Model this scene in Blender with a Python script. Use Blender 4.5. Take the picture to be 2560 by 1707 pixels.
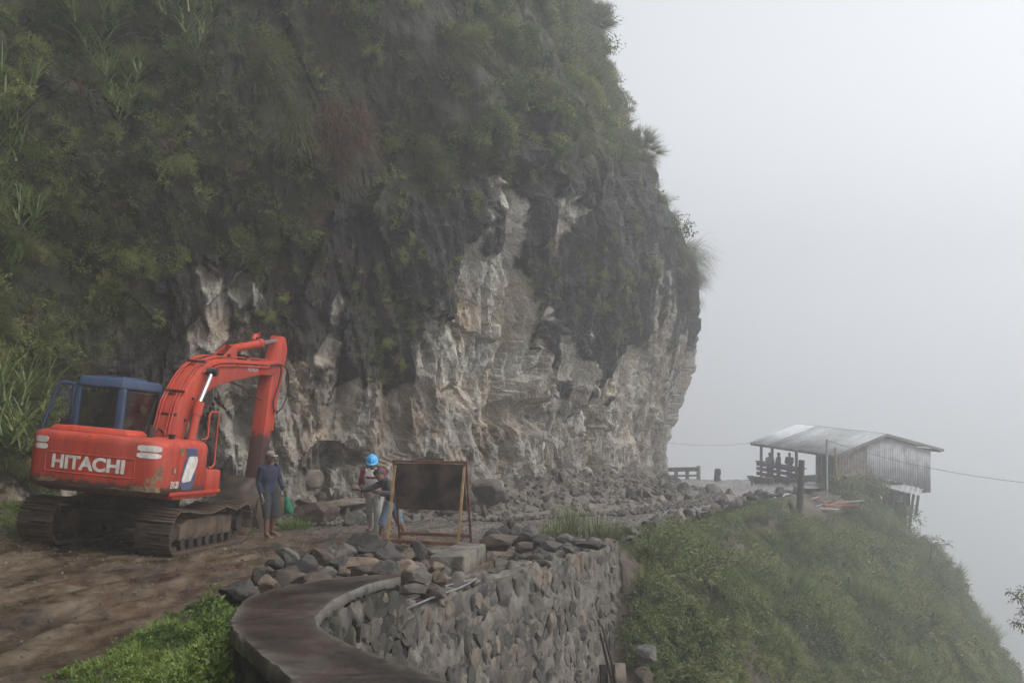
import bpy, bmesh, math, random
import numpy as np
from mathutils import Vector, Matrix, Euler, Quaternion

random.seed(7)
RNG = np.random.default_rng(7)
for _o in list(bpy.data.objects):
    bpy.data.objects.remove(_o)
scene = bpy.context.scene
COL = scene.collection

# ------------------------------------------------------------------ camera
CAM_H = 1.64                      # eye height above the road at the photographer's feet
FPX = 2700.0                      # focal length in pixels of the 2560 px wide photograph
SLOPE = 0.1026                    # the road falls away from the camera at about 6 degrees
cam_data = bpy.data.cameras.new('camera')
cam_data.sensor_width = 36.0
cam_data.lens = 36.0 * FPX / 2560.0
cam_data.clip_start = 0.05
cam_data.clip_end = 3000.0
cam = bpy.data.objects.new('camera', cam_data)
cam.location = (0, 0, CAM_H)
cam.rotation_euler = (math.radians(90), 0, 0)
COL.objects.link(cam)
scene.camera = cam

# ------------------------------------------------------------------ sky and sun (overcast, foggy)
SUN_EL, SUN_AZ = math.radians(55), math.radians(105)     # azimuth clockwise from +Y
world = bpy.data.worlds.new('World')
scene.world = world
world.use_nodes = True
wn, wl = world.node_tree.nodes, world.node_tree.links
wn.clear()
w_out = wn.new('ShaderNodeOutputWorld')
w_bg = wn.new('ShaderNodeBackground')
w_sky = wn.new('ShaderNodeTexSky')
w_sky.sky_type = 'NISHITA'
w_sky.sun_disc = False
w_sky.sun_elevation = SUN_EL
w_sky.sun_rotation = SUN_AZ
w_sky.air_density = 1.0
w_sky.dust_density = 4.0
w_sky.ozone_density = 1.0
w_hsv = wn.new('ShaderNodeHueSaturation')               # a closed cloud deck: nearly colourless
w_hsv.inputs['Saturation'].default_value = 0.16
wl.new(w_sky.outputs[0], w_hsv.inputs['Color'])
wl.new(w_hsv.outputs[0], w_bg.inputs['Color'])
w_bg.inputs['Strength'].default_value = 0.15
wl.new(w_bg.outputs[0], w_out.inputs['Surface'])

sun_data = bpy.data.lights.new('sun', 'SUN')
sun_data.energy = 0.8
sun_data.angle = math.radians(30)
sun_data.color = (1.0, 0.97, 0.93)
sun = bpy.data.objects.new('sun', sun_data)
_sd = Vector((math.sin(SUN_AZ) * math.cos(SUN_EL), math.cos(SUN_AZ) * math.cos(SUN_EL), math.sin(SUN_EL)))
sun.rotation_euler = _sd.to_track_quat('Z', 'Y').to_euler()
sun.location = _sd * 60
COL.objects.link(sun)

vs = scene.view_settings
vs.view_transform = 'Standard'
vs.look = 'None'
vs.exposure = 0.76
vs.gamma = 1.0
vs.use_curve_mapping = False
scene.render.engine = 'CYCLES'
cy = scene.cycles
cy.use_denoising = True
cy.max_bounces = 6
cy.diffuse_bounces = 3
cy.glossy_bounces = 2
cy.transmission_bounces = 4
cy.transparent_max_bounces = 6
cy.volume_bounces = 3
cy.sample_clamp_indirect = 4.0
cy.use_adaptive_sampling = True
cy.adaptive_threshold = 0.01

# ------------------------------------------------------------------ placing helpers
def road_z(y):
    y = np.asarray(y, float)
    return -SLOPE * np.clip(y, -30, 200) - 0.28 * np.clip(y - 64, 0, 60)

def R(x, y, h=0.0):
    """world point at height h above the sloping road"""
    return Vector((x, y, float(road_z(y)) + h))

def GR(px, py, h=0.0):
    """point on the road (raised by h) seen at a place of the 2560 px photograph"""
    d = FPX * (CAM_H - h) / (py - 853.5 - FPX * SLOPE)
    return R((px - 1280.0) / FPX * d, d, h)

def WP(px, py, d):
    return Vector(((px - 1280.0) / FPX * d, d, CAM_H + (853.5 - py) / FPX * d))

# ------------------------------------------------------------------ numpy noise
def _hash(ix, iy, iz, seed=0):
    h = (ix.astype(np.int64) * 374761393 + iy.astype(np.int64) * 668265263 + iz.astype(np.int64) * 1442695041 + seed * 1274126177) & 0xFFFFFFFF
    h = ((h ^ (h >> 13)) * 1274126177) & 0xFFFFFFFF
    h = h ^ (h >> 16)
    return (h & 0xFFFFFF) / float(0xFFFFFF)

def vnoise(x, y, z, seed=0):
    x, y, z = np.broadcast_arrays(np.asarray(x, float), np.asarray(y, float), np.asarray(z, float))
    ix, iy, iz = np.floor(x), np.floor(y), np.floor(z)
    fx, fy, fz = x - ix, y - iy, z - iz
    fx, fy, fz = [t * t * t * (t * (t * 6 - 15) + 10) for t in (fx, fy, fz)]
    r = 0
    for dx in (0, 1):
        for dy in (0, 1):
            for dz in (0, 1):
                w = (fx if dx else 1 - fx) * (fy if dy else 1 - fy) * (fz if dz else 1 - fz)
                r = r + w * _hash(ix + dx, iy + dy, iz + dz, seed)
    return r * 2 - 1

def fbm(x, y, z, octaves=4, seed=0, gain=0.5, lac=2.03):
    a, r, f = 1.0, 0.0, 1.0
    for o in range(octaves):
        r = r + a * vnoise(x * f, y * f, z * f, seed + o * 17)
        a *= gain
        f *= lac
    return r

def facets(a, b, seed=0, tilt=0.6):
    """broken-rock relief: each Voronoi cell is a plane with its own level and tilt"""
    ia, ib = np.floor(a), np.floor(b)
    best = np.full(a.shape, 1e9)
    val = np.zeros(a.shape)
    second = np.full(a.shape, 1e9)
    zero = np.zeros_like(ia)
    for da in (-1, 0, 1):
        for db in (-1, 0, 1):
            ca, cb = ia + da, ib + db
            qa = ca + _hash(ca, cb, zero, seed)
            qb = cb + _hash(ca, cb, zero + 1, seed)
            d = (a - qa) ** 2 + (b - qb) ** 2
            lv = _hash(ca, cb, zero + 2, seed) - 0.5
            ta = (_hash(ca, cb, zero + 3, seed) - 0.5) * 2 * tilt
            tb = (_hash(ca, cb, zero + 4, seed) - 0.5) * 2 * tilt
            v = lv + ta * (a - qa) + tb * (b - qb)
            m = d < best
            second = np.where(m, best, np.minimum(second, d))
            val = np.where(m, v, val)
            best = np.where(m, d, best)
    return val, np.sqrt(second) - np.sqrt(best)

# ------------------------------------------------------------------ object helpers
def new_mesh(name, verts, faces, smooth=False):
    me = bpy.data.meshes.new(name)
    me.from_pydata([tuple(v) for v in verts], [], [tuple(f) for f in faces])
    me.update()
    if smooth:
        me.polygons.foreach_set('use_smooth', [True] * len(me.polygons))
    return me

def grid_mesh(name, X, Y, Z, smooth=True):
    n, m = X.shape
    co = np.stack([X, Y, Z], -1).reshape(-1, 3).astype(np.float32)
    i = np.arange(n * m).reshape(n, m)
    q = np.stack([i[:-1, :-1], i[:-1, 1:], i[1:, 1:], i[1:, :-1]], -1).reshape(-1, 4)
    me = bpy.data.meshes.new(name)
    me.vertices.add(len(co))
    me.vertices.foreach_set('co', co.ravel())
    me.loops.add(q.size)
    me.loops.foreach_set('vertex_index', q.ravel().astype(np.int32))
    me.polygons.add(len(q))
    me.polygons.foreach_set('loop_start', np.arange(0, q.size, 4, dtype=np.int32))
    me.polygons.foreach_set('loop_total', np.full(len(q), 4, dtype=np.int32))
    me.update(calc_edges=True)
    me.polygons.foreach_set('use_smooth', np.full(len(q), smooth))
    me.validate()
    return me

def add_attr(me, name, vals):
    a = me.attributes.new(name, 'FLOAT', 'POINT')
    a.data.foreach_set('value', np.asarray(vals, np.float32).ravel())

def link(name, me, material=None, parent=None, loc=None, rot=None):
    o = bpy.data.objects.new(name, me)
    COL.objects.link(o)
    if material is not None and me is not None and len(me.materials) == 0:
        me.materials.append(material)
    o['tone'] = 0.5
    if parent is not None:
        o.parent = parent
    if loc is not None:
        o.location = loc
    if rot is not None:
        o.rotation_euler = rot
    return o

def tag(o, label=None, cat=None, group=None, kind=None):
    if label: o['label'] = label
    if cat: o['category'] = cat
    if group: o['group'] = group
    if kind: o['kind'] = kind
    return o

def empty(name, loc=(0, 0, 0), rot=(0, 0, 0)):
    o = bpy.data.objects.new(name, None)
    o.location = loc
    o.rotation_euler = rot
    o.empty_display_size = 0.1
    COL.objects.link(o)
    return o

class MB:
    """collects simple solids into one mesh"""
    def __init__(self):
        self.v, self.f, self.sm = [], [], []
    def add(self, verts, faces, smooth=False):
        b = len(self.v)
        self.v += [tuple(p) for p in verts]
        self.f += [tuple(b + i for i in f) for f in faces]
        self.sm += [smooth] * len(faces)
        return self
    def box(self, c, s, rot=None, taper=None):
        hx, hy, hz = s[0] / 2, s[1] / 2, s[2] / 2
        P = []
        for z in (-1, 1):
            k = 1 if (z < 0 or taper is None) else taper
            for (x, y) in ((-1, -1), (1, -1), (1, 1), (-1, 1)):
                P.append(Vector((x * hx * k, y * hy * k, z * hz)))
        M = rot if rot is not None else Matrix.Identity(3)
        P = [M @ p + Vector(c) for p in P]
        return self.add(P, [(3, 2, 1, 0), (4, 5, 6, 7), (0, 1, 5, 4), (1, 2, 6, 5), (2, 3, 7, 6), (3, 0, 4, 7)])
    def bar(self, a, b, w, h=None, up=(0, 0, 1)):
        a, b = Vector(a), Vector(b)
        h = w if h is None else h
        t = (b - a).normalized()
        u = Vector(up)
        if abs(t.dot(u)) > 0.98: u = Vector((1, 0, 0))
        s = t.cross(u).normalized()
        u = s.cross(t).normalized()
        P = []
        for c in (a, b):
            for (i, j) in ((-1, -1), (1, -1), (1, 1), (-1, 1)):
                P.append(c + s * (i * w / 2) + u * (j * h / 2))
        return self.add(P, [(0, 1, 2, 3), (7, 6, 5, 4), (4, 5, 1, 0), (5, 6, 2, 1), (6, 7, 3, 2), (7, 4, 0, 3)])
    def tube(self, pts, r, n=8, cap=True, smooth=True):
        pts = [Vector(p) for p in pts]
        rr = r if isinstance(r, (list, tuple)) else [r] * len(pts)
        rings = []
        prev = None
        for i, p in enumerate(pts):
            t = (pts[min(i + 1, len(pts) - 1)] - pts[max(i - 1, 0)])
            t = t.normalized() if t.length > 1e-9 else Vector((0, 0, 1))
            if prev is None:
                u = Vector((0, 0, 1)) if abs(t.z) < 0.9 else Vector((1, 0, 0))
                u = (u - t * u.dot(t)).normalized()
            else:
                u = (prev - t * prev.dot(t))
                u = u.normalized() if u.length > 1e-6 else prev
            prev = u
            w = t.cross(u)
            rings.append([p + (u * math.cos(2 * math.pi * k / n) + w * math.sin(2 * math.pi * k / n)) * rr[i] for k in range(n)])
        V = [q for rg in rings for q in rg]
        F = []
        for i in range(len(pts) - 1):
            for k in range(n):
                F.append((i * n + k, i * n + (k + 1) % n, (i + 1) * n + (k + 1) % n, (i + 1) * n + k))
        self.add(V, F, smooth)
        if cap:
            self.add(rings[0], [tuple(range(n - 1, -1, -1))])
            self.add(rings[-1], [tuple(range(n))])
        return self
    def prism(self, poly, axis_vec, origin=(0, 0, 0), ex=(1, 0, 0), ey=(0, 0, 1)):
        """extrude a 2D polygon (in the plane ex, ey at origin) along axis_vec, centred"""
        o, ex, ey, a = Vector(origin), Vector(ex), Vector(ey), Vector(axis_vec)
        n = len(poly)
        A = [o + ex * p[0] + ey * p[1] - a / 2 for p in poly]
        B = [q + a for q in A]
        F = [tuple(range(n - 1, -1, -1)), tuple(range(n, 2 * n))]
        for i in range(n):
            j = (i + 1) % n
            F.append((i, j, n + j, n + i))
        return self.add(A + B, F)
    def build(self, name, material, parent=None, bevel=0.0, seg=2, smooth=None, loc=None, rot=None):
        me = new_mesh(name, self.v, self.f)
        sm = self.sm if smooth is None else [smooth] * len(self.f)
        bm = bmesh.new()
        bm.from_mesh(me)
        for f, s in zip(bm.faces, sm): f.smooth = s
        bmesh.ops.recalc_face_normals(bm, faces=bm.faces)
        if bevel > 0:
            bmesh.ops.bevel(bm, geom=[e for e in bm.edges if e.is_manifold and e.calc_face_angle(0) > 0.45], offset=bevel, segments=seg, profile=0.5, affect='EDGES', clamp_overlap=True)
            for f in bm.faces: f.smooth = True
        bm.to_mesh(me)
        bm.free()
        if bevel > 0:
            me.set_sharp_from_angle(angle=math.radians(40))
        return link(name, me, material, parent, loc, rot)

def rotm(ax, ang):
    return Matrix.Rotation(ang, 3, ax)

# ------------------------------------------------------------------ materials
class NT:
    def __init__(self, name):
        self.m = bpy.data.materials.new(name)
        self.m.use_nodes = True
        self.n, self.l = self.m.node_tree.nodes, self.m.node_tree.links
        self.b = self.n['Principled BSDF']
        self.b.inputs['Specular IOR Level'].default_value = 0.35
    def add(self, t, **kw):
        nd = self.n.new(t)
        for k, v in kw.items():
            setattr(nd, k, v)
        return nd
    def coord(self, kind='Object', scale=(1, 1, 1)):
        tc = self.add('ShaderNodeTexCoord')
        mp = self.add('ShaderNodeMapping')
        mp.inputs['Scale'].default_value = scale
        self.l.new(tc.outputs[kind], mp.inputs[0])
        return mp.outputs[0]
    def wcoord(self, scale=(1, 1, 1)):
        g = self.add('ShaderNodeNewGeometry')
        mp = self.add('ShaderNodeMapping')
        mp.inputs['Scale'].default_value = scale
        self.l.new(g.outputs['Position'], mp.inputs[0])
        return mp.outputs[0]
    def noise(self, co, scale=5, detail=4, rough=0.55, dist=0.0):
        t = self.add('ShaderNodeTexNoise')
        t.inputs['Scale'].default_value = scale
        t.inputs['Detail'].default_value = detail
        t.inputs['Roughness'].default_value = rough
        t.inputs['Distortion'].default_value = dist
        if co is not None: self.l.new(co, t.inputs['Vector'])
        return t.outputs['Fac']
    def voro(self, co, scale=5, feature='F1', out='Distance'):
        t = self.add('ShaderNodeTexVoronoi', feature=feature)
        t.inputs['Scale'].default_value = scale
        if co is not None: self.l.new(co, t.inputs['Vector'])
        return t.outputs[out]
    def ramp(self, fac, stops, interp='LINEAR'):
        r = self.add('ShaderNodeValToRGB')
        r.color_ramp.interpolation = interp
        e = r.color_ramp.elements
        while len(e) > 1: e.remove(e[-1])
        for i, (p, c) in enumerate(stops):
            x = e[0] if i == 0 else e.new(p)
            x.position = p
            x.color = (c[0], c[1], c[2], 1) if hasattr(c, '__len__') else (c, c, c, 1)
        self.l.new(fac, r.inputs[0])
        return r.outputs[0]
    def mix(self, fac, a, b, mode='MIX'):
        m = self.add('ShaderNodeMix', data_type='RGBA', blend_type=mode)
        for sock, v in ((m.inputs[0], fac), (m.inputs[6], a), (m.inputs[7], b)):
            if hasattr(v, 'links'): self.l.new(v, sock)
            elif hasattr(v, '__len__'): sock.default_value = (v[0], v[1], v[2], 1)
            else: sock.default_value = v
        return m.outputs[2]
    def math(self, op, a, b=0.0, clamp=False):
        m = self.add('ShaderNodeMath', operation=op, use_clamp=clamp)
        for sock, v in ((m.inputs[0], a), (m.inputs[1], b)):
            if hasattr(v, 'links'): self.l.new(v, sock)
            else: sock.default_value = v
        return m.outputs[0]
    def attr(self, name):
        a = self.add('ShaderNodeAttribute', attribute_name=name)
        return a.outputs['Fac']
    def rand(self):
        return self.add('ShaderNodeObjectInfo').outputs['Random']
    def set(self, col=None, rough=None, metal=None, spec=None):
        for k, v in (('Base Color', col), ('Roughness', rough), ('Metallic', metal), ('Specular IOR Level', spec)):
            if v is None: continue
            s = self.b.inputs[k]
            if hasattr(v, 'links'): self.l.new(v, s)
            elif hasattr(v, '__len__'): s.default_value = (v[0], v[1], v[2], 1)
            else: s.default_value = v
        return self
    def bump(self, h, strength=0.4, dist=0.02):
        b = self.add('ShaderNodeBump')
        b.inputs['Strength'].default_value = strength
        b.inputs['Distance'].default_value = dist
        self.l.new(h, b.inputs['Height'])
        prev = self.b.inputs['Normal'].links
        if prev:
            self.l.new(prev[0].from_socket, b.inputs['Normal'])
        self.l.new(b.outputs[0], self.b.inputs['Normal'])
        return self

def simple(name, c1, c2, scale=6, rough=0.7, bump=0.15, dist=0.01, metal=0.0, lo=0.35, hi=0.65, coord='Object', spec=None):
    t = NT(name)
    co = t.coord(coord)
    n = t.noise(co, scale, 5)
    t.set(col=t.ramp(n, [(lo, c1), (hi, c2)]), rough=rough, metal=metal, spec=spec)
    if bump: t.bump(t.noise(co, scale * 5, 4), bump, dist)
    return t.m
# ------------------------------------------------------------------ the cliff
CLIFF_BASE = np.array([(-9.5, -6), (-10.6, 6), (-11.2, 14), (-11.3, 20), (-9.9, 24), (-6.5, 25.5), (-3, 27.3), (0.2, 31), (2.6, 37),
                       (4.6, 44), (6.4, 51), (7.6, 56), (7.3, 60), (4, 67), (-8, 78)], float)

def catmull(P, n):
    P = np.asarray(P, float)
    Q = np.vstack([2 * P[0] - P[1], P, 2 * P[-1] - P[-2]])
    out = []
    for i in range(len(P) - 1):
        t = np.linspace(0, 1, n, endpoint=False)[:, None]
        a, b, c, d = Q[i], Q[i + 1], Q[i + 2], Q[i + 3]
        out.append(0.5 * (2 * b + (c - a) * t + (2 * a - 5 * b + 4 * c - d) * t ** 2 + (3 * b - a - 3 * c + d) * t ** 3))
    out.append(P[-1:])
    return np.vstack(out)

_cl = catmull(CLIFF_BASE, 40)
_cs = np.concatenate([[0], np.cumsum(np.linalg.norm(np.diff(_cl, axis=0), axis=1))])
S_END = _cs[-1]
def s_at_xy(x, y):
    return float(_cs[np.argmin((_cl[:, 0] - x) ** 2 + (_cl[:, 1] - y) ** 2)])
S_LEFT, S_MID, S_NOSE = s_at_xy(-9.9, 24), s_at_xy(0.2, 31), s_at_xy(6.4, 51)

PH = np.array([0, .8, 2.25, 4.3, 6.3, 8.4, 10.4, 12.4, 14.5, 15.9, 19.4, 22, 24.7, 30])
PO_NOSE = np.array([0, 0, .1, .75, 1.4, 1.65, 1.7, .75, -.6, -1.25, -2.5, -3.9, -5.8, -10])
PO_MID = np.array([0, -.2, -.35, .1, .55, .95, .95, .5, -.2, -.8, -2.4, -3.6, -5.2, -9])
PO_LEFT = np.array([0, -.15, -.4, -.75, -1.2, -1.9, -2.5, -3.2, -4.0, -4.6, -6.4, -7.6, -9.2, -13])

def cliff_xy(s, h):
    """undisplaced cliff surface at arc length s and height h above the road"""
    bx, by = np.interp(s, _cs, _cl[:, 0]), np.interp(s, _cs, _cl[:, 1])
    e = 0.6
    tx = np.interp(s + e, _cs, _cl[:, 0]) - np.interp(s - e, _cs, _cl[:, 0])
    ty = np.interp(s + e, _cs, _cl[:, 1]) - np.interp(s - e, _cs, _cl[:, 1])
    ln = np.hypot(tx, ty) + 1e-9
    nx, ny = ty / ln, -tx / ln                      # towards the road
    wl_ = np.clip((S_MID - s) / (S_MID - S_LEFT), 0, 1)
    wn_ = np.clip((s - S_MID) / (S_NOSE - S_MID), 0, 1)
    o = (np.interp(h, PH, PO_LEFT) * wl_ + np.interp(h, PH, PO_NOSE) * wn_ + np.interp(h, PH, PO_MID) * (1 - wl_ - wn_))
    return bx + nx * o, by + ny * o, nx, ny, by

def cliff_point(s, h):
    x, y, nx, ny, by = cliff_xy(s, h)
    return x, y, road_z(by) + h, nx, ny
# patches where the weathered black skin has broken off and pale fresh rock shows, as (distance along the cliff, height) outlines
FRESH = [
    [(41.22, 8.6), (41.58, 8.6), (41.94, 8.4), (42.06, 8.1), (41.82, 7.8), (42.3, 7.7), (42.54, 7.3), (42.42, 6.9), (43.02, 6.3), (43.38, 5.6), (43.62, 4.8), (43.98, 4.0), (43.74, 3.6), (43.98, 3.2), (45.06, 2.8), (44.22, 2.5), (42.54, 2.3), (41.1, 2.4), (40.14, 2.9), (39.54, 3.4), (39.66, 4.2), (39.66, 4.5), (39.78, 4.9), (40.14, 5.3), (40.26, 5.7), (40.14, 6.2), (40.26, 6.8), (40.38, 7.2), (40.62, 7.1), (40.74, 7.4), (40.86, 7.9), (40.62, 8.2), (40.74, 8.2), (40.98, 8.0), (40.86, 7.5), (40.74, 7.0), (40.98, 6.8), (41.34, 7.5), (41.34, 8.0)],
    [(44.1, 7.2), (44.1, 6.7), (44.46, 6.5), (44.82, 6.1), (44.7, 5.7), (44.34, 5.2), (43.86, 5.7), (43.74, 6.3), (43.86, 6.6)],
    [(43.98, 5.0), (44.46, 5.1), (44.7, 4.6), (44.82, 4.2), (44.34, 4.2)],
    [(44.94, 5.4), (45.78, 5.2), (46.26, 4.7), (46.98, 4.4), (47.1, 3.8), (46.02, 3.9), (45.66, 4.5), (45.06, 4.9)],
    [(47.34, 6.1), (47.82, 6.0), (48.42, 5.6), (48.3, 5.3), (48.54, 4.9), (48.54, 4.6), (47.82, 4.9), (47.58, 5.5)],
    [(50.34, 5.7), (50.7, 5.9), (51.66, 5.6), (53.94, 5.6), (56.94, 5.6), (58.98, 5.0), (58.02, 4.1), (57.54, 3.2), (58.14, 2.6), (54.9, 1.6), (52.14, 2.4), (51.06, 2.8), (51.06, 3.4), (50.7, 4.2), (50.58, 4.9)],
    [(48.3, 4.3), (49.14, 4.0), (48.18, 3.4), (49.26, 3.2), (49.74, 2.6), (48.78, 1.9), (48.06, 2.3), (46.74, 2.6), (47.22, 3.2), (47.94, 3.9)],
    [(43.02, 8.8), (43.98, 9.0), (44.7, 8.8), (45.54, 8.9), (44.82, 8.4), (44.34, 8.3), (43.74, 8.5)],
    [(59.82, 5.2), (62.94, 4.8), (64.5, 4.0), (63.3, 3.2), (61.02, 4.0)],
    [(58.86, 6.5), (61.38, 6.0), (60.66, 5.6)],
    [(33.42, 5.9), (33.66, 5.8), (33.9, 5.6), (33.9, 5.1), (34.02, 4.5), (34.02, 4.2), (33.54, 4.1), (33.54, 4.8), (33.42, 5.4)],
    [(34.14, 5.9), (34.5, 6.0), (34.38, 5.5), (34.26, 5.0), (34.02, 5.2)],
    [(34.74, 6.2), (34.86, 5.7), (34.74, 5.3), (34.62, 4.8), (34.5, 4.9), (34.5, 5.5)],
    [(37.02, 5.8), (37.02, 5.5), (36.78, 4.9), (36.78, 4.5), (36.9, 4.2), (36.78, 3.7), (36.42, 3.6), (36.06, 3.7), (36.06, 3.9), (36.3, 4.0), (36.42, 4.5), (36.66, 4.6), (36.66, 5.1), (36.78, 5.6)],
    [(36.9, 3.3), (37.38, 3.6), (37.5, 3.2), (37.5, 2.8), (37.74, 2.3), (37.5, 1.9), (37.02, 2.1), (36.54, 1.8), (36.3, 1.5), (36.06, 2.0), (36.54, 2.2), (36.78, 2.8)],
    [(33.9, 3.1), (34.26, 3.0), (34.5, 2.2), (34.5, 1.3), (34.14, 1.7), (33.9, 2.2)],
    [(40.9, 8.6), (41.1, 9.2), (41.7, 9.2), (42.4, 8.6), (42.6, 7.4), (42.4, 6.6), (41.5, 6.8), (41.4, 8.0)],
    [(43.6, 9.0), (44.6, 9.3), (45.6, 8.9), (45.0, 8.0), (44.4, 7.4), (43.9, 8.0)],
]
VEG_LINE = np.array([(0, 0.0), (28.98, 0.3), (29.82, 0.7), (30.78, 1.9), (31.86, 3.7), (32.7, 5.1), (33.3, 6.2), (34.26, 6.6), (35.22, 6.8), (35.82, 7.2),
                     (37.26, 7.7), (38.82, 8.1), (40.02, 8.6), (41.22, 9.0), (43.5, 9.8), (50.34, 11.8), (58, 13), (66, 13), (80, 12), (100, 10)])
LOW_LINE = np.array([(0, 0.5), (30, 1.0), (32.6, 3.0), (33.3, 4.4), (34.74, 4.0), (36.18, 3.5), (37.26, 3.4), (38.46, 3.4), (39.06, 4.1), (39.66, 4.6), (42.78, 4.3),
                     (44.7, 5.0), (48.3, 5.4), (53.58, 5.9), (62.94, 6.4), (66, 7.0), (100, 6)])

def in_poly(px, py, poly):
    inside = np.zeros(px.shape, bool)
    n = len(poly)
    for i in range(n):
        x1, y1 = poly[i]
        x2, y2 = poly[(i + 1) % n]
        c = ((y1 > py) != (y2 > py)) & (px < (x2 - x1) * (py - y1) / (y2 - y1 + 1e-12) + x1)
        inside ^= c
    return inside

def blur2(a, k):
    for ax in (0, 1):
        b = a.copy()
        for _ in range(k):
            b = (np.roll(b, 1, ax) + 2 * b + np.roll(b, -1, ax)) / 4
        a = b
    return a

s_ax = np.concatenate([np.arange(0, 26, 0.5), np.arange(26, 48, 0.06), np.arange(48, 68, 0.09), np.arange(68, S_END, 0.5)])
h_ax = np.concatenate([np.arange(-1.2, 10, 0.06), np.arange(10, 20, 0.09), np.arange(20, 30, 0.2)])
SS, HH = np.meshgrid(s_ax, h_ax, indexing='ij')
cx, cyy, cz, cnx, cny = cliff_point(SS, HH)
veg_h = np.interp(SS, VEG_LINE[:, 0], VEG_LINE[:, 1])
low_h = np.interp(SS, LOW_LINE[:, 0], LOW_LINE[:, 1])
wob = fbm(SS * 0.9, HH * 0.9, 0 * SS, 4, 31)
vegm = np.clip((HH - veg_h + wob * 0.7) / 1.0 + 0.3, 0, 1)           # overgrown upper part
_wa = np.interp(SS, [40, 44, 55], [0.16, 0.22, 0.35])
warp_s, warp_h = SS + _wa * fbm(SS * 1.5, HH * 1.5, 0 * SS, 3, 91), HH + 0.16 * fbm(SS * 1.7, HH * 1.7, 0 * SS, 4, 77)
fresh = np.zeros_like(SS)
for _i, P in enumerate(FRESH):
    fresh = np.maximum(fresh, in_poly(warp_s, warp_h, P).astype(float) * (0.6 if _i == len(FRESH) - 1 else 0.8 if _i == 7 else 1.0))
strk = fbm(SS * 1.3 + 0.22 * HH, HH * 0.16, 0 * SS, 4, 43)
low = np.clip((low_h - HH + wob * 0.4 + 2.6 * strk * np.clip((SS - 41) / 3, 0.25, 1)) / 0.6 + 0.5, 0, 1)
rocky = 1 - vegm * 0.75
# relief: big slabs, blocks, chips (the fresh scars sit a little deeper than the old skin)
f1, e1 = facets(SS * 0.33 + HH * 0.10, HH * 0.20 - SS * 0.06, 3, 0.55)
f2, e2 = facets(SS * 0.9 - HH * 0.12, HH * 0.33, 5, 0.6)
f3, e3 = facets(SS * 2.3 + HH * 0.3 + 0.25 * wob, HH * 0.85 + 0.2 * wob, 9, 0.7)
f4, e4 = facets(SS * 5.0 - HH * 0.8 + 0.3 * wob, HH * 2.3 + 0.3 * wob, 12, 0.7)
flute = fbm(SS * 1.1 + 0.25 * HH, HH * 0.16, 0 * SS, 4, 41)
lowf = np.clip(low + 0.25, 0.25, 1)
far_k = 1 + 0.15 * np.clip((SS - 43) / 20, 0, 1)
nose = 1 - 0.55 * np.clip((SS - 50) / 10, 0, 1)
disp = (0.55 * f1 + 0.36 * f2 * rocky * nose + 0.15 * f3 * rocky * lowf * nose + 0.06 * f4 * rocky * nose) * far_k
disp += 0.35 * flute * rocky
disp -= 0.10 * np.exp(-(e2 / 0.05) ** 2) * rocky * lowf
disp -= 0.04 * np.exp(-(e3 / 0.06) ** 2) * rocky * lowf
disp += 0.09 * fbm(SS * 3, HH * 1.4, 0 * SS, 4, 55) + 0.5 * fbm(SS * 0.35, HH * 0.35, 0 * SS, 3, 61) * vegm
disp -= 0.26 * blur2(fresh, 1) * far_k
disp += 0.22 * blur2(np.clip(vegm, 0, 1), 3)
# shallow caves under the overhang, behind the workers
for (cs_, ch_, rs_, rh_, dp_) in ((36.6, 1.0, 1.0, 0.85, 0.9), (43.4, 2.7, 1.6, 0.5, 0.5), (34.2, 2.9, 0.5, 1.1, 0.4), (39.2, 0.9, 0.7, 0.6, 0.5)):
    q = ((SS - cs_) / rs_) ** 2 + ((HH - ch_) / rh_) ** 2
    disp -= dp_ * np.clip(1 - q, 0, 1) ** 0.5
disp *= np.clip((HH + 1.2) / 1.0, 0, 1) * 0.9 + 0.1
CLX, CLY, CLZ = cx + cnx * disp, cyy + cny * disp, cz
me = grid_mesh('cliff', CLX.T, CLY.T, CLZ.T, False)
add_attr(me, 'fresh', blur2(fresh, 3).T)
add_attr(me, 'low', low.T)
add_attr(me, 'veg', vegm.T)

t = NT('cliff_rock')
co = t.wcoord()
cs_ = t.wcoord((1.0, 1.0, 0.35))
n_big = t.noise(co, 0.7, 6)
n_mid = t.noise(co, 2.4, 8, 0.65)
n_fin = t.noise(co, 14, 6, 0.7)
streak = t.noise(cs_, 1.6, 6, 0.65, 0.6)
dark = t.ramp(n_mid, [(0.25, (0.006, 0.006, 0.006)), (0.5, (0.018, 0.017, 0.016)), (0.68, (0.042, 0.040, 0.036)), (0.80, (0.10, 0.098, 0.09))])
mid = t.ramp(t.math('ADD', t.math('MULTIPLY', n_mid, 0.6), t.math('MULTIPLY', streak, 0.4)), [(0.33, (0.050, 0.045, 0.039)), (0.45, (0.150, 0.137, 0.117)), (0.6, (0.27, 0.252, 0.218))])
light = t.ramp(t.math('ADD', t.math('MULTIPLY', n_mid, 0.55), t.math('MULTIPLY', n_fin, 0.45)), [(0.34, (0.13, 0.122, 0.103)), (0.47, (0.26, 0.246, 0.212)), (0.62, (0.38, 0.365, 0.325))])
brown = t.ramp(n_big, [(0.45, (1, 1, 1)), (0.7, (1.0, 0.84, 0.70))])
vegc = t.ramp(n_mid, [(0.3, (0.006, 0.007, 0.003)), (0.55, (0.020, 0.022, 0.010)), (0.75, (0.060, 0.044, 0.020))])  # ground under plants coloured darker so gaps between leaves look shaded
fr = t.ramp(t.math('ADD', t.attr('fresh'), t.math('MULTIPLY', t.math('SUBTRACT', t.math('ADD', t.math('MULTIPLY', n_mid, 0.5), t.math('MULTIPLY', streak, 0.5)), 0.5), 2.6)), [(0.30, 0.0), (0.62, 1.0)])
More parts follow.
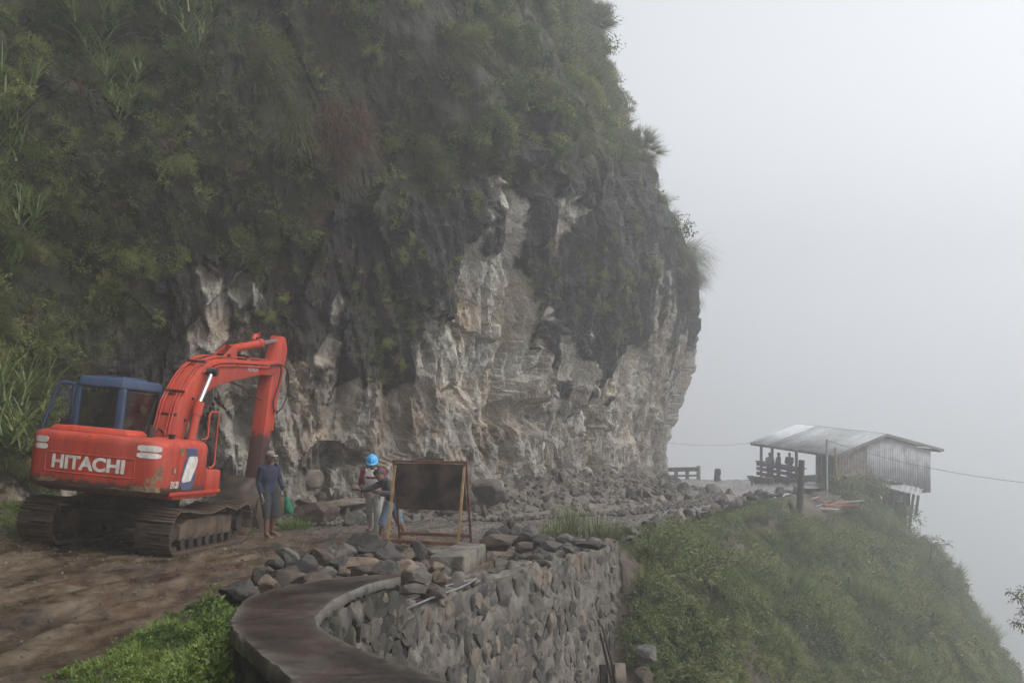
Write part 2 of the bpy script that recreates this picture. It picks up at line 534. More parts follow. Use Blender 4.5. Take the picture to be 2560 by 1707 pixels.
lw = t.ramp(t.math('ADD', t.attr('low'), t.math('MULTIPLY', t.math('SUBTRACT', n_mid, 0.5), 2.2)), [(0.30, 0.0), (0.70, 1.0)])
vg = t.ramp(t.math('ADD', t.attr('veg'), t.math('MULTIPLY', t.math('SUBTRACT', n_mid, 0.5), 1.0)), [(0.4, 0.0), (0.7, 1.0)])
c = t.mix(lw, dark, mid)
c = t.mix(fr, c, light)
c = t.mix(1.0, c, brown, 'MULTIPLY')
c = t.mix(vg, c, vegc)
t.set(col=c, rough=t.ramp(n_big, [(0.35, 0.55), (0.65, 0.9)]), spec=0.3)
# angular fracture relief: box-metric cells give flat chips with sharp arrises
wn_ = t.add('ShaderNodeTexNoise'); wn_.inputs['Scale'].default_value = 1.5; wn_.inputs['Detail'].default_value = 4
t.l.new(co, wn_.inputs['Vector'])
wv = t.add('ShaderNodeVectorMath', operation='MULTIPLY_ADD')
t.l.new(wn_.outputs['Color'], wv.inputs[0]); wv.inputs[1].default_value = (0.22, 0.22, 0.22); t.l.new(co, wv.inputs[2])
rotv = t.add('ShaderNodeVectorRotate', rotation_type='EULER_XYZ'); rotv.inputs['Rotation'].default_value = (0.5, 0.35, 0.6)
t.l.new(wv.outputs[0], rotv.inputs['Vector'])
chm = t.add('ShaderNodeMapping'); chm.inputs['Scale'].default_value = (1.0, 1.0, 0.6)
t.l.new(rotv.outputs[0], chm.inputs[0])
def chips(scale):
    v = t.add('ShaderNodeTexVoronoi', feature='F1', distance='CHEBYCHEV')
    v.inputs['Scale'].default_value = scale
    t.l.new(chm.outputs[0], v.inputs['Vector'])
    return v.outputs['Distance']
t.bump(chips(2.0), 0.5, 0.16)
t.bump(chips(6.0), 0.6, 0.07)
t.bump(chips(15.0), 0.7, 0.04)
t.bump(t.noise(co, 22, 8, 0.75), 0.6, 0.03)
CLIFF_MAT = t.m
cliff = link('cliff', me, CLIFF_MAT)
tag(cliff, 'overgrown dark rock cliff with pale fresh scars rising above the road', kind='structure')

# ------------------------------------------------------------------ road, hillside, valley
PAR_OUT = [(-0.72, 4.9), (-1.13, 5.58), (-1.48, 6.36), (-1.80, 7.05), (-1.99, 7.6), (-2.13, 8.35), (-2.18, 9.0), (-2.04, 9.7), (-1.72, 10.25), (-1.35, 10.52), (-1.10, 10.55)]
PAR_IN = [(0.25, 5.05), (-0.29, 5.6), (-0.57, 6.0), (-1.03, 6.79), (-1.29, 7.34), (-1.39, 7.82), (-1.42, 8.37), (-1.40, 9.0), (-1.33, 9.5), (-1.22, 9.95), (-1.06, 10.28)]
WALL_A, WALL_B = (-1.10, 11.0), (1.89, 19.25)
EDGE = np.array([(2.2, -10), (1.4, 2), (0.8, 4.0), (-0.35, 5.3), (-1.2, 6.5), (-1.6, 7.5), (-1.75, 8.4), (-1.72, 9.2), (-1.45, 9.9), (-1.15, 10.6), WALL_A, WALL_B,
                 (2.9, 23), (4.3, 27), (6.0, 31.5), (8.4, 38), (11.5, 45), (14.8, 50.5), (17.2, 54), (18.6, 58), (18.6, 63), (16, 70), (12, 80)])

def edge_x(y):
    return np.interp(y, EDGE[:, 1], EDGE[:, 0])

y_ax = np.concatenate([np.arange(-8, 4, 0.5), np.arange(4, 30, 0.07), np.arange(30, 64, 0.2), np.arange(64, 81, 0.6)])
u_ax = np.linspace(0, 1, 150)
YY, UU = np.meshgrid(y_ax, u_ax, indexing='ij')
xl = np.interp(YY, _cl[:400, 1], _cl[:400, 0]) - 3.0
xr = edge_x(YY) - 0.02
XX = xl + (xr - xl) * UU
ZZ = road_z(YY)
bump_n = fbm(XX * 0.5, YY * 0.25, 0 * XX, 3, 5) * 0.05 + fbm(XX * 3.0, YY * 1.0, 0 * XX, 4, 8) * 0.016 + fbm(XX * 9, YY * 6, 0 * XX, 3, 12) * 0.014
# wheel ruts following the road, shallow
mid_x = np.interp(YY, [0, 5, 8, 11, 14, 17, 21, 26, 32, 40, 50, 60], [-2.8, -3.2, -3.6, -3.7, -3.2, -2.2, -0.8, 0.9, 4.0, 7.2, 11.5, 14.5])
for off, dep in ((-0.85, 0.075), (0.85, 0.08), (-2.0, 0.05), (1.7, 0.04)):
    q = XX - mid_x - off - 0.10 * fbm(YY * 0.35, 0 * YY, 0 * YY + off, 2, 3)
    ZZ = ZZ - dep * np.exp(-(q / 0.22) ** 2) + 0.5 * dep * np.exp(-((np.abs(q) - 0.34) / 0.12) ** 2)
# bank rising to the foot of the cliff on the inner side
inner = np.clip((xl + 5.2 - XX) / 3.0, 0, 1)
ZZ = ZZ + bump_n + inner * 0.25
ZZ = ZZ + np.clip((-5.3 - XX) * 0.079, 0, 0.4) * np.clip((YY - 12) / 4, 0, 1) * np.clip((27 - YY) / 3, 0, 1)
# low rubble mound behind the parapet, under the heap of stones
_mx = np.interp(YY, [9.0, 10.5, 12.2, 13.6], [-2.75, -2.1, -1.75, -1.55])
ZZ = ZZ + 0.30 * np.exp(-((XX - _mx) / 0.62) ** 2) * np.clip((YY - 9.0) / 1.5, 0, 1) * np.clip((14.2 - YY) / 1.2, 0, 1)
# grassy verge hump beside the parapet
verge = np.exp(-((XX + 2.75 - (YY - 7) * 0.12) / 0.55) ** 2) * np.clip((9.6 - YY) / 2.0, 0, 1) * np.clip((YY - 2) / 2, 0, 1)
ZZ = ZZ + 0.06 * verge
ROADX, ROADY, ROADZ = XX, YY, ZZ
vg_line = np.interp(YY, [0, 5, 7.7, 9.5, 11.3, 12.3], [-3.2, -3.3, -3.42, -3.5, -3.45, -2.9])
grassy = np.clip((XX - vg_line) / 0.3 + 0.35 * fbm(XX * 3, YY * 3, 0 * XX, 3, 21), 0, 1) * np.clip((12.2 - YY) / 0.8, 0, 1)
grassy = grassy * np.where((YY > 9.4) & (XX > -2.35), 0.0, 1.0)
me = grid_mesh('road', XX.T, YY.T, ZZ.T, True)
grav = np.clip((YY - 19 + 0.5 * (XX + 2)) / 5, 0, 1)
add_attr(me, 'grassy', grassy.T)
add_attr(me, 'gravel', grav.T)
t = NT('muddy_road')
co = t.wcoord()
cr = t.wcoord((1.5, 0.5, 1.0))
n1 = t.noise(cr, 1.1, 6, 0.6, 0.3)
n2 = t.noise(cr, 4.5, 8, 0.68)
n3 = t.noise(co, 40, 4, 0.7)
mud = t.ramp(t.math('ADD', t.math('MULTIPLY', n1, 0.5), t.math('MULTIPLY', n2, 0.5)), [(0.37, (0.010, 0.007, 0.005)), (0.455, (0.036, 0.025, 0.015)), (0.54, (0.082, 0.057, 0.034)), (0.63, (0.13, 0.105, 0.075))])
grv = t.ramp(t.noise(co, 9, 8, 0.75), [(0.38, (0.035, 0.030, 0.026)), (0.55, (0.10, 0.088, 0.076)), (0.7, (0.21, 0.19, 0.165))])
soil = t.ramp(n2, [(0.35, (0.012, 0.010, 0.006)), (0.65, (0.035, 0.026, 0.016))])
gm = t.ramp(t.math('ADD', t.attr('gravel'), t.math('MULTIPLY', t.math('SUBTRACT', n2, 0.5), 1.5)), [(0.3, 0.0), (0.75, 0.9)])
c = t.mix(gm, mud, grv)
c = t.mix(t.attr('grassy'), c, soil)
wet = t.ramp(t.noise(cr, 2.2, 6, 0.6, 0.3), [(0.40, 0.16), (0.60, 0.60)])
t.set(col=c, rough=wet, spec=0.5)
t.bump(n2, 0.4, 0.03)
t.bump(t.noise(co, 16, 8, 0.75), 0.6, 0.03)
t.bump(n3, 0.5, 0.014)
road = link('road', me, t.m)
tag(road, 'wet muddy mountain road with wheel ruts falling away downhill', kind='structure')

# hillside below the road: a smooth spline surface through surveyed points
PTS = [(2.6, 17, -4.7), (7.2, 27, -6.8), (13.2, 35, -9.3), (18.7, 42, -12.0), (3.5, 21.8, -3.9), (9, 34, -6.4), (16.6, 44, -8.9), (17.6, 50, -6.9), (18.0, 48, -8.4), (18.3, 46, -10.1),
       (11.6, 42, -5.7), (22.0, 50, -14), (22.8, 46, -18), (23.5, 42, -21), (24, 57, -13), (23.5, 63, -13), (0.6, 9, -6.3), (4, 9, -8.5), (8, 16, -10), (3, 13, -6.0), (12, 24, -12.5),
       (20, 33, -17), (32, 40, -27), (32, 60, -25), (10, 5, -14), (-0.3, 12, -4.9), (1.4, 15, -5.0), (30, 20, -28), (40, 40, -35), (40, 70, -34), (22, 72, -14)]
for (ex, ey) in EDGE[11:]:
    PTS.append((ex, ey, float(road_z(ey)) - 0.12))
    PTS.append((ex - 3.0, ey + 0.8, float(road_z(ey)) - 0.5))
PTS = np.array(PTS, float)
def _tps(d):
    return np.where(d > 1e-9, d * d * np.log(d + 1e-9), 0)
_D = np.hypot(PTS[:, None, 0] - PTS[None, :, 0], PTS[:, None, 1] - PTS[None, :, 1])
_K = _tps(_D) + np.eye(len(PTS)) * 0.3
_P = np.column_stack([np.ones(len(PTS)), PTS[:, :2]])
_A = np.block([[_K, _P], [_P.T, np.zeros((3, 3))]])
_W = np.linalg.solve(_A, np.concatenate([PTS[:, 2], np.zeros(3)]))
def hill_z(x, y):
    x, y = np.asarray(x, float), np.asarray(y, float)
    z = _W[-3] + _W[-2] * x + _W[-1] * y
    for i in range(len(PTS)):
        z = z + _W[i] * _tps(np.hypot(x - PTS[i, 0], y - PTS[i, 1]))
    z = z + 0.22 * fbm(x * 0.5, y * 0.5, 0 * x, 4, 71)
    inside = edge_x(y) - x
    lim = road_z(y) - 0.10 - np.clip(inside, 0, 2) * 0.5
    z = np.where(inside > -0.25, np.minimum(z, lim), z)
    z = np.where((inside > -0.05) & (y < 19.2), np.minimum(z, -5.2), z)
    return np.maximum(z, -60)
hx, hy = np.meshgrid(np.concatenate([np.arange(-6, 28, 0.22), np.arange(28, 60, 1.5)]), np.concatenate([np.arange(2, 66, 0.25), np.arange(66, 95, 1.5)]), indexing='ij')
hz = hill_z(hx, hy)
me = grid_mesh('hillside', hx.T, hy.T, hz.T, True)
t = NT('hillside_soil')
co = t.wcoord()
n2 = t.noise(co, 1.3, 8, 0.65)
t.set(col=t.ramp(n2, [(0.35, (0.030, 0.022, 0.014)), (0.52, (0.060, 0.046, 0.032)), (0.68, (0.11, 0.092, 0.070))]), rough=0.85)
t.bump(t.noise(co, 6, 8, 0.7), 0.7, 0.08)
HILL_MAT = t.m
hillside = link('hillside', me, HILL_MAT)
tag(hillside, 'steep earth hillside falling from the road edge into the fog', kind='structure')

me = new_mesh('valley_floor', [(-1500, -1500, -120), (1500, -1500, -120), (1500, 1500, -120), (-1500, 1500, -120)], [(0, 1, 2, 3)])
valley = link('valley_floor', me, simple('valley_floor', (0.03, 0.05, 0.02), (0.06, 0.07, 0.035), 0.05, 0.95, 0))
tag(valley, 'valley floor lost in the fog far below', kind='structure')
# the shelf that carries the road at the photographer's back and under the cliff
# ------------------------------------------------------------------ excavator
def paint(name, col, dirt=(0.050, 0.034, 0.022), amount=0.5, rough=0.55, low=None, seed=0.0):
    """worn, faded machine paint with mud spatter; low = height below which dried mud covers it"""
    t = NT(name)
    tc = t.coord('Object')
    n = t.noise(tc, 2.2, 6, 0.6)
    n2 = t.noise(tc, 9.0, 8, 0.72)
    faded = t.mix(t.ramp(n, [(0.38, 0.0), (0.68, 0.55)]), col, tuple(min(1, c * 0.62 + 0.05) for c in col))
    sc_ = t.coord('Object', (7.0, 7.0, 0.7))
    grime = t.ramp(t.noise(sc_, 1.0, 6, 0.65), [(0.42, (0.52, 0.46, 0.42)), (0.60, (1, 1, 1))])
    faded = t.mix(amount, faded, t.mix(1.0, faded, grime, 'MULTIPLY'))
    chips = t.ramp(n2, [(0.62 - 0.06 * amount, 0.0), (0.70, 1.0)])
    c = t.mix(t.math('MULTIPLY', chips, amount), faded, dirt)
    if low is not None:
        sx = t.add('ShaderNodeSeparateXYZ')
        t.l.new(tc, sx.inputs[0])
        k = t.math('ADD', sx.outputs[2], t.math('MULTIPLY', t.math('SUBTRACT', n2, 0.5), low[1] * 3))
        k = t.math('SUBTRACT', low[0], k)
        k = t.ramp(t.math('ADD', t.math('DIVIDE', k, low[1]), 0.5), [(0.3, 0.0), (0.7, 0.92)])
        c = t.mix(k, c, dirt)
    t.set(col=c, rough=t.ramp(n2, [(0.4, rough), (0.7, min(0.95, rough + 0.35))]), spec=0.4)
    t.bump(n2, 0.12, 0.006)
    return t.m

RED = (0.42, 0.037, 0.012)
M_RED = paint('red_paint', RED, amount=0.45)
M_REDBODY = paint('red_body_paint', RED, amount=0.6, low=(1.09, 0.14))
M_REDARM = paint('red_arm_paint', RED, dirt=(0.020, 0.014, 0.011), amount=0.4, low=(1.95, 0.35))
M_BLUE = paint('blue_cab_paint', (0.015, 0.042, 0.098), amount=0.35)
M_NAVY = paint('navy_stripe', (0.05, 0.06, 0.13), amount=0.15)
M_WHITE = simple('decal_white', (0.42, 0.40, 0.36), (0.62, 0.60, 0.55), 8, 0.6, 0.0)
M_MUDSTEEL = simple('muddy_steel', (0.018, 0.013, 0.010), (0.085, 0.058, 0.037), 5, 0.75, 0.5, 0.015, lo=0.36, hi=0.64)
M_DARKSTEEL = simple('greasy_steel', (0.010, 0.009, 0.008), (0.040, 0.032, 0.026), 7, 0.6, 0.3, 0.01)
M_FRAME = simple('track_frame_paint', (0.036, 0.026, 0.018), (0.115, 0.080, 0.053), 4, 0.75, 0.4, 0.01)
M_CHROME = NT('chrome_rod').set(col=(0.42, 0.44, 0.46), rough=0.38, metal=0.85).m
M_RUBBER = NT('black_hose').set(col=(0.012, 0.012, 0.012), rough=0.5).m
M_TAN = simple('worn_bare_patch', (0.09, 0.060, 0.035), (0.22, 0.155, 0.085), 9, 0.8, 0.3)
M_CLOTHGREY = simple('grey_sheet', (0.18, 0.17, 0.16), (0.30, 0.29, 0.27), 5, 0.8, 0.2)
t = NT('cab_glass')
tr = t.add('ShaderNodeBsdfTransparent'); tr.inputs[0].default_value = (0.66, 0.69, 0.66, 1)
gl = t.add('ShaderNodeBsdfGlossy'); gl.inputs['Roughness'].default_value = 0.08; gl.inputs[0].default_value = (0.8, 0.85, 0.9, 1)
mx = t.add('ShaderNodeMixShader'); mx.inputs[0].default_value = 0.10
t.l.new(tr.outputs[0], mx.inputs[1]); t.l.new(gl.outputs[0], mx.inputs[2])
t.l.new(mx.outputs[0], t.n['Material Output'].inputs['Surface'])
M_GLASS = t.m

def text_mesh(body, size, extrude=0.004, offset=0.0, sx=1.0):
    cu = bpy.data.curves.new('lettering', 'FONT')
    cu.body = body
    cu.size = size
    cu.extrude = extrude
    cu.offset = offset
    cu.align_x = 'CENTER'
    cu.align_y = 'CENTER'
    ob = bpy.data.objects.new('lettering', cu)
    COL.objects.link(ob)
    bpy.context.view_layer.update()
    me = bpy.data.meshes.new_from_object(ob.evaluated_get(bpy.context.evaluated_depsgraph_get()))
    bpy.data.objects.remove(ob)
    bpy.data.curves.remove(cu)
    for v in me.vertices: v.co.x *= sx
    me.materials.clear()
    return me

EXC_C, EXC_YAW = (-6.48, 18.9), math.radians(-7)
exc = empty('excavator', R(EXC_C[0], EXC_C[1], 0.10))
exc.rotation_mode = 'QUATERNION'
exc.rotation_quaternion = (Matrix.Rotation(EXC_YAW, 3, 'Z') @ Matrix.Rotation(math.radians(-5.86), 3, 'X') @ Matrix.Rotation(math.radians(4.5), 3, 'Y')).to_quaternion()
tag(exc, 'worn red crawler excavator with blue cab parked on the muddy road', 'excavator')

# tracks ------------------------------------------------------------
def track_path():
    zc, r, yb = 0.36, 0.34, 1.42
    pts = []
    for a in np.linspace(-90, -270, 14):                # rear wheel
        pts.append((-yb + r * math.cos(math.radians(a)), zc + r * math.sin(math.radians(a))))
    top = [(-yb, 0.70), (-1.1, 0.685), (-0.7, 0.64), (-0.2, 0.615), (0.15, 0.65), (0.45, 0.70), (0.7, 0.66), (0.95, 0.615), (1.2, 0.66), (yb, 0.70)]
    pts += top[1:-1]
    for a in np.linspace(90, -90, 14):
        pts.append((yb + r * math.cos(math.radians(a)), zc + r * math.sin(math.radians(a))))
    pts += [(y, 0.02) for y in np.linspace(yb, -yb, 20)[1:-1]]
    pts.append(pts[0])
    P = np.array(pts)
    L = np.concatenate([[0], np.cumsum(np.linalg.norm(np.diff(P, axis=0), axis=1))])
    return P, L
TP, TL = track_path()
N_SHOE = 46
shoe_mb = MB().box((0, 0, 0.0), (0.60, 0.150, 0.022))
for yy, hh in ((-0.055, 0.030), (0.0, 0.022), (0.055, 0.030)):
    shoe_mb.box((0, yy, 0.010 + hh / 2), (0.598, 0.020, hh))
shoe_mb.box((-0.10, 0, -0.045), (0.05, 0.14, 0.07)).box((0.10, 0, -0.045), (0.05, 0.14, 0.07))
_tmp = shoe_mb.build('track_shoe', M_MUDSTEEL)
SHOE_ME = _tmp.data
bpy.data.objects.remove(_tmp)
for sx_ in (1, -1):
    tx = 1.0 * sx_
    fr_ = MB()
    fr_.prism([(-1.15, 0.20), (1.05, 0.20), (1.05, 0.50), (0.6, 0.53), (-0.9, 0.53), (-1.15, 0.44)], (0.36, 0, 0), (tx, 0, 0), (0, 1, 0), (0, 0, 1))
    fr_.box((tx + 0.185 * sx_, 0.80, 0.335), (0.02, 0.36, 0.27))
    fr_.box((tx - 0.03 * sx_, 1.2, 0.36), (0.22, 0.42, 0.16))
    trk = fr_.build('crawler_track', M_FRAME, exc, bevel=0.015)
    for k in range(N_SHOE):
        s_ = (k + 0.5) / N_SHOE * TL[-1]
        y_, z_ = np.interp(s_, TL, TP[:, 0]), np.interp(s_, TL, TP[:, 1])
        y2, z2 = np.interp((s_ + 0.05) % TL[-1], TL, TP[:, 0]), np.interp((s_ + 0.05) % TL[-1], TL, TP[:, 1])
        y1, z1 = np.interp((s_ - 0.05) % TL[-1], TL, TP[:, 0]), np.interp((s_ - 0.05) % TL[-1], TL, TP[:, 1])
        ang = math.atan2(z2 - z1, y2 - y1)
        o = link('track_shoe', SHOE_ME, None, trk, (tx, y_, z_), (ang, 0, 0))
    for (yy, rr, nm) in ((-1.42, 0.29, 'sprocket'), (1.42, 0.29, 'idler_wheel')):
        w = MB().tube([(tx - 0.08, yy, 0.36), (tx + 0.08, yy, 0.36)], rr, 20)
        w.tube([(tx - 0.17, yy, 0.36), (tx + 0.19, yy, 0.36)], 0.15, 14)
        w.build(nm, M_DARKSTEEL, trk)
    for yy in np.linspace(-1.02, 1.02, 7):
        w = MB().tube([(tx - 0.17, yy, 0.155), (tx - 0.08, yy, 0.155), (tx - 0.08, yy, 0.156), (tx + 0.08, yy, 0.156), (tx + 0.08, yy, 0.155), (tx + 0.19, yy, 0.155)], [0.095, 0.095, 0.07, 0.07, 0.095, 0.095], 12)
        w.build('track_roller', M_DARKSTEEL, trk)
    MB().tube([(tx - 0.1, 0.45, 0.60), (tx + 0.1, 0.45, 0.60)], 0.06, 12).build('carrier_roller', M_DARKSTEEL, trk)
ub = MB().box((0, 0, 0.42), (1.5, 1.1, 0.26)).box((0, -0.75, 0.40), (1.4, 0.3, 0.2)).box((0, 0.75, 0.40), (1.4, 0.3, 0.2))
ub.build('undercarriage_frame', M_DARKSTEEL, exc, bevel=0.03)
MB().tube([(0, 0, 0.54), (0, 0, 0.88)], 0.56, 28).build('swing_bearing', M_DARKSTEEL, exc)

# house ---------------------------------------------------------------
def loft(plan_fn, levels):
    V, F = [], []
    n = None
    for (z, inset) in levels:
        P = plan_fn(inset)
        n = len(P)
        V += [(p[0], p[1], z) for p in P]
    for i in range(len(levels) - 1):
        for k in range(n):
            F.append((i * n + k, i * n + (k + 1) % n, (i + 1) * n + (k + 1) % n, (i + 1) * n + k))
    F.append(tuple(range(n - 1, -1, -1)))
    F.append(tuple(range((len(levels) - 1) * n, len(levels) * n)))
    return V, F

def rear_y(x):
    return -2.13 + 0.07 * min(1.0, (abs(x) / 0.85)) ** 2

def cw_plan(inset):
    hw, r = 1.15 - inset, 0.30
    P = [(-hw, -1.46)]
    for a in np.linspace(180, 270, 8):
        P.append((-hw + r + r * math.cos(math.radians(a)), -1.76 + inset + r * math.sin(math.radians(a))))
    for x in np.linspace(-0.7, 0.7, 9):
        P.append((x, rear_y(x) + inset))
    for a in np.linspace(270, 360, 8):
        P.append((hw - r + r * math.cos(math.radians(a)), -1.76 + inset + r * math.sin(math.radians(a))))
    P.append((hw, -1.46))
    return P
V, F = loft(cw_plan, [(0.90, 0.16), (0.93, 0.07), (1.00, 0.015), (1.10, 0.0), (1.68, 0.0), (1.76, 0.012), (1.81, 0.05), (1.835, 0.12)])
mb = MB().add(V, F, True)
cw = mb.build('counterweight', M_REDBODY, exc)
cw.data.set_sharp_from_angle(angle=math.radians(50))
tag(cw, 'scraped red counterweight with white lettering')
# raised rim round the recessed name field
rim = MB()
def rim_pt(x, z, proud=0.012): return Vector((x, rear_y(x) - proud, z))
for (xa, za, xb, zb) in ((-0.79, 1.49, 0.71, 1.49), (0.71, 1.49, 0.72, 1.19), (0.72, 1.19, -0.77, 1.19), (-0.77, 1.19, -0.79, 1.49)):
    rim.tube([rim_pt(xa + (xb - xa) * k / 8, za + (zb - za) * k / 8, 0.0) for k in range(9)], 0.012, 6)
rim.build('name_field_rim', M_REDBODY, cw)
me = text_mesh('HITACHI', 0.285, 0.003, 0.011, 1.0)
xs = [v.co.x for v in me.vertices]; wscale = 1.22 / (max(xs) - min(xs))
for v in me.vertices:
    x, z, n_ = v.co.x * wscale - 0.045, v.co.y + 1.345, v.co.z
    v.co = (x, rear_y(x) - 0.004 - max(0, n_), z)
link('lettering', me, M_WHITE, cw)
for (x0, x1) in ((-1.00, -0.77), (0.73, 1.08)):
    for (z0, z1) in ((1.63, 1.725), (1.525, 1.61)):
        m_ = MB()
        nseg = 6
        top, bot = [], []
        for k in range(nseg + 1):
            x = x0 + (x1 - x0) * k / nseg
            y = rear_y(x) if abs(x) < 0.86 else -1.76 - 0.30 * math.sqrt(max(0, 1 - ((abs(x) - 0.85) / 0.30) ** 2)) - 0.0
            y = min(y, rear_y(0.85)) if abs(x) < 0.86 else y
            c_ = 0.018 if k in (0, nseg) else 0
            top.append((x, y - 0.006, z1 - c_)); bot.append((x, y - 0.006, z0 + c_))
        m_.add(bot + top, [(k, k + 1, nseg + 2 + k, nseg + 1 + k) for k in range(nseg)])
        ob = m_.build('reflector_strip', M_WHITE, cw)
        ob.modifiers.new('thickness', 'SOLIDIFY').thickness = 0.008
# scraped bare patch at the rear corner (paint knocked off, rust and mud)
rs = random.Random(3)
for (cx_, cz_, rx_, rz_) in ((1.02, 1.10, 0.13, 0.17), (0.80, 1.02, 0.14, 0.07), (1.08, 1.30, 0.06, 0.11), (-0.75, 1.06, 0.22, 0.04), (0.45, 1.00, 0.20, 0.03), (-0.2, 0.99, 0.2, 0.025)):
    pm = MB()
    P = []
    for k in range(26):
        a = 2 * math.pi * k / 26
        q = 0.62 + 0.55 * rs.random()
        x, z = cx_ + rx_ * q * math.cos(a), cz_ + rz_ * q * math.sin(a)
        x = min(x, 1.145)
        ax_ = abs(x)
        y = rear_y(x) if ax_ < 0.85 else -1.76 - 0.30 * math.sqrt(max(0.0, 1 - ((ax_ - 0.85) / 0.30) ** 2))
        z = max(z, 1.005)
        P.append((x, y - 0.003, z))
    ax_ = abs(cx_)
    yc = rear_y(cx_) if ax_ < 0.85 else -1.76 - 0.30 * math.sqrt(max(0.0, 1 - ((ax_ - 0.85) / 0.30) ** 2))
    P.append((cx_, yc - 0.006, cz_))
    pm.add(P, [(k, (k + 1) % 26, 26) for k in range(26)], True)
    pm.build('bare_metal_scrape', M_TAN, cw)

def house_plan(inset):
    hw = 1.15 - inset
    P = [(0.30, -1.455)]
    P += [(hw, -1.455)]
    r = 0.10
    for a in np.linspace(0, 90, 5):
        P.append((hw - r + r * math.cos(math.radians(a)), -0.36 - inset + r * math.sin(math.radians(a))))
    P += [(0.30, -0.26 - inset)]
    return P
V, F = loft(house_plan, [(0.97, 0.03), (1.02, 0.0), (1.70, 0.0), (1.77, 0.02), (1.81, 0.06), (1.83, 0.12)])
side = MB().add(V, F, True).build('side_housing', M_REDBODY, exc)
side.data.set_sharp_from_angle(angle=math.radians(50))
MB().box((-0.42, -1.16, 1.40), (1.44, 0.58, 0.84)).build('engine_housing', M_RED, exc, bevel=0.04)
hood = MB()
hood.add([(-0.88, -1.92, 1.835), (0.48, -1.92, 1.835), (0.48, -1.20, 1.835), (-0.88, -1.20, 1.835), (-0.84, -1.86, 1.92), (0.40, -1.86, 1.92), (0.40, -1.24, 1.92), (-0.84, -1.24, 1.92)],
         [(3, 2, 1, 0), (4, 5, 6, 7), (0, 1, 5, 4), (1, 2, 6, 5), (2, 3, 7, 6), (3, 0, 4, 7)])
hood.build('engine_hood', M_RED, exc, bevel=0.025)
MB().tube([(0.56, -1.35, 1.80), (0.56, -1.35, 2.04)], 0.045, 12).build('exhaust_pipe', M_DARKSTEEL, exc)
MB().tube([(0.80, -1.05, 1.82), (0.80, -1.05, 1.88), (0.80, -1.05, 1.885), (0.80, -1.05, 1.91)], [0.05, 0.05, 0.07, 0.07], 12).build('filler_cap', M_DARKSTEEL, exc)
MB().box((0, -0.58, 0.92), (2.26, 1.80, 0.10)).box((-0.68, 0.52, 0.918), (0.90, 0.5, 0.10)).build('deck_plate', M_RED, exc, bevel=0.02)
MB().box((0.86, 0.06, 1.15), (0.58, 0.62, 0.37)).build('step_box', M_RED, exc, bevel=0.03)
MB().bar((1.165, -1.70, 0.975), (1.165, 0.36, 0.975), 0.02, 0.05).build('lower_trim', M_RED, exc)
# stripe and sticker on the flank, flat print standing a few millimetres proud
def flank(name, poly, mat, parent, proud):
    m_ = MB()
    m_.prism(poly, (0.004, 0, 0), (1.15 + proud, 0, 0), (0, 1, 0), (0, 0, 1))
    return m_.build(name, mat, parent)
flank('stripe', [(-1.22, 1.70), (-0.80, 1.70), (-0.72, 1.56), (-0.88, 1.34), (-0.72, 1.27), (-0.86, 1.02), (-1.21, 1.02), (-1.33, 1.12), (-1.22, 1.48), (-1.16, 1.58)], M_NAVY, side, 0.004)
flank('sticker', [(-1.06, 1.575), (-0.78, 1.575), (-0.73, 1.53), (-0.75, 1.42), (-0.93, 1.17), (-1.24, 1.145), (-1.28, 1.19), (-1.10, 1.54)], M_WHITE, side, 0.009)
MB().add([(1.10, -1.21, 1.795), (1.10, -0.80, 1.795), (1.154, -0.80, 1.70), (1.154, -1.21, 1.70)], [(0, 1, 2, 3)]).build('stripe_top', M_NAVY, side)
me = text_mesh('EX120', 0.15, 0.002, 0.003, 0.82)
for v in me.vertices:
    v.co = (1.1545 + max(0, v.co.z), -1.53 + v.co.x * 0.9, 1.115 + v.co.y)
    if v.co.y < -1.76: v.co.x -= 0.02
link('lettering', me, M_WHITE, side)
me = text_mesh('E', 0.10, 0.002, 0.002, 0.9)
for v in me.vertices: v.co = (1.1565 + max(0, v.co.z), -1.57 + v.co.x, 1.345 + v.co.y)
link('lettering', me, M_WHITE, side)
M_BADGE = paint('dark_red_badge', (0.20, 0.018, 0.012), amount=0.1)
flank('badge', [(-1.66, 1.29), (-1.48, 1.29), (-1.48, 1.40), (-1.66, 1.40)], M_BADGE, side, 0.002)
flank('yellow_scrape', [(-1.42, 1.60), (-1.32, 1.58), (-1.27, 1.63), (-1.30, 1.70), (-1.38, 1.72), (-1.45, 1.67)], M_TAN, side, 0.003)
hr = MB().tube([(1.05, -0.45, 1.85), (1.05, -0.22, 1.86), (1.05, -0.16, 1.92), (1.05, -0.19, 2.28), (1.05, -0.12, 2.34), (1.05, 0.14, 2.34), (1.05, 0.20, 2.28), (1.05, 0.26, 1.45), (1.05, 0.20, 1.38), (1.05, 0.02, 1.36)], 0.018, 8)
hr.build('handrail', M_RED, exc)

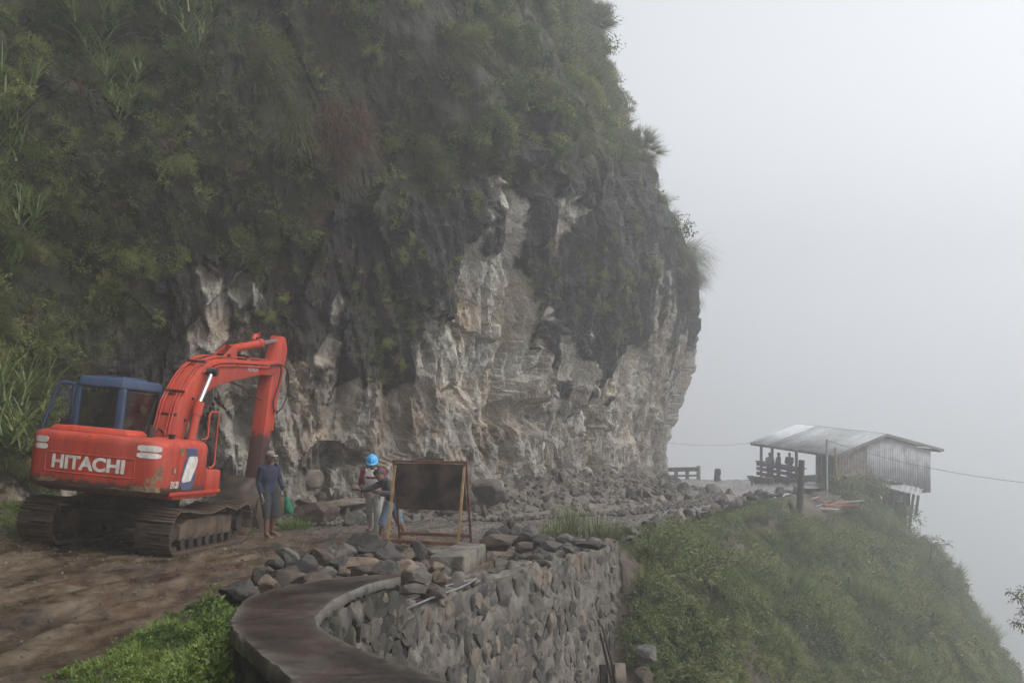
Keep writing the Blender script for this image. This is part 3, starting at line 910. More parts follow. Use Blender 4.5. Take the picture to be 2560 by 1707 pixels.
# cab --------------------------------------------------------------------
X0, X1, Y0, Y1, ZT = -1.10, -0.24, -0.84, 0.66, 2.76
cabb = MB().box(((X0 + X1) / 2, (Y0 + Y1) / 2, ZT - 0.085), (X1 - X0 + 0.02, Y1 - Y0 + 0.04, 0.19), taper=0.93)
cab = cabb.build('cab', M_BLUE, exc, bevel=0.05, seg=3)
MB().box(((X0 + X1) / 2, (Y0 + Y1) / 2, ZT + 0.02), (0.5, 0.9, 0.05)).build('roof_hatch', M_BLUE, cab, bevel=0.02)
for (x, y, w_, d_) in ((X1 - 0.05, Y0 + 0.06, 0.11, 0.12), (X0 + 0.04, Y0 + 0.05, 0.09, 0.10), (X1 - 0.035, Y1 - 0.04, 0.07, 0.08), (X0 + 0.035, Y1 - 0.04, 0.07, 0.08)):
    MB().box((x, y, (0.97 + ZT - 0.17) / 2), (w_, d_, ZT - 0.17 - 0.97)).build('pillar', M_BLUE, cab, bevel=0.015)
MB().box(((X0 + X1) / 2, Y0 + 0.04, 1.42), (X1 - X0 - 0.22, 0.05, 0.88)).box((X1 - 0.03, (Y0 + Y1) / 2, 1.36), (0.045, Y1 - Y0 - 0.24, 0.76)).build('lower_panel', M_BLUE, cab)
MB().box(((X0 + X1) / 2, Y0 + 0.03, 2.19), (X1 - X0 - 0.19, 0.008, 0.66)).build('rear_window', M_GLASS, cab)
MB().box((X1 - 0.02, (Y0 + Y1) / 2, 2.16), (0.008, Y1 - Y0 - 0.21, 0.82)).build('side_window', M_GLASS, cab)
MB().box(((X0 + X1) / 2, Y1 - 0.02, 2.0), (X1 - X0 - 0.15, 0.008, 1.1)).build('windscreen', M_GLASS, cab)
dr = MB().tube([(X0 - 0.05, Y0 + 0.02, 2.60), (X0 - 0.22, Y0 - 0.02, 2.62), (X0 - 0.30, Y0 - 0.04, 2.58), (X0 - 0.34, Y0 - 0.05, 2.45), (X0 - 0.48, Y0 - 0.08, 1.85), (X0 - 0.50, Y0 - 0.09, 1.15), (X0 - 0.05, Y0, 1.10), (X0 - 0.05, Y0 + 0.02, 2.60)], 0.028, 8)
door = dr.build('door', M_BLUE, cab)
tag(door, 'open blue cab door frame')
MB().add([(X0 - 0.07, Y0 + 0.02, 2.57), (X0 - 0.29, Y0 - 0.04, 2.57), (X0 - 0.47, Y0 - 0.085, 1.75), (X0 - 0.07, Y0 + 0.01, 1.75)], [(0, 1, 2, 3)]).build('pane', M_GLASS, door)
st = MB().box((-0.68, -0.15, 1.40), (0.50, 0.50, 0.14)).box((-0.68, -0.40, 1.78), (0.48, 0.14, 0.66)).box((-0.68, -0.42, 2.18), (0.26, 0.10, 0.20))
st.build('operator_seat', simple('seat_vinyl', (0.03, 0.028, 0.025), (0.07, 0.062, 0.055), 5, 0.7, 0.1), cab, bevel=0.04)
for xx_ in (-0.91, -0.45):
    MB().tube([(xx_, 0.25, 1.1), (xx_, 0.15, 1.75)], 0.015, 6).build('control_lever', M_RUBBER, cab)
MB().add([(X1 - 0.06, 0.18, 1.80), (X1 - 0.06, 0.42, 1.80), (X1 - 0.06, 0.58, 2.46), (X1 - 0.06, 0.50, 2.52), (X1 - 0.06, 0.36, 2.20)], [(0, 1, 2, 3, 4)]).build('sun_curtain', M_CLOTHGREY, cab)
MB().tube([(X1 + 0.01, Y1 - 0.05, 2.52), (X1 + 0.07, Y1 + 0.02, 2.53)], 0.035, 10).build('work_lamp', M_CHROME, cab)
MB().box((-0.30, 0.95, 1.02), (0.5, 0.35, 0.12)).build('deck_clutter', M_DARKSTEEL, exc, bevel=0.02)

# boom, arm, bucket ---------------------------------------------------------
BOOM_LOW = [(0.30, 1.30), (0.62, 1.34), (0.80, 1.83), (0.96, 2.17), (1.21, 2.47), (1.58, 2.69), (1.99, 2.85), (2.99, 3.03), (4.40, 3.24), (5.03, 3.28), (5.40, 3.38)]
BOOM_UP = [(5.47, 3.50), (5.40, 3.62), (4.85, 3.56), (4.32, 3.53), (2.87, 3.45), (2.01, 3.38), (1.61, 3.30), (1.19, 3.10), (0.87, 2.86), (0.48, 2.43), (0.30, 1.84), (0.20, 1.40)]
boom = MB().prism(BOOM_LOW + BOOM_UP, (0.40, 0, 0), (0, 0, 0), (0, 1, 0), (0, 0, 1)).build('boom', M_RED, exc, bevel=0.018)
me = text_mesh('HITACHI', 0.17, 0.002, 0.003, 0.92)
for v in me.vertices:
    v.co = (0.2035 + max(0, v.co.z), 3.86 + v.co.x, 3.33 + v.co.y + 0.06 * v.co.x)
link('lettering', me, M_WHITE, boom)
up = BOOM_UP[::-1]
def along(off, ya, yb, x, r, name, mat, n=26):
    Y = np.array([p[0] for p in up[1:-2]]); Z = np.array([p[1] for p in up[1:-2]])
    L = np.concatenate([[0], np.cumsum(np.hypot(np.diff(Y), np.diff(Z)))])
    pts = []
    for s_ in np.linspace(0, L[-1], 60):
        y, z = np.interp(s_, L, Y), np.interp(s_, L, Z)
        y2, z2 = np.interp(min(s_ + .2, L[-1]), L, Y), np.interp(min(s_ + .2, L[-1]), L, Z)
        y1, z1 = np.interp(max(s_ - .2, 0), L, Y), np.interp(max(s_ - .2, 0), L, Z)
        q = math.hypot(y2 - y1, z2 - z1) + 1e-9
        nyy, nzz = -(z2 - z1) / q, (y2 - y1) / q
        if ya <= y <= yb: pts.append((x, y + nyy * off, z + nzz * off))
    return MB().tube(pts, r, 6).build(name, mat, boom)
for (x, off, ya, yb) in ((-0.17, 0.05, 0.3, 2.2), (-0.12, 0.05, 0.3, 2.3), (0.06, 0.045, 0.3, 4.9), (0.12, 0.045, 0.3, 4.9), (0.225, -0.06, 1.2, 4.7), (0.225, -0.13, 1.25, 4.8)):
    along(off, ya, yb, x, 0.017, 'hydraulic_pipe', M_RED)
for (y, z) in ((0.62, 2.63), (0.44, 2.2), (1.4, 3.24), (2.6, 3.47), (3.6, 3.53)):
    MB().box((0.0, y, z + 0.03), (0.36, 0.06, 0.05)).build('pipe_clamp', M_DARKSTEEL, boom)
for (y, z) in ((1.75, 3.20), (2.9, 3.33), (4.0, 3.40), (0.95, 2.55), (0.72, 2.15)):
    MB().box((0.215, y, z), (0.04, 0.05, 0.05)).build('pipe_clamp', M_DARKSTEEL, boom)
bk = MB()
for x in (-0.11, 0.11):
    bk.prism([(2.20, 3.36), (3.10, 3.44), (3.06, 3.70), (2.90, 3.76)], (0.03, 0, 0), (x, 0, 0), (0, 1, 0), (0, 0, 1))
bk.build('cylinder_bracket', M_RED, boom, bevel=0.008)
ac = MB().tube([(0, 2.92, 3.65), (0, 4.55, 3.935)], 0.088, 16).tube([(0, 4.47, 3.92), (0, 4.68, 3.955)], 0.105, 16).build('arm_cylinder', M_RED, exc)
MB().tube([(0, 4.68, 3.955), (0, 5.83, 4.14)], 0.045, 12).build('piston_rod', M_CHROME, ac)
MB().tube([(0, 4.2, 3.97), (0, 4.25, 4.07), (0.02, 4.45, 4.10)], 0.05, 8).tube([(-0.05, 4.33, 4.02), (0.08, 4.36, 4.15)], 0.035, 8).build('hose_fitting', M_RED, ac)
for sx_ in (-1, 1):
    x = 0.33 * sx_
    bc = MB().tube([(x, 0.70, 1.40), (x, 0.985, 2.45)], 0.078, 14).tube([(x, 0.93, 2.25), (x, 1.0, 2.50)], 0.092, 14).build('boom_cylinder', M_RED, exc)
    MB().tube([(x, 0.99, 2.48), (x, 1.40, 3.06)], 0.042, 12).build('piston_rod', M_CHROME, bc)
    MB().tube([(x - 0.1, 1.42, 3.09), (x + 0.1, 1.42, 3.09)], 0.075, 12).build('pivot_pin', M_DARKSTEEL, bc)
ARM = [(5.66, 4.22), (5.86, 4.20), (6.06, 3.95), (5.98, 3.45), (5.87, 3.06), (5.70, 2.72), (5.50, 1.82), (5.30, 1.30), (5.20, 0.80), (4.98, 0.78), (5.06, 1.40), (5.12, 2.26), (5.16, 3.02), (5.24, 3.27), (5.52, 3.90)]
arm = MB().prism(ARM, (0.30, 0, 0), (0, 0, 0), (0, 1, 0), (0, 0, 1)).build('arm', M_REDARM, exc, bevel=0.015)
kc = MB().tube([(0.0, 6.02, 3.30), (0.0, 5.88, 2.05)], 0.075, 14).build('bucket_cylinder', M_REDARM, exc)
MB().tube([(0, 5.88, 2.07), (0, 5.72, 1.05)], 0.04, 12).build('piston_rod', M_DARKSTEEL, kc)
lk = MB()
for x in (-0.2, 0.2):
    lk.bar((x, 5.72, 1.05), (x, 5.20, 1.10), 0.04, 0.11).bar((x, 5.72, 1.05), (x, 5.62, 0.55), 0.04, 0.11)
lk.build('bucket_linkage', M_REDARM, exc)
# bucket: curved shell, two cheeks, teeth
prof = [(5.78, 0.80), (5.55, 0.95), (5.05, 1.00), (4.55, 0.86), (4.28, 0.55), (4.30, 0.20), (4.55, -0.05), (5.05, -0.12), (5.55, -0.10), (5.85, -0.06)]
bw = 0.46
V = [(-bw, p[0], p[1]) for p in prof] + [(bw, p[0], p[1]) for p in prof]
n_ = len(prof)
bucket = MB().add(V, [(i, i + 1, n_ + i + 1, n_ + i) for i in range(n_ - 1)], True).build('bucket', M_MUDSTEEL, exc)
md = bucket.modifiers.new('thickness', 'SOLIDIFY'); md.thickness = 0.03
for sx_ in (-1, 1):
    MB().prism([(p[0], p[1]) for p in prof[1:-1]] + [(5.80, -0.04), (5.95, 0.35)], (0.03, 0, 0), (sx_ * (bw + 0.003), 0, 0), (0, 1, 0), (0, 0, 1)).build('bucket_cheek', M_MUDSTEEL, bucket)
for x in np.linspace(-0.40, 0.40, 5):
    MB().prism([(5.80, -0.11), (6.05, -0.075), (5.80, -0.03)], (0.07, 0, 0), (x, 0, 0), (0, 1, 0), (0, 0, 1)).build('bucket_tooth', M_DARKSTEEL, bucket)
# hoses
def curve_pts(P, n=10):
    return [tuple(p) for p in catmull(np.array(P, float), n)]
MB().tube(curve_pts([(0.20, 4.75, 3.42), (0.26, 5.3, 3.55), (0.24, 5.95, 3.45), (0.20, 6.25, 3.05), (0.18, 6.1, 2.65), (0.16, 5.75, 2.45)]), 0.018, 6).build('hydraulic_hose', M_RUBBER, exc)
MB().tube(curve_pts([(0.21, 4.9, 3.50), (0.25, 5.45, 3.5), (0.22, 5.50, 3.1), (0.20, 5.35, 2.7), (0.19, 5.50, 2.50), (0.17, 5.70, 2.50)]), 0.018, 6).build('hydraulic_hose', M_RUBBER, exc)
MB().tube(curve_pts([(0.0, 2.25, 3.55), (0.05, 2.5, 3.72), (0.05, 3.0, 3.86), (0.02, 3.6, 3.88), (0.0, 4.15, 3.97)]), 0.018, 6).build('hydraulic_hose', M_RUBBER, exc)
MB().tube(curve_pts([(-0.1, 3.2, 3.02), (-0.1, 4.0, 2.95), (-0.05, 4.6, 2.80), (0.0, 5.1, 2.70)]), 0.018, 6).build('hydraulic_hose', M_RUBBER, exc)
MB().tube(curve_pts([(0.05, -0.2, 1.84), (0.02, 0.1, 1.95), (0.05, 0.35, 1.86), (0.08, 0.5, 1.95)]), 0.02, 6).build('hydraulic_hose', M_RUBBER, exc)
# ------------------------------------------------------------------ rocks library
def rock_mesh(name, seed, sub=2, cuts=9, noise=0.10, squash=(1, 1, 1), flat=False, face=False):
    r = random.Random(seed)
    bm = bmesh.new()
    bmesh.ops.create_icosphere(bm, subdivisions=sub, radius=1.0)
    planes = []
    for _ in range(cuts):
        n = Vector((r.gauss(0, 1), r.gauss(0, 1), r.gauss(0, 1))).normalized()
        planes.append((n, r.uniform(0.52, 0.86)))
    if face:      # a roughly dressed outer face
        planes.append((Vector((1, r.uniform(-.18, .18), r.uniform(-.18, .18))).normalized(), r.uniform(0.38, 0.55)))
    co = np.array([v.co[:] for v in bm.verts])
    nz = fbm(co[:, 0] * 1.3 + seed * 3.1, co[:, 1] * 1.3, co[:, 2] * 1.3, 4, seed % 50)
    for v, k in zip(bm.verts, nz):
        p = v.co.copy()
        for n, d in planes:
            q = p.dot(n) - d
            if q > 0: p -= n * q * 0.93
        p = p * (1 + noise * k)
        v.co = Vector((p.x * squash[0], p.y * squash[1], p.z * squash[2]))
    me = bpy.data.meshes.new(name)
    for f in bm.faces: f.smooth = True
    bm.to_mesh(me)
    bm.free()
    if sub <= 2 or flat:
        me.polygons.foreach_set('use_smooth', [False] * len(me.polygons))
    else:
        me.set_sharp_from_angle(angle=math.radians(24))
    return me

def stone_mat(name, dark, lightc, tan, moss=0.0, rough=0.8):
    t = NT(name)
    co = t.coord('Object')
    wco = t.wcoord()
    rnd = t.rand()
    base = t.ramp(rnd, [(0.0, dark), (0.35, tuple(0.6 * a + 0.4 * b for a, b in zip(dark, lightc))), (0.75, lightc), (0.92, tan)])
    n = t.noise(wco, 7, 8, 0.7)
    c = t.mix(1.0, base, t.ramp(n, [(0.3, (0.35, 0.34, 0.33)), (0.5, (0.9, 0.88, 0.85)), (0.72, (1.5, 1.45, 1.38))]), 'MULTIPLY')
    if moss:
        c = t.mix(t.math('MULTIPLY', t.ramp(t.noise(wco, 3, 6, 0.6), [(0.5, 0.0), (0.62, 1.0)]), moss), c, (0.030, 0.034, 0.012))
    t.set(col=c, rough=t.ramp(n, [(0.35, rough - 0.25), (0.65, rough + 0.1)]), spec=0.4)
    t.bump(t.noise(wco, 12, 9, 0.75), 0.9, 0.04)
    return t.m
M_ROCK = stone_mat('road_rock', (0.040, 0.037, 0.034), (0.125, 0.112, 0.098), (0.20, 0.150, 0.105))
M_RUBBLE = stone_mat('rubble_rock', (0.036, 0.032, 0.028), (0.098, 0.087, 0.076), (0.165, 0.142, 0.118), rough=0.85)
M_STONE = stone_mat('masonry_stone', (0.030, 0.028, 0.026), (0.088, 0.078, 0.069), (0.14, 0.113, 0.088), moss=0.4)
t = NT('mortar')
co = t.wcoord()
n = t.noise(co, 5, 8, 0.7)
t.set(col=t.ramp(n, [(0.32, (0.030, 0.027, 0.022)), (0.5, (0.105, 0.094, 0.078)), (0.68, (0.20, 0.182, 0.152))]), rough=0.9)
t.bump(t.noise(co, 14, 8, 0.75), 0.8, 0.04)
M_MORTAR = t.m
t = NT('wet_concrete')
co = t.wcoord()
n1 = t.noise(co, 1.4, 6, 0.6, 0.4)
n2 = t.noise(co, 9, 8, 0.7)
c = t.ramp(t.math('ADD', t.math('MULTIPLY', n1, 0.65), t.math('MULTIPLY', n2, 0.35)), [(0.38, (0.006, 0.0055, 0.005)), (0.46, (0.015, 0.012, 0.0095)), (0.53, (0.030, 0.017, 0.0125)), (0.62, (0.045, 0.039, 0.031))])
spots = t.ramp(t.noise(co, 26, 5, 0.7), [(0.58, 0.0), (0.68, 0.7)])
c = t.mix(spots, c, (0.060, 0.054, 0.044))
rim = t.math('MULTIPLY', t.attr('rim'), t.ramp(t.noise(co, 7, 7, 0.7), [(0.40, 0.15), (0.60, 1.0)]))
c = t.mix(rim, c, (0.095, 0.086, 0.070))
t.set(col=c, rough=t.ramp(n1, [(0.40, 0.30), (0.60, 0.70)]), spec=0.35)
t.bump(n2, 0.5, 0.02)
t.bump(t.noise(co, 70, 3, 0.6), 0.25, 0.004)
M_WETCON = t.m
t = NT('old_concrete')
co = t.wcoord()
n = t.noise(co, 6, 8, 0.7)
t.set(col=t.ramp(n, [(0.33, (0.045, 0.042, 0.034)), (0.55, (0.16, 0.15, 0.125)), (0.7, (0.27, 0.25, 0.21))]), rough=0.85)
t.bump(t.noise(co, 22, 8, 0.7), 0.7, 0.02)
M_OLDCON = t.m
t = NT('mossy_face')
co = t.wcoord()
n = t.noise(co, 5, 8, 0.72)
t.set(col=t.ramp(n, [(0.34, (0.006, 0.006, 0.004)), (0.52, (0.022, 0.020, 0.013)), (0.68, (0.085, 0.075, 0.058))]), rough=0.9)
t.bump(t.noise(co, 16, 8, 0.75), 0.8, 0.03)
M_MOSSY = t.m

# ------------------------------------------------------------------ parapet
po, pi_ = catmull(np.array(PAR_OUT), 22), catmull(np.array(PAR_IN), 22)
NPAR = len(po)
CAP_H = 0.45
parapet = empty('parapet_wall', R(-1.6, 7.5))
tag(parapet, 'curved wet concrete parapet over rough stone masonry beside the grass verge', 'wall', kind='thing')
pinv = parapet.location.copy()
def loc_(v): return (v[0] - pinv.x, v[1] - pinv.y, v[2] - pinv.z)
rows = []
for i in range(NPAR):
    a, b = po[i], pi_[i]
    j1, j2 = 0.014 * float(fbm(i * 0.10, 0, 1.0, 3)), 0.014 * float(fbm(i * 0.12, 5, 2.0, 3))
    dirv = (b - a) / np.linalg.norm(b - a)
    a2, b2 = a + dirv * j1, b + dirv * j2
    ring = []
    zt = lambda p, h: float(road_z(p[1])) + h
    ring.append((a2[0], a2[1], zt(a2, CAP_H - 0.10 + 0.02 * float(vnoise(i * 0.3, 3, 0)))))
    ring.append((a2[0] + dirv[0] * 0.004, a2[1] + dirv[1] * 0.004, zt(a2, CAP_H - 0.025)))
    ring.append((a2[0] + dirv[0] * (0.014 + 0.02 * max(0, float(fbm(i * 0.2, 7, 1, 3)))), a2[1] + dirv[1] * 0.014, zt(a2, CAP_H - 0.010 * max(0, float(fbm(i * 0.18, 2, 4, 3))))))
    for k in range(1, 10):
        q = a2 + (b2 - a2) * k / 10
        ring.append((q[0], q[1], zt(q, CAP_H + 0.010 * float(vnoise(q[0] * 3, q[1] * 3, 0)) - 0.004)))
    ring.append((b2[0] - dirv[0] * 0.03, b2[1] - dirv[1] * 0.03, zt(b2, CAP_H)))
    ring.append((b2[0] - dirv[0] * 0.004, b2[1] - dirv[1] * 0.004, zt(b2, CAP_H - 0.02)))
    ring.append((b2[0], b2[1], zt(b2, CAP_H - 0.085 + 0.02 * float(vnoise(i * 0.25, 9, 0)))))
    rows.append([loc_(p) for p in ring])
nr = len(rows[0])
V = [p for r_ in rows for p in r_]
F = [(i * nr + k, i * nr + k + 1, (i + 1) * nr + k + 1, (i + 1) * nr + k) for i in range(NPAR - 1) for k in range(nr - 1)]
F.append(tuple(range(nr))); F.append(tuple((NPAR - 1) * nr + k for k in range(nr - 1, -1, -1)))
F += [(i * nr, (i + 1) * nr, (i + 1) * nr + nr - 1, i * nr + nr - 1) for i in range(NPAR - 1)]
_cap = MB().add(V, F, True).build('cap', M_WETCON, parapet)
add_attr(_cap.data, 'rim', [1.0 if (k % nr) in (1, 2, nr - 3, nr - 2) else 0.25 if (k % nr) in (0, 3, nr - 4, nr - 1) else 0.0 for k in range(len(_cap.data.vertices))])
_cap.data.set_sharp_from_angle(angle=math.radians(42))

def sheet(P2, inset, ztop, zbot, nz_, rough_amp, seed):
    """rough vertical face under a plan curve"""
    V = []
    m = len(P2)
    for i in range(m):
        t_ = P2[min(i + 1, m - 1)] - P2[max(i - 1, 0)]
        t_ = t_ / (np.linalg.norm(t_) + 1e-9)
        nrm = np.array([t_[1], -t_[0]]) * inset[2]
        for k in range(nz_):
            q = k / (nz_ - 1)
            z = float(road_z(P2[i][1])) + ztop + (zbot - ztop) * q
            off = inset[0] + inset[1] * q * (ztop - zbot) + rough_amp * float(fbm(np.array(P2[i][0] * 4), np.array(P2[i][1] * 4), np.array(z * 4), 3, seed))
            V.append((P2[i][0] + nrm[0] * off, P2[i][1] + nrm[1] * off, z))
    F = [(i * nz_ + k, i * nz_ + k + 1, (i + 1) * nz_ + k + 1, (i + 1) * nz_ + k) for i in range(m - 1) for k in range(nz_ - 1)]
    return V, F
V, F = sheet(po, (-0.035, 0.0, -1.0), CAP_H - 0.09, -0.3, 12, 0.025, 4)
MB().add([loc_(v) for v in V], F, True).build('roadside_face', M_MOSSY, parapet)

def seg_normal(P2, i):
    t_ = P2[min(i + 1, len(P2) - 1)] - P2[max(i - 1, 0)]
    t_ = t_ / (np.linalg.norm(t_) + 1e-9)
    return np.array([t_[1], -t_[0]])

STONE_LIB = [rock_mesh('stone', 100 + k, 3, 13, 0.14, face=True) for k in range(20)]
for m_ in STONE_LIB: m_.materials.append(M_STONE)

def masonry(parent, P2, ztop, zbot, batter, pitch, sign, origin, n_parts, seed, near_first=True):
    """backing of mortar with separate stones set in it"""
    V, F = sheet(P2, (0.012, batter, sign), ztop, zbot, 70, 0.05, seed)
    MB().add([tuple(Vector(v) - origin) for v in V], F, True).build('mortar_bed', M_MOSSY if parent.name.startswith('parapet') else M_MORTAR, parent)
    L = np.concatenate([[0], np.cumsum(np.linalg.norm(np.diff(P2, axis=0), axis=1))])
    r = random.Random(seed)
    spots = []
    depth = ztop - zbot
    row = 0
    w = 0.07
    while w < depth:
        rh = r.uniform(0.17, 0.25) * pitch
        l = -r.random() * 0.2
        while l < L[-1]:
            cw_ = r.uniform(0.15, 0.27) * pitch
            spots.append((l + cw_ / 2, w + rh / 2 + r.uniform(-0.05, 0.05), cw_, rh))
            l += cw_ * 0.97
        w += rh * 0.92
        row += 1
    recs = []
    for (l, w, cw_, rh) in spots:
        if l < 0 or l > L[-1]: continue
        x, y = np.interp(l, L, P2[:, 0]), np.interp(l, L, P2[:, 1])
        i = int(np.clip(np.searchsorted(L, l), 0, len(P2) - 1))
        nrm = seg_normal(P2, i) * sign
        z = float(road_z(y)) + ztop - w
        off = batter * w - 0.01 + r.uniform(-0.045, 0.03)
        p = Vector((x + nrm[0] * off, y + nrm[1] * off, z))
        ang = math.atan2(nrm[1], nrm[0])
        rot = Euler((r.uniform(-0.6, 0.2), r.uniform(-0.25, 0.25), ang + r.uniform(-0.2, 0.2)))
        sc = Vector((r.uniform(0.06, 0.115), cw_ * r.uniform(0.58, 0.85), rh * r.uniform(0.70, 1.05)))
        recs.append((p, rot, sc, r.randrange(len(STONE_LIB))))
    recs.sort(key=lambda q: (q[0] - Vector((0, 0, CAM_H))).length / max(q[2].y, q[2].z) if near_first else 0)
    vis = [q for q in recs if 853.5 - (q[0].z - CAM_H) / q[0].y * FPX < 1760]
    hid = [q for q in recs if not 853.5 - (q[0].z - CAM_H) / q[0].y * FPX < 1760]
    parts, rest = vis[:n_parts], vis[n_parts:] + hid
    for (p, rot, sc, k) in parts:
        o = link('stone', STONE_LIB[k], None, parent, p - origin, rot)
        o.scale = sc
    if rest:
        V, F = [], []
        for (p, rot, sc, k) in rest:
            M_ = Matrix.LocRotScale(p - origin, rot, sc)
            b = len(V)
            V += [tuple(M_ @ v.co) for v in STONE_LIB[k].vertices]
            F += [tuple(b + i for i in f.vertices) for f in STONE_LIB[k].polygons]
        o = MB().add(V, F).build('far_stones', M_STONE, parent)
        o['kind'] = 'stuff'
P2 = catmull(np.array(PAR_IN), 6)
masonry(parapet, P2, CAP_H - 0.08, -4.6, 0.05, 0.74, 1.0, pinv, 140, 11)

# ------------------------------------------------------------------ retaining wall
rwall = empty('retaining_wall', R(0.4, 15.0))
tag(rwall, 'rough stone retaining wall dropping from the road edge into the gully', 'wall', kind='thing')
rinv = rwall.location.copy()
WP2 = np.array([(-1.06, 10.28), (-1.02, 10.6), (-1.00, 11.0)] + [(WALL_A[0] + (WALL_B[0] - WALL_A[0]) * k / 18 + 0.06 * math.sin(k * 0.9), WALL_A[1] + (WALL_B[1] - WALL_A[1]) * k / 18) for k in range(1, 19)] + [(1.82, 19.55), (1.55, 19.85), (1.1, 20.2)])
def wall_top(l): return 0.06
masonry(rwall, WP2, 0.05, -4.4, 0.17, 0.84, 1.0, rinv, 266, 23)
# mortar-smeared crown of the wall, lumpy
WL = catmull(WP2[:-3], 8)
nn = 26
VX = np.zeros((len(WL), nn)); VY = VX.copy(); VZ = VX.copy()
for i in range(len(WL)):
    nrm = seg_normal(WL, i)
    wdt = 0.75 + 0.25 * math.sin(i * 0.13)
    for k in range(nn):
        q = -0.03 + (wdt + 0.03) * k / (nn - 1)
        VX[i, k] = WL[i][0] - nrm[0] * q; VY[i, k] = WL[i][1] - nrm[1] * q
fa, fe = facets(VX * 3.4, VY * 3.4, 8, 0.5)
VZ = road_z(VY) + 0.05 + 0.11 * fa + 0.05 * fbm(VX * 6, VY * 6, 0 * VX, 4, 3) - 0.05 * np.exp(-(fe / 0.06) ** 2)
edgek = np.linspace(0, 1, nn)[None, :]
VZ = VZ - 0.16 * np.clip((edgek - 0.75) / 0.25, 0, 1) - 0.12 * np.clip((0.06 - edgek) / 0.06, 0, 1)
me = grid_mesh('wall_crown', VX - rinv.x, VY - rinv.y, VZ - rinv.z, True)
link('wall_crown', me, M_MORTAR, rwall)
rr = random.Random(77)
for k in range(34):
    i = rr.randrange(4, len(WL) - 2)
    nrm = seg_normal(WL, i)
    q = rr.uniform(0.05, 0.75)
    p = Vector((WL[i][0] - nrm[0] * q, WL[i][1] - nrm[1] * q, float(road_z(WL[i][1])) + 0.05))
    o = link('stone', STONE_LIB[rr.randrange(20)], None, rwall, p - rinv, (rr.uniform(-.4, .4), rr.uniform(-.4, .4), rr.uniform(0, 6.28)))
    o.scale = (rr.uniform(.09, .2), rr.uniform(.08, .16), rr.uniform(.07, .12))

# ------------------------------------------------------------------ loose rocks
ROCK_LIB = [rock_mesh('rock', 200 + k, 4, 10, 0.13) for k in range(14)]
SLAB_LIB = [rock_mesh('rock_slab', 240 + k, 4, 12, 0.10) for k in range(6)]
for m_ in ROCK_LIB + SLAB_LIB: m_.materials.append(M_ROCK)
RUB_LIB = [rock_mesh('rubble', 270 + k, 3, 10, 0.13) for k in range(14)]
for m_ in RUB_LIB: m_.materials.append(M_RUBBLE)
rr = random.Random(5)
def put_rock(c, w, h, dpt=None, lib=None, name='rock', tilt=0.0, mat=None):
    lib = ROCK_LIB if lib is None else lib
    me = lib[rr.randrange(len(lib))]
    if mat is not None:
        me = me.copy(); me.materials.clear(); me.materials.append(mat)
    dpt = dpt if dpt else 0.5 * (w + h)
    o = link(name, me, None, None, c, (rr.uniform(-0.2, 0.2), tilt + rr.uniform(-0.12, 0.12), rr.choice((0, math.pi)) + rr.uniform(-0.35, 0.35)))
    o.scale = (w / 2 * 1.42, dpt / 2 * 1.35, h / 2 * 1.48)
    return o
def fixed_stone(name, dark, lite):
    t = NT(name)
    wco = t.wcoord()
    n = t.noise(wco, 6, 8, 0.72)
    t.set(col=t.ramp(n, [(0.32, dark), (0.62, lite)]), rough=t.ramp(n, [(0.35, 0.5), (0.65, 0.85)]), spec=0.4)
    t.bump(t.noise(wco, 9, 9, 0.75), 0.9, 0.05)
    return t.m
MR = {'dark': fixed_stone('dark_rock', (0.008, 0.0075, 0.007), (0.052, 0.046, 0.040)), 'brown': fixed_stone('brown_rock', (0.026, 0.018, 0.013), (0.105, 0.078, 0.058)),
      'tan': fixed_stone('tan_rock', (0.055, 0.040, 0.028), (0.20, 0.150, 0.105)), 'grey': fixed_stone('grey_rock', (0.026, 0.024, 0.021), (0.125, 0.115, 0.098))}
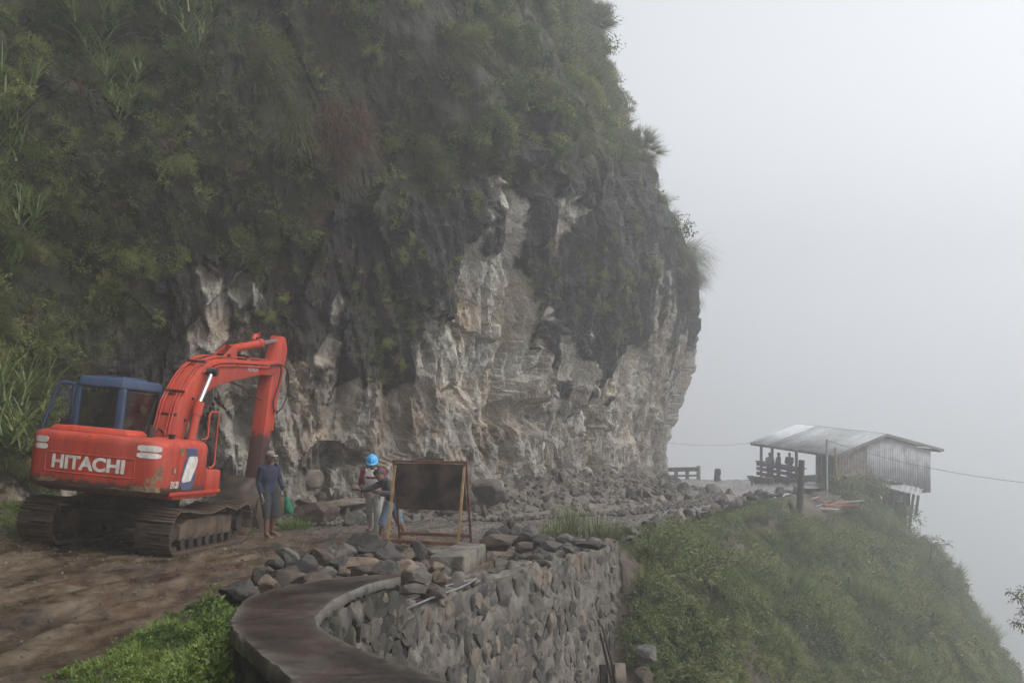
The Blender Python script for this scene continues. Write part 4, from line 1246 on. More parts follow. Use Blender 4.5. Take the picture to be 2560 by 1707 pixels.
# the heap beside the road: (x, y, width, height) in the photo, tone, label
HEAP = [
    (598, 1479, 76, 48, 'dark', 'large dark boulder at the grass edge, nearest end of the stone heap'), (670, 1466, 56, 38, 'tan', 'tan rounded boulder between the dark boulder and the parapet'),
    (713, 1453, 66, 41, 'brown', 'smooth brown oval boulder touching the parapet edge'), (644, 1443, 28, 33, 'dark', None), (670, 1433, 36, 23, 'dark', None),
    (718, 1430, 48, 26, 'dark', None), (690, 1410, 41, 28, 'dark', None), (726, 1392, 59, 28, 'grey', 'tilted grey slab lying on the road side of the stone heap'), (733, 1412, 38, 15, 'dark', None),
    (761, 1417, 48, 48, 'dark', 'dark pointed rock in the near half of the stone heap'), (802, 1400, 46, 48, 'brown', 'brown wedge-shaped rock standing upright in the stone heap'), (776, 1386, 36, 20, 'dark', None),
    (823, 1389, 28, 28, 'grey', None), (862, 1383, 51, 38, 'grey', 'rounded grey boulder on top of the stone heap'), (851, 1410, 43, 36, 'dark', None), (787, 1446, 61, 20, 'brown', None),
    (818, 1430, 38, 23, 'grey', None), (861, 1429, 31, 18, 'tan', 'small tan stone below the long tan boulder'), (904, 1410, 76, 28, 'tan', 'long tan boulder in the middle of the stone heap'), (910, 1428, 61, 26, 'brown', 'brown boulder under the long tan one'),
    (917, 1392, 38, 18, 'brown', None), (909, 1361, 71, 46, 'dark', 'dark jagged boulder at the top of the stone heap near the workers'), (948, 1384, 82, 51, 'dark', 'biggest dark boulder in the stone heap'),
    (966, 1364, 31, 13, 'brown', None), (1004, 1372, 41, 18, 'brown', None), (1024, 1389, 28, 28, 'tan', 'pale slab leaning beside the upright dark block'), (999, 1392, 36, 23, 'grey', None),
    (1040, 1384, 38, 46, 'dark', 'upright angular dark block before the rusty sign'), (994, 1412, 71, 33, 'dark', None), (963, 1430, 56, 33, 'dark', None), (1024, 1428, 66, 36, 'grey', None), (1060, 1420, 23, 28, 'brown', None),
    (1091, 1425, 41, 28, 'tan', 'pale block against the concrete beam'), (1114, 1430, 20, 23, 'grey', None), (1098, 1446, 33, 26, 'tan', 'pinkish tan stone beside the pipes'), (1019, 1456, 33, 41, 'brown', None), (1037, 1466, 23, 31, 'brown', None),
    (999, 1438, 20, 31, 'tan', None), (1050, 1440, 28, 20, 'dark', None), (1086, 1479, 51, 38, 'brown', 'brown rock lying across the grey pipes'), (1001, 1474, 48, 46, 'grey', 'slanted grey block at the end of the parapet'), (991, 1456, 31, 36, 'dark', None)]
for (px, py, w, h, tone, lab) in HEAP:
    d = float(np.interp(py, [1340, 1366, 1400, 1440, 1480], [13.4, 12.9, 12.1, 11.1, 10.1]))
    if px > 980: d = float(np.interp(py, [1360, 1400, 1440, 1480], [14.0, 13.3, 12.4, 11.6]))
    k = d / FPX
    o = put_rock(WP(px, py, d), w * k, h * k, mat=MR[tone], lib=SLAB_LIB if (lab and 'slab' in lab) else None, tilt=0.35 if (lab and 'tilted' in lab) else 0.0)
    tag(o, lab or {'dark': 'dark stone wedged among others in the roadside heap', 'brown': 'brown stone wedged among others in the roadside heap', 'grey': 'grey stone wedged among others in the roadside heap',
                   'tan': 'tan stone wedged among others in the roadside heap'}[tone], 'rock', 'stones heaped beside the parapet')
for k in range(46):      # hidden and half hidden stones that carry the heap
    py = rr.uniform(1375, 1490); px = rr.uniform(610, 1090)
    lim = np.interp(px, [600, 760, 900, 1100], [1470, 1425, 1385, 1420])
    if py < lim: continue
    d = float(np.interp(py, [1340, 1366, 1400, 1440, 1480], [13.9, 13.4, 12.6, 11.6, 10.6]))
    q = WP(px, py, d)
    inside_par = q.y < 10.6 and q.x > -2.2
    if inside_par: continue
    o = put_rock(q, rr.uniform(.1, .24), rr.uniform(.08, .18))
    tag(o, 'small stone filling gaps in the roadside heap', 'rock', 'small stones in the heap')
# second group beyond the beam
BEYOND = [(1236, 1338, 36, 28, 'dark', None), (1260, 1326, 30, 24, 'dark', None), (1278, 1311, 18, 20, 'dark', None), (1251, 1356, 71, 33, 'brown', 'broad brown mossy boulder beside the rusty sign feet'), (1287, 1338, 33, 36, 'dark', None),
          (1326, 1332, 36, 33, 'grey', 'rounded grey boulder beside the grass tuft'), (1317, 1344, 30, 24, 'dark', None), (1352, 1349, 48, 21, 'dark', None), (1415, 1350, 39, 26, 'grey', None), (1450, 1354, 30, 18, 'grey', None), (1421, 1370, 26, 20, 'grey', None),
          (1310, 1367, 36, 22, 'brown', None), (1380, 1366, 42, 22, 'grey', None), (1480, 1362, 60, 18, 'dark', None)]
for (px, py, w, h, tone, lab) in BEYOND:
    d = float(np.interp(py, [1305, 1340, 1372], [18.2, 16.9, 15.6]))
    k = d / FPX
    o = put_rock(WP(px, py, d), w * k, h * k, mat=MR[tone])
    tag(o, lab or {'dark': 'dark stone beyond the concrete beam near the wall top', 'brown': 'brown stone beyond the concrete beam near the wall top', 'grey': 'grey stone beyond the concrete beam near the wall top'}[tone], 'rock', 'stones on the wall top beyond the beam')
# big fallen blocks at the cliff foot
FOOT = [(790, 1285, 120, 62, 25.0, 'slab', 'long brown fallen slab behind the capped worker'), (886, 1297, 52, 46, 24.6, 'rock', 'pale fallen block left of the helmeted worker'), (782, 1197, 50, 55, 26.5, 'rock', 'pointed block leaning on the cliff above the long slab'),
        (850, 1262, 150, 30, 26.0, 'slab', 'flat dark ledge block at the cliff foot'), (1224, 1230, 75, 80, 27.5, 'slab', 'dark leaning slab on the cliff foot behind the sign'), (1460, 1236, 48, 66, 34.0, 'rock', 'pointed grey block sticking up from the rubble'),
        (1552, 1202, 62, 56, 42.0, 'rock', 'brown square block built into the rubble slope'), (1622, 1204, 105, 68, 44.0, 'slab', 'huge pale slab leaning on the nose of the cliff'), (1727, 1248, 52, 48, 41.0, 'rock', 'grey block in the rubble near the bend'),
        (1784, 1228, 44, 40, 42.5, 'rock', 'pyramid-shaped grey block at the road bend'), (1826, 1240, 24, 38, 42.0, 'slab', 'thin upright slab at the road bend'), (1716, 1290, 34, 22, 31.5, 'rock', 'pale boulder at the slope edge of the road'),
        (700, 1262, 70, 60, 25.6, 'rock', 'dark block at the cliff foot just right of the bucket'), (1120, 1270, 60, 40, 26.5, 'rock', 'grey block behind the sign board'), (1500, 1262, 40, 34, 34.5, 'rock', 'small grey block in front of the pointed one'), (1640, 1262, 46, 30, 38.5, 'rock', 'low brown block in the rubble below the pale slab')]
for (px, py, w, h, d, kind, lab) in FOOT:
    k = d / FPX
    me_ = rock_mesh('boulder', 300 + int(px), 4, 9, 0.12)
    me_.materials.append(MR['grey'] if 'pale' in lab or 'grey' in lab else MR['brown'] if 'brown' in lab else M_RUBBLE)
    o = link('boulder', me_, None, None, WP(px, py, d), (rr.uniform(-.2, .2), (0.5 if 'leaning' in lab else 0.0) + rr.uniform(-.15, .15), rr.uniform(-.4, .4)))
    o.scale = (w * k / 2 * 1.15, 0.5 * (w + h) * k / 2 * 1.0, h * k / 2 * 1.1)
    tag(o, lab, 'boulder', 'blocks fallen at the cliff foot')
# rubble along the foot
cnt = 0
while cnt < 190:
    s_ = rr.uniform(33.5, 64) if rr.random() < 0.8 else rr.uniform(38, 60)
    spread = np.interp(s_, [33, 38, 42, 50, 60, 66], [0.9, 1.6, 2.8, 3.4, 2.6, 1.0])
    u_ = rr.random() ** 1.5
    x, y, z, nx, ny = [float(v) for v in cliff_point(np.array(s_), np.array(0.0))]
    out = -0.3 + u_ * (spread + 0.3)
    hgt = max(0.0, (1 - out / (spread + 1e-6))) * np.interp(s_, [33, 40, 46, 60], [0.28, 0.6, 0.9, 0.7])
    size = rr.uniform(0.06, 0.20) * (1.0 + 0.012 * (s_ - 33)) * (1.5 if rr.random() < 0.12 else 1.0)
    px_, py_ = x + nx * out, y + ny * out
    o = link('rubble_stone', RUB_LIB[rr.randrange(14)], None, None, (px_, py_, float(road_z(py_)) + hgt + size * 0.35), (rr.uniform(0, 6), rr.uniform(0, 6), rr.uniform(0, 6)))
    o.scale = (size * rr.uniform(.8, 1.4), size * rr.uniform(.7, 1.1), size * rr.uniform(.4, .75))
    tag(o, 'broken stone in the rubble along the cliff foot', 'rubble', 'broken stones along the cliff foot')
    cnt += 1
# scree apron the rubble lies on
s2 = np.arange(32, 67, 0.12); u2 = np.linspace(0, 1, 40)
S2, U2 = np.meshgrid(s2, u2, indexing='ij')
x, y, z, nx, ny = cliff_point(S2, 0 * S2)
sp = np.interp(S2, [32, 36, 42, 50, 60, 66], [0.8, 1.2, 2.9, 3.5, 2.8, 1.2])
ox = -0.8 + U2 * (sp + 0.8)
AX, AY = x + nx * ox, y + ny * ox
hh = np.clip(1 - np.clip(ox, 0, None) / sp, 0, 1) ** 1.2 * np.interp(S2, [32, 36, 41, 46, 60, 66], [0.12, 0.22, 0.6, 0.95, 0.8, 0.4])
fa, fe = facets(S2 * 2.2, ox * 2.2 + S2 * 0.3, 17, 0.7)
fb, fe2 = facets(S2 * 5.2, ox * 5.2, 19, 0.7)
AZ = road_z(AY) + 0.03 + hh + (0.24 * fa + 0.12 * fb + 0.08 * fbm(AX * 5, AY * 5, 0 * AX, 3, 9)) * np.clip(hh * 3, 0.12, 1) - 0.35 * np.clip((U2 - 0.9) / 0.1, 0, 1)
scree = link('scree', grid_mesh('scree', AX.T, AY.T, AZ.T, False), M_RUBBLE)
tag(scree, 'apron of broken rock under the cliff', kind='structure')

# stones along the outer edge of the road
for k in range(44):
    y = rr.uniform(21.5, 47)
    q = Vector((float(edge_x(y)) + rr.uniform(-0.45, 0.12), y, 0)); q.z = float(road_z(y)) + 0.02
    sz = rr.uniform(0.07, 0.20) * (1 + 0.012 * (y - 20))
    o = link('edge_stone', RUB_LIB[rr.randrange(14)], None, None, q, (rr.uniform(0, 6), rr.uniform(0, 6), rr.uniform(0, 6)))
    o.scale = (sz * rr.uniform(.9, 1.5), sz, sz * rr.uniform(.5, .85))
    tag(o, 'stone lying along the outer edge of the road above the hillside', 'rubble', 'stones along the outer road edge')
# ------------------------------------------------------------------ rusty sign on an A-frame
M_RUST = simple('rusted_sheet', (0.020, 0.015, 0.012), (0.125, 0.088, 0.066), 3.5, 0.75, 0.25, 0.01, lo=0.40, hi=0.72)
M_RUSTBAR = simple('rust_angle_iron', (0.060, 0.022, 0.014), (0.15, 0.058, 0.034), 6, 0.8, 0.25)
M_YELBAR = simple('faded_yellow_wood', (0.16, 0.095, 0.040), (0.30, 0.19, 0.085), 6, 0.8, 0.25)
M_WOOD = simple('grey_wood', (0.055, 0.044, 0.034), (0.16, 0.135, 0.108), 6, 0.85, 0.35)
M_DARKWOOD = simple('dark_wood', (0.016, 0.013, 0.011), (0.055, 0.045, 0.037), 6, 0.85, 0.3)
sg_c = GR(1165, 1386)
sign = empty('sign_board', sg_c)
tag(sign, 'rusty blank sign board on an A-frame stand beside the stone heap', 'sign')
ex_, ey_ = Vector((0.985, -0.17, 0)), Vector((0.17, 0.985, 0))      # width and depth directions of the stand
def sp_(a, b, h):    # a along the width (0 = right leg), b depth (0 = ridge), h up
    q = sg_c + ex_ * a + ey_ * b
    return q - sg_c + Vector((0, 0, h))
gz = lambda a, b: float(road_z((sg_c + ex_ * a + ey_ * b).y)) - sg_c.z
W_ = -1.20
TOPH = 1.47
TR, TLp = sp_(0, 0, TOPH), sp_(W_, 0, TOPH)
for nm, (p, q), mat, w in (('back_leg', (sp_(0, 0, TOPH), sp_(0.02, 0.36, gz(0.02, 0.36) - 0.02)), M_RUSTBAR, 0.034), ('back_leg', (sp_(W_, 0, TOPH), sp_(W_ + 0.02, 0.36, gz(W_, 0.36) - 0.02)), M_RUSTBAR, 0.034),
                           ('front_leg', (sp_(-0.02, -0.03, TOPH - 0.06), sp_(-0.05, -0.46, gz(-0.05, -0.46) - 0.02)), M_YELBAR, 0.036), ('front_leg', (sp_(W_ + 0.03, -0.03, TOPH - 0.06), sp_(W_, -0.46, gz(W_, -0.46) - 0.02)), M_YELBAR, 0.036),
                           ('top_rail', (sp_(W_ - 0.02, 0, TOPH + 0.01), sp_(0.02, 0, TOPH + 0.01)), M_RUSTBAR, 0.035),
                           ('front_rail', (sp_(W_ - 0.06, -0.40, gz(-0.6, -0.4) + 0.235), sp_(-0.02, -0.40, gz(-0.6, -0.4) + 0.21)), M_RUSTBAR, 0.05),
                           ('back_rail', (sp_(W_ + 0.02, 0.30, gz(-0.6, 0.3) + 0.30), sp_(0.02, 0.30, gz(-0.6, 0.3) + 0.29)), M_RUSTBAR, 0.05)):
    MB().bar(p, q, w, w).build(nm, mat, sign)
bt, bb = TOPH - 0.015, TOPH - 0.79
def brd(a, h, off): return sp_(a, 0.36 * (TOPH - h) / (TOPH) + off, h)
p4 = [brd(W_ + 0.02, bb, -0.024), brd(-0.02, bb, -0.024), brd(-0.02, bt, -0.024), brd(W_ + 0.02, bt, -0.024)]
nrm = (p4[1] - p4[0]).cross(p4[3] - p4[0]).normalized() * 0.012
MB().add(p4 + [p + nrm for p in p4], [(0, 1, 2, 3), (7, 6, 5, 4), (0, 4, 5, 1), (1, 5, 6, 2), (2, 6, 7, 3), (3, 7, 4, 0)]).build('panel', M_RUST, sign)

# concrete beam, plank, pipes
a_, b_ = GR(1159, 1442), GR(1218, 1402)
dirb = (b_ - a_).normalized()
sideb = Vector((-dirb.y, dirb.x, 0)).normalized()
beam = MB()
c_ = (a_ + b_) / 2 + sideb * 0.23
L_ = (b_ - a_).length
bo = empty('concrete_beam', c_)
M_BEAM_ROT = Matrix((sideb * -1, dirb, Vector(sideb * -1).cross(dirb))).transposed()
beam.box((0, 0, 0.13), (0.46, L_, 0.28), rot=M_BEAM_ROT)
bobj = beam.build('block', simple('stained_concrete', (0.030, 0.027, 0.020), (0.17, 0.155, 0.125), 4, 0.85, 0.6, 0.03), bo, bevel=0.03)
tag(bo, 'short weathered concrete beam lying before the rusty sign', 'beam', kind='thing')
nail = MB().tube([M_BEAM_ROT @ Vector((0.2, L_ / 2, 0.16)), M_BEAM_ROT @ Vector((0.34, L_ / 2 + 0.04, 0.16))], 0.012, 6)
nail.build('rebar', M_RUSTBAR, bo)
pl = MB().bar(GR(1075, 1388) + Vector((0, 0, 0.02)), GR(1190, 1384) + Vector((0, 0, 0.02)), 0.34, 0.10)
o = pl.build('concrete_slab', M_OLDCON, None, bevel=0.02)
tag(o, 'flat concrete slab on the ground between the sign feet', 'slab', kind='thing')
M_PIPE = simple('grey_pipe', (0.08, 0.08, 0.085), (0.15, 0.15, 0.155), 8, 0.5, 0.0)
for nm, pts in (('upper grey pipe of the three running along the wall top', [(1000, 1507), (1055, 1487), (1092, 1470), (1140, 1458), (1188, 1449)]),
                ('lower grey pipe of the three running along the wall top', [(1003, 1526), (1055, 1504), (1110, 1482), (1155, 1466), (1190, 1447)]),
                ('short grey pipe between the beam and the wall crown', [(1112, 1466), (1150, 1454), (1192, 1446)])):
    P = [GR(a, b, 0.10) for a, b in pts]
    o = MB().tube([tuple(p) for p in catmull(np.array([p[:] for p in P]), 8)], 0.013, 8).build('pipe', M_PIPE)
    tag(o, nm, 'pipe', 'pipes along the wall top')

# timber posts and steel bars standing in the gully below the wall
def gul(px, py, d): return WP(px, py, d)
o = empty('timber_post', gul(1560, 1760, 10.6))
base = o.location.copy()
def lean_bar(name, top, bot, w, h, mat, parent): return MB().bar(Vector(top) - base, Vector(bot) - base, w, h).build(name, mat, parent, bevel=0.006)
tag(o, 'thick sawn timber post standing in the gully below the wall', 'post')
lean_bar('trunk_beam', gul(1545, 1657, 10.6), gul(1590, 1900, 10.2) + Vector((0, 0, -1.2)), 0.115, 0.10, M_WOOD, o)
o2 = MB().bar(gul(1508, 1660, 10.7), gul(1540, 1900, 10.3) + Vector((0, 0, -1.2)), 0.07, 0.05).build('timber_post', M_DARKWOOD)
tag(o2, 'thin dark timber post left of the sawn one in the gully', 'post')
for (t_, b__, lab) in (((1501, 1583), (1533, 1720), 'left steel bar rising from the gully posts'), ((1506, 1566), (1540, 1700), 'right steel bar rising from the gully posts')):
    o3 = MB().tube([gul(t_[0], t_[1], 10.75), gul(b__[0], b__[1], 10.5), gul(b__[0] + 30, b__[1] + 150, 10.3) + Vector((0, 0, -1.0))], 0.0125, 8).build('steel_bar', M_DARKWOOD)
    tag(o3, lab, 'bar', 'steel bars in the gully')
# ------------------------------------------------------------------ people
def remeshed(mb, name, mat, parent, voxel, smooth_it=4, decim=None):
    o = mb.build(name, mat)
    md = o.modifiers.new('remesh', 'REMESH'); md.mode = 'VOXEL'; md.voxel_size = voxel; md.use_smooth_shade = True
    if smooth_it:
        ms = o.modifiers.new('smooth', 'SMOOTH'); ms.factor = 0.5; ms.iterations = smooth_it
    if decim:
        dc = o.modifiers.new('decimate', 'DECIMATE'); dc.ratio = decim
    bpy.context.view_layer.update()
    me = bpy.data.meshes.new_from_object(o.evaluated_get(bpy.context.evaluated_depsgraph_get()))
    old = o.data
    o.modifiers.clear()
    o.data = me
    bpy.data.meshes.remove(old)
    me.polygons.foreach_set('use_smooth', [True] * len(me.polygons))
    if len(me.materials) == 0: me.materials.append(mat)
    o.parent = parent
    return o

def ell_loft(mb, rings, n=16):
    """rings: (centre, lateral half vector, depth half vector)"""
    V, F = [], []
    for (c, a, b) in rings:
        for k in range(n):
            q = 2 * math.pi * k / n
            V.append(Vector(c) + Vector(a) * math.cos(q) + Vector(b) * math.sin(q))
    for i in range(len(rings) - 1):
        for k in range(n):
            F.append((i * n + k, i * n + (k + 1) % n, (i + 1) * n + (k + 1) % n, (i + 1) * n + k))
    F.append(tuple(range(n - 1, -1, -1)))
    F.append(tuple((len(rings) - 1) * n + k for k in range(n)))
    return mb.add(V, F, True)

def ball(mb, c, r, n=10):
    r = Vector(r) if hasattr(r, '__len__') else Vector((r, r, r))
    rings = []
    V, F = [], []
    for i in range(1, n):
        th = math.pi * i / n
        for k in range(2 * n):
            ph = math.pi * k / n
            V.append(Vector(c) + Vector((r.x * math.sin(th) * math.cos(ph), r.y * math.sin(th) * math.sin(ph), r.z * math.cos(th))))
    m = 2 * n
    for i in range(n - 2):
        for k in range(m):
            F.append((i * m + k, (i + 1) * m + k, (i + 1) * m + (k + 1) % m, i * m + (k + 1) % m))
    F.append(tuple(range(m)))
    F.append(tuple((n - 2) * m + k for k in range(m - 1, -1, -1)))
    return mb.add(V, F, True)

def V3(*a): return Vector(a)

def hand(mb, wrist, direction, palm_n, size=1.0, curl=0.3, spread=0.12):
    """palm with four fingers and a thumb leaving its side"""
    d = Vector(direction).normalized()
    n = Vector(palm_n); n = (n - d * n.dot(d)).normalized()
    s = d.cross(n)
    w = Vector(wrist)
    ell_loft(mb, [(w - d * 0.02, s * 0.026 * size, n * 0.019 * size), (w + d * 0.03 * size, s * 0.036 * size, n * 0.017 * size), (w + d * 0.075 * size, s * 0.042 * size, n * 0.016 * size), (w + d * 0.092 * size, s * 0.038 * size, n * 0.013 * size)], 12)
    for k, (off, ln) in enumerate(((-0.031, 0.068), (-0.010, 0.080), (0.011, 0.075), (0.031, 0.058))):
        b = w + d * 0.085 * size + s * off * size
        dd = (d + s * off / 0.031 * spread).normalized()
        p1 = b + dd * ln * 0.45 * size - n * 0.0
        p2 = p1 + (dd - n * curl).normalized() * ln * 0.32 * size
        p3 = p2 + (dd - n * curl * 2.2).normalized() * ln * 0.25 * size
        mb.tube([b - dd * 0.015, p1, p2, p3], [0.0105 * size, 0.0098 * size, 0.009 * size, 0.0075 * size], 7)
    b = w + d * 0.025 * size - s * 0.032 * size
    mb.tube([b + s * 0.01, b + (d * 0.6 - s * 0.75).normalized() * 0.035 * size, b + (d * 0.85 - s * 0.5).normalized() * 0.068 * size], [0.013 * size, 0.0115 * size, 0.008 * size], 7)

def skin_mat(name, c=(0.16, 0.085, 0.055)):
    return simple(name, tuple(x * 0.85 for x in c), c, 6, 0.55, 0.05)
M_SKIN = skin_mat('brown_skin')
M_HAIR = simple('black_hair', (0.006, 0.005, 0.005), (0.018, 0.016, 0.014), 20, 0.5, 0.4)
M_EYE = NT('dark_eye').set(col=(0.008, 0.006, 0.005), rough=0.3).m
def cloth(name, c, var=0.75, scale=5): return simple(name, tuple(x * var for x in c), c, scale, 0.9, 0.35, 0.012)

def person(J, loc, rotz=0.0, scale=1.0, voxel=0.011, outfit=(), skin=M_SKIN, label='', group=None, face=True):
    """J: joint positions (feet near z = 0). The body is one mesh; garments are parts."""
    root = empty('person', loc, (0, 0, rotz))
    root.scale = (scale,) * 3
    tag(root, label, 'person', group)
    g = lambda k: Vector(J[k])
    lat = (g('shL') - g('shR')).normalized()
    spine = (g('neck') - g('pelvis')).normalized()
    fwd = lat.cross(spine) * -1.0          # forward (facing -y when lat = +x)
    fwd = spine.cross(lat) * -1.0 if False else (-(spine.cross(lat))).normalized() * -1
    fwd = lat.cross(spine).normalized()
    hd = g('head')
    hu = Vector(J.get('head_up', (0, 0, 1))).normalized()
    hf = Vector(J['face']).normalized(); hf = (hf - hu * hf.dot(hu)).normalized()
    hl = hf.cross(hu)
    body = MB()
    pel, chest, neck = g('pelvis'), g('chest'), g('neck')
    mid = pel.lerp(chest, 0.45)
    torso = [(pel - spine * 0.07, 0.135, 0.095), (pel + spine * 0.02, 0.155, 0.105), (mid, 0.135, 0.092), (chest - spine * 0.02, 0.160, 0.105), (chest + spine * 0.08, 0.168, 0.10), (neck - spine * 0.065, 0.13, 0.08), (neck - spine * 0.02, 0.06, 0.058)]
    def torso_loft(mb, grow, a=0, b=None):
        ell_loft(mb, [(c, lat * (w + grow), fwd * (dp + grow)) for (c, w, dp) in torso[a:b]], 18)
    torso_loft(body, -0.004)
    body.tube([neck - spine * 0.05, neck.lerp(hd, 0.6)], [0.052, 0.047], 12)
    ell_loft(body, [(hd + hu * z - hf * 0.005 + hf * fo, hl * w, hf * dp) for (z, w, dp, fo) in ((-0.115, 0.028, 0.030, 0.045), (-0.095, 0.048, 0.055, 0.02), (-0.05, 0.064, 0.078, 0.008), (0.0, 0.072, 0.090, 0.0), (0.045, 0.073, 0.092, -0.003), (0.085, 0.058, 0.072, -0.006), (0.108, 0.025, 0.032, -0.008))], 16)
    body.tube([hd + hf * 0.08 + hu * 0.018, hd + hf * 0.112 - hu * 0.028], [0.010, 0.016], 8)      # nose
    for s_ in (-1, 1):
        ball(body, hd + hl * 0.075 * s_ - hu * 0.005, (0.012, 0.016, 0.028), 6)
    body.tube([hd + hf * 0.078 - hu * 0.066 - hl * 0.02, hd + hf * 0.086 - hu * 0.066, hd + hf * 0.078 - hu * 0.066 + hl * 0.02], [0.007, 0.010, 0.007], 6)
    def arm_tubes(mb, s_, grow, upto=2.0, cuff=False):
        a, b, c = g('sh' + s_), g('el' + s_), g('wr' + s_)
        mb.tube([a - lat * (0.03 if s_ == 'L' else -0.03), a, a.lerp(b, 0.5), b], [0.058 + grow, 0.057 + grow, 0.048 + grow, 0.041 + grow], 12)
        if upto > 1:
            e = b.lerp(c, min(1.0, upto - 1))
            mb.tube([b, b.lerp(e, 0.35), e], [0.041 + grow, 0.040 + grow, (0.028 if not cuff else 0.032) + grow], 12)
    def leg_tubes(mb, s_, grow, upto=2.0):
        a, b, c = g('hip' + s_), g('kn' + s_), g('an' + s_)
        mb.tube([a + spine * 0.03, a.lerp(b, 0.3), b], [0.088 + grow, 0.080 + grow, 0.056 + grow], 14)
        if upto > 1:
            e = b.lerp(c, min(1.0, upto - 1))
            r2 = float(np.interp(upto - 1, [0, 0.35, 1], [0.056, 0.056, 0.037]))
            mb.tube([b, b.lerp(e, 0.4), e], [0.056 + grow, 0.055 + grow, r2 + grow], 14)
    for s_ in 'LR':
        arm_tubes(body, s_, 0.0)
        leg_tubes(body, s_, 0.0)
        an, toe = g('an' + s_), g('toe' + s_)
        heel = an + (an - toe) * 0.22; heel.z = toe.z + 0.012
        body.tube([an, an - Vector((0, 0, 0.03))], [0.037, 0.036], 10)
        body.tube([heel, an.lerp(toe, 0.35) * 1.0, toe], [0.030, 0.034, 0.022], 10)
        hd_ = Vector(J['hand' + s_]) if ('hand' + s_) in J else g('wr' + s_) - g('el' + s_)
        hand(body, g('wr' + s_), hd_, J.get('palm' + s_, lat * (-1 if s_ == 'L' else 1)), 1.0, J.get('curl', 0.35))
    bo_ = remeshed(body, 'body', skin, root, voxel, 2, 0.5 if voxel < 0.02 else None)
    if face:
        for s_ in (-1, 1):
            ball(MB(), hd + hf * 0.083 + hl * 0.028 * s_ + hu * 0.010, (0.009, 0.009, 0.006), 6).build('eye', M_EYE, bo_)
    for (kind, mat, arg) in outfit:
        m_ = MB()
        if kind in ('shirt', 'jacket'):
            torso_loft(m_, arg.get('grow', 0.016), arg.get('a', 0))
            for s_ in 'LR': arm_tubes(m_, s_, arg.get('grow', 0.016) * 0.8, arg.get('sleeve', 1.95), True)
            if kind == 'jacket': m_.tube([neck - spine * 0.03, neck + spine * 0.035], [0.085, 0.068], 12)
            if arg.get('tail', 0):
                q = arg['tail']
                ell_loft(m_, [(pel - spine * q, lat * 0.168, fwd * 0.122), (pel + spine * 0.03, lat * 0.172, fwd * 0.124)], 18)
            remeshed(m_, kind, mat, root, max(voxel, 0.012), 3, 0.5 if voxel < 0.02 else None)
        elif kind == 'sleeves':
            for s_ in 'LR':
                m2 = MB(); arm_tubes(m2, s_, arg.get('grow', 0.02), arg.get('sleeve', 1.3), True)
                remeshed(m2, 'sleeve', mat, root, max(voxel, 0.012), 2)
        elif kind == 'trousers':
            ell_loft(m_, [(pel - spine * 0.10, lat * 0.130, fwd * 0.10), (pel - spine * 0.03, lat * 0.160, fwd * 0.113), (pel + spine * 0.07, lat * 0.150, fwd * 0.108)], 18)
            for s_ in 'LR': leg_tubes(m_, s_, arg.get('grow', 0.014), arg.get('leg', 1.95))
            remeshed(m_, arg.get('name', 'trousers'), mat, root, max(voxel, 0.012), 3, 0.5 if voxel < 0.02 else None)
        elif kind == 'band':
            ell_loft(m_, [(chest + spine * 0.015, lat * 0.181, fwd * 0.127), (chest + spine * 0.055, lat * 0.186, fwd * 0.125)], 24)
            m_.build('shirt_band', mat, root)
        elif kind == 'hair':
            ell_loft(m_, [(hd + hu * z + hf * fo, hl * w, hf * dp) for (z, w, dp, fo) in ((-0.03, 0.074, 0.062, -0.045), (0.01, 0.080, 0.085, -0.02), (0.05, 0.082, 0.100, -0.006), (0.09, 0.070, 0.086, -0.008), (0.118, 0.035, 0.045, -0.01))], 18)
            h_ = remeshed(m_, 'hair', mat, root, 0.012, 1)
        elif kind == 'cap':
            ell_loft(m_, [(hd + hu * z, hl * w, hf * dp) for (z, w, dp) in ((0.035, 0.083, 0.103), (0.075, 0.081, 0.098), (0.112, 0.058, 0.070), (0.128, 0.020, 0.025))], 20)
            cp = m_.build('cap', mat, root)
            b_ = MB()
            P = [hd + hu * 0.035 + hl * 0.075 + hf * 0.06, hd + hu * 0.03 + hl * 0.06 + hf * 0.15, hd + hu * 0.022 + hf * 0.185, hd + hu * 0.03 - hl * 0.06 + hf * 0.15, hd + hu * 0.035 - hl * 0.075 + hf * 0.06]
            b_.add(P + [p + hu * 0.01 for p in P], [(4, 3, 2, 1, 0), (5, 6, 7, 8, 9)] + [(i, (i + 1) % 5, 5 + (i + 1) % 5, 5 + i) for i in range(5)])
            b_.build('brim', arg.get('brim', mat), cp)
        elif kind == 'helmet':
            ell_loft(m_, [(hd + hu * z, hl * w, hf * dp) for (z, w, dp) in ((0.03, 0.112, 0.132), (0.055, 0.110, 0.130), (0.10, 0.094, 0.110), (0.135, 0.062, 0.072), (0.152, 0.022, 0.026))], 24)
            hm = m_.build('helmet', mat, root)
            b_ = MB()
            ell_loft(b_, [(hd + hu * 0.018 + hf * 0.02, hl * 0.124, hf * 0.160), (hd + hu * 0.032 + hf * 0.012, hl * 0.120, hf * 0.150), (hd + hu * 0.04, hl * 0.110, hf * 0.130)], 24)
            b_.build('brim', mat, hm)
            MB().tube([hd + hu * 0.05 + hf * 0.132, hd + hu * 0.11 + hf * 0.108, hd + hu * 0.153, hd + hu * 0.11 - hf * 0.108, hd + hu * 0.05 - hf * 0.132], 0.014, 6).build('ridge', mat, hm)
        elif kind == 'glove':
            s_ = arg['side']
            hand(m_, g('wr' + s_) - (g('wr' + s_) - g('el' + s_)).normalized() * 0.0, J.get('hand' + s_, g('wr' + s_) - g('el' + s_)), J.get('palm' + s_, lat), 1.22, 0.5)
            remeshed(m_, 'glove', mat, root, 0.010, 2)
        elif kind == 'slippers':
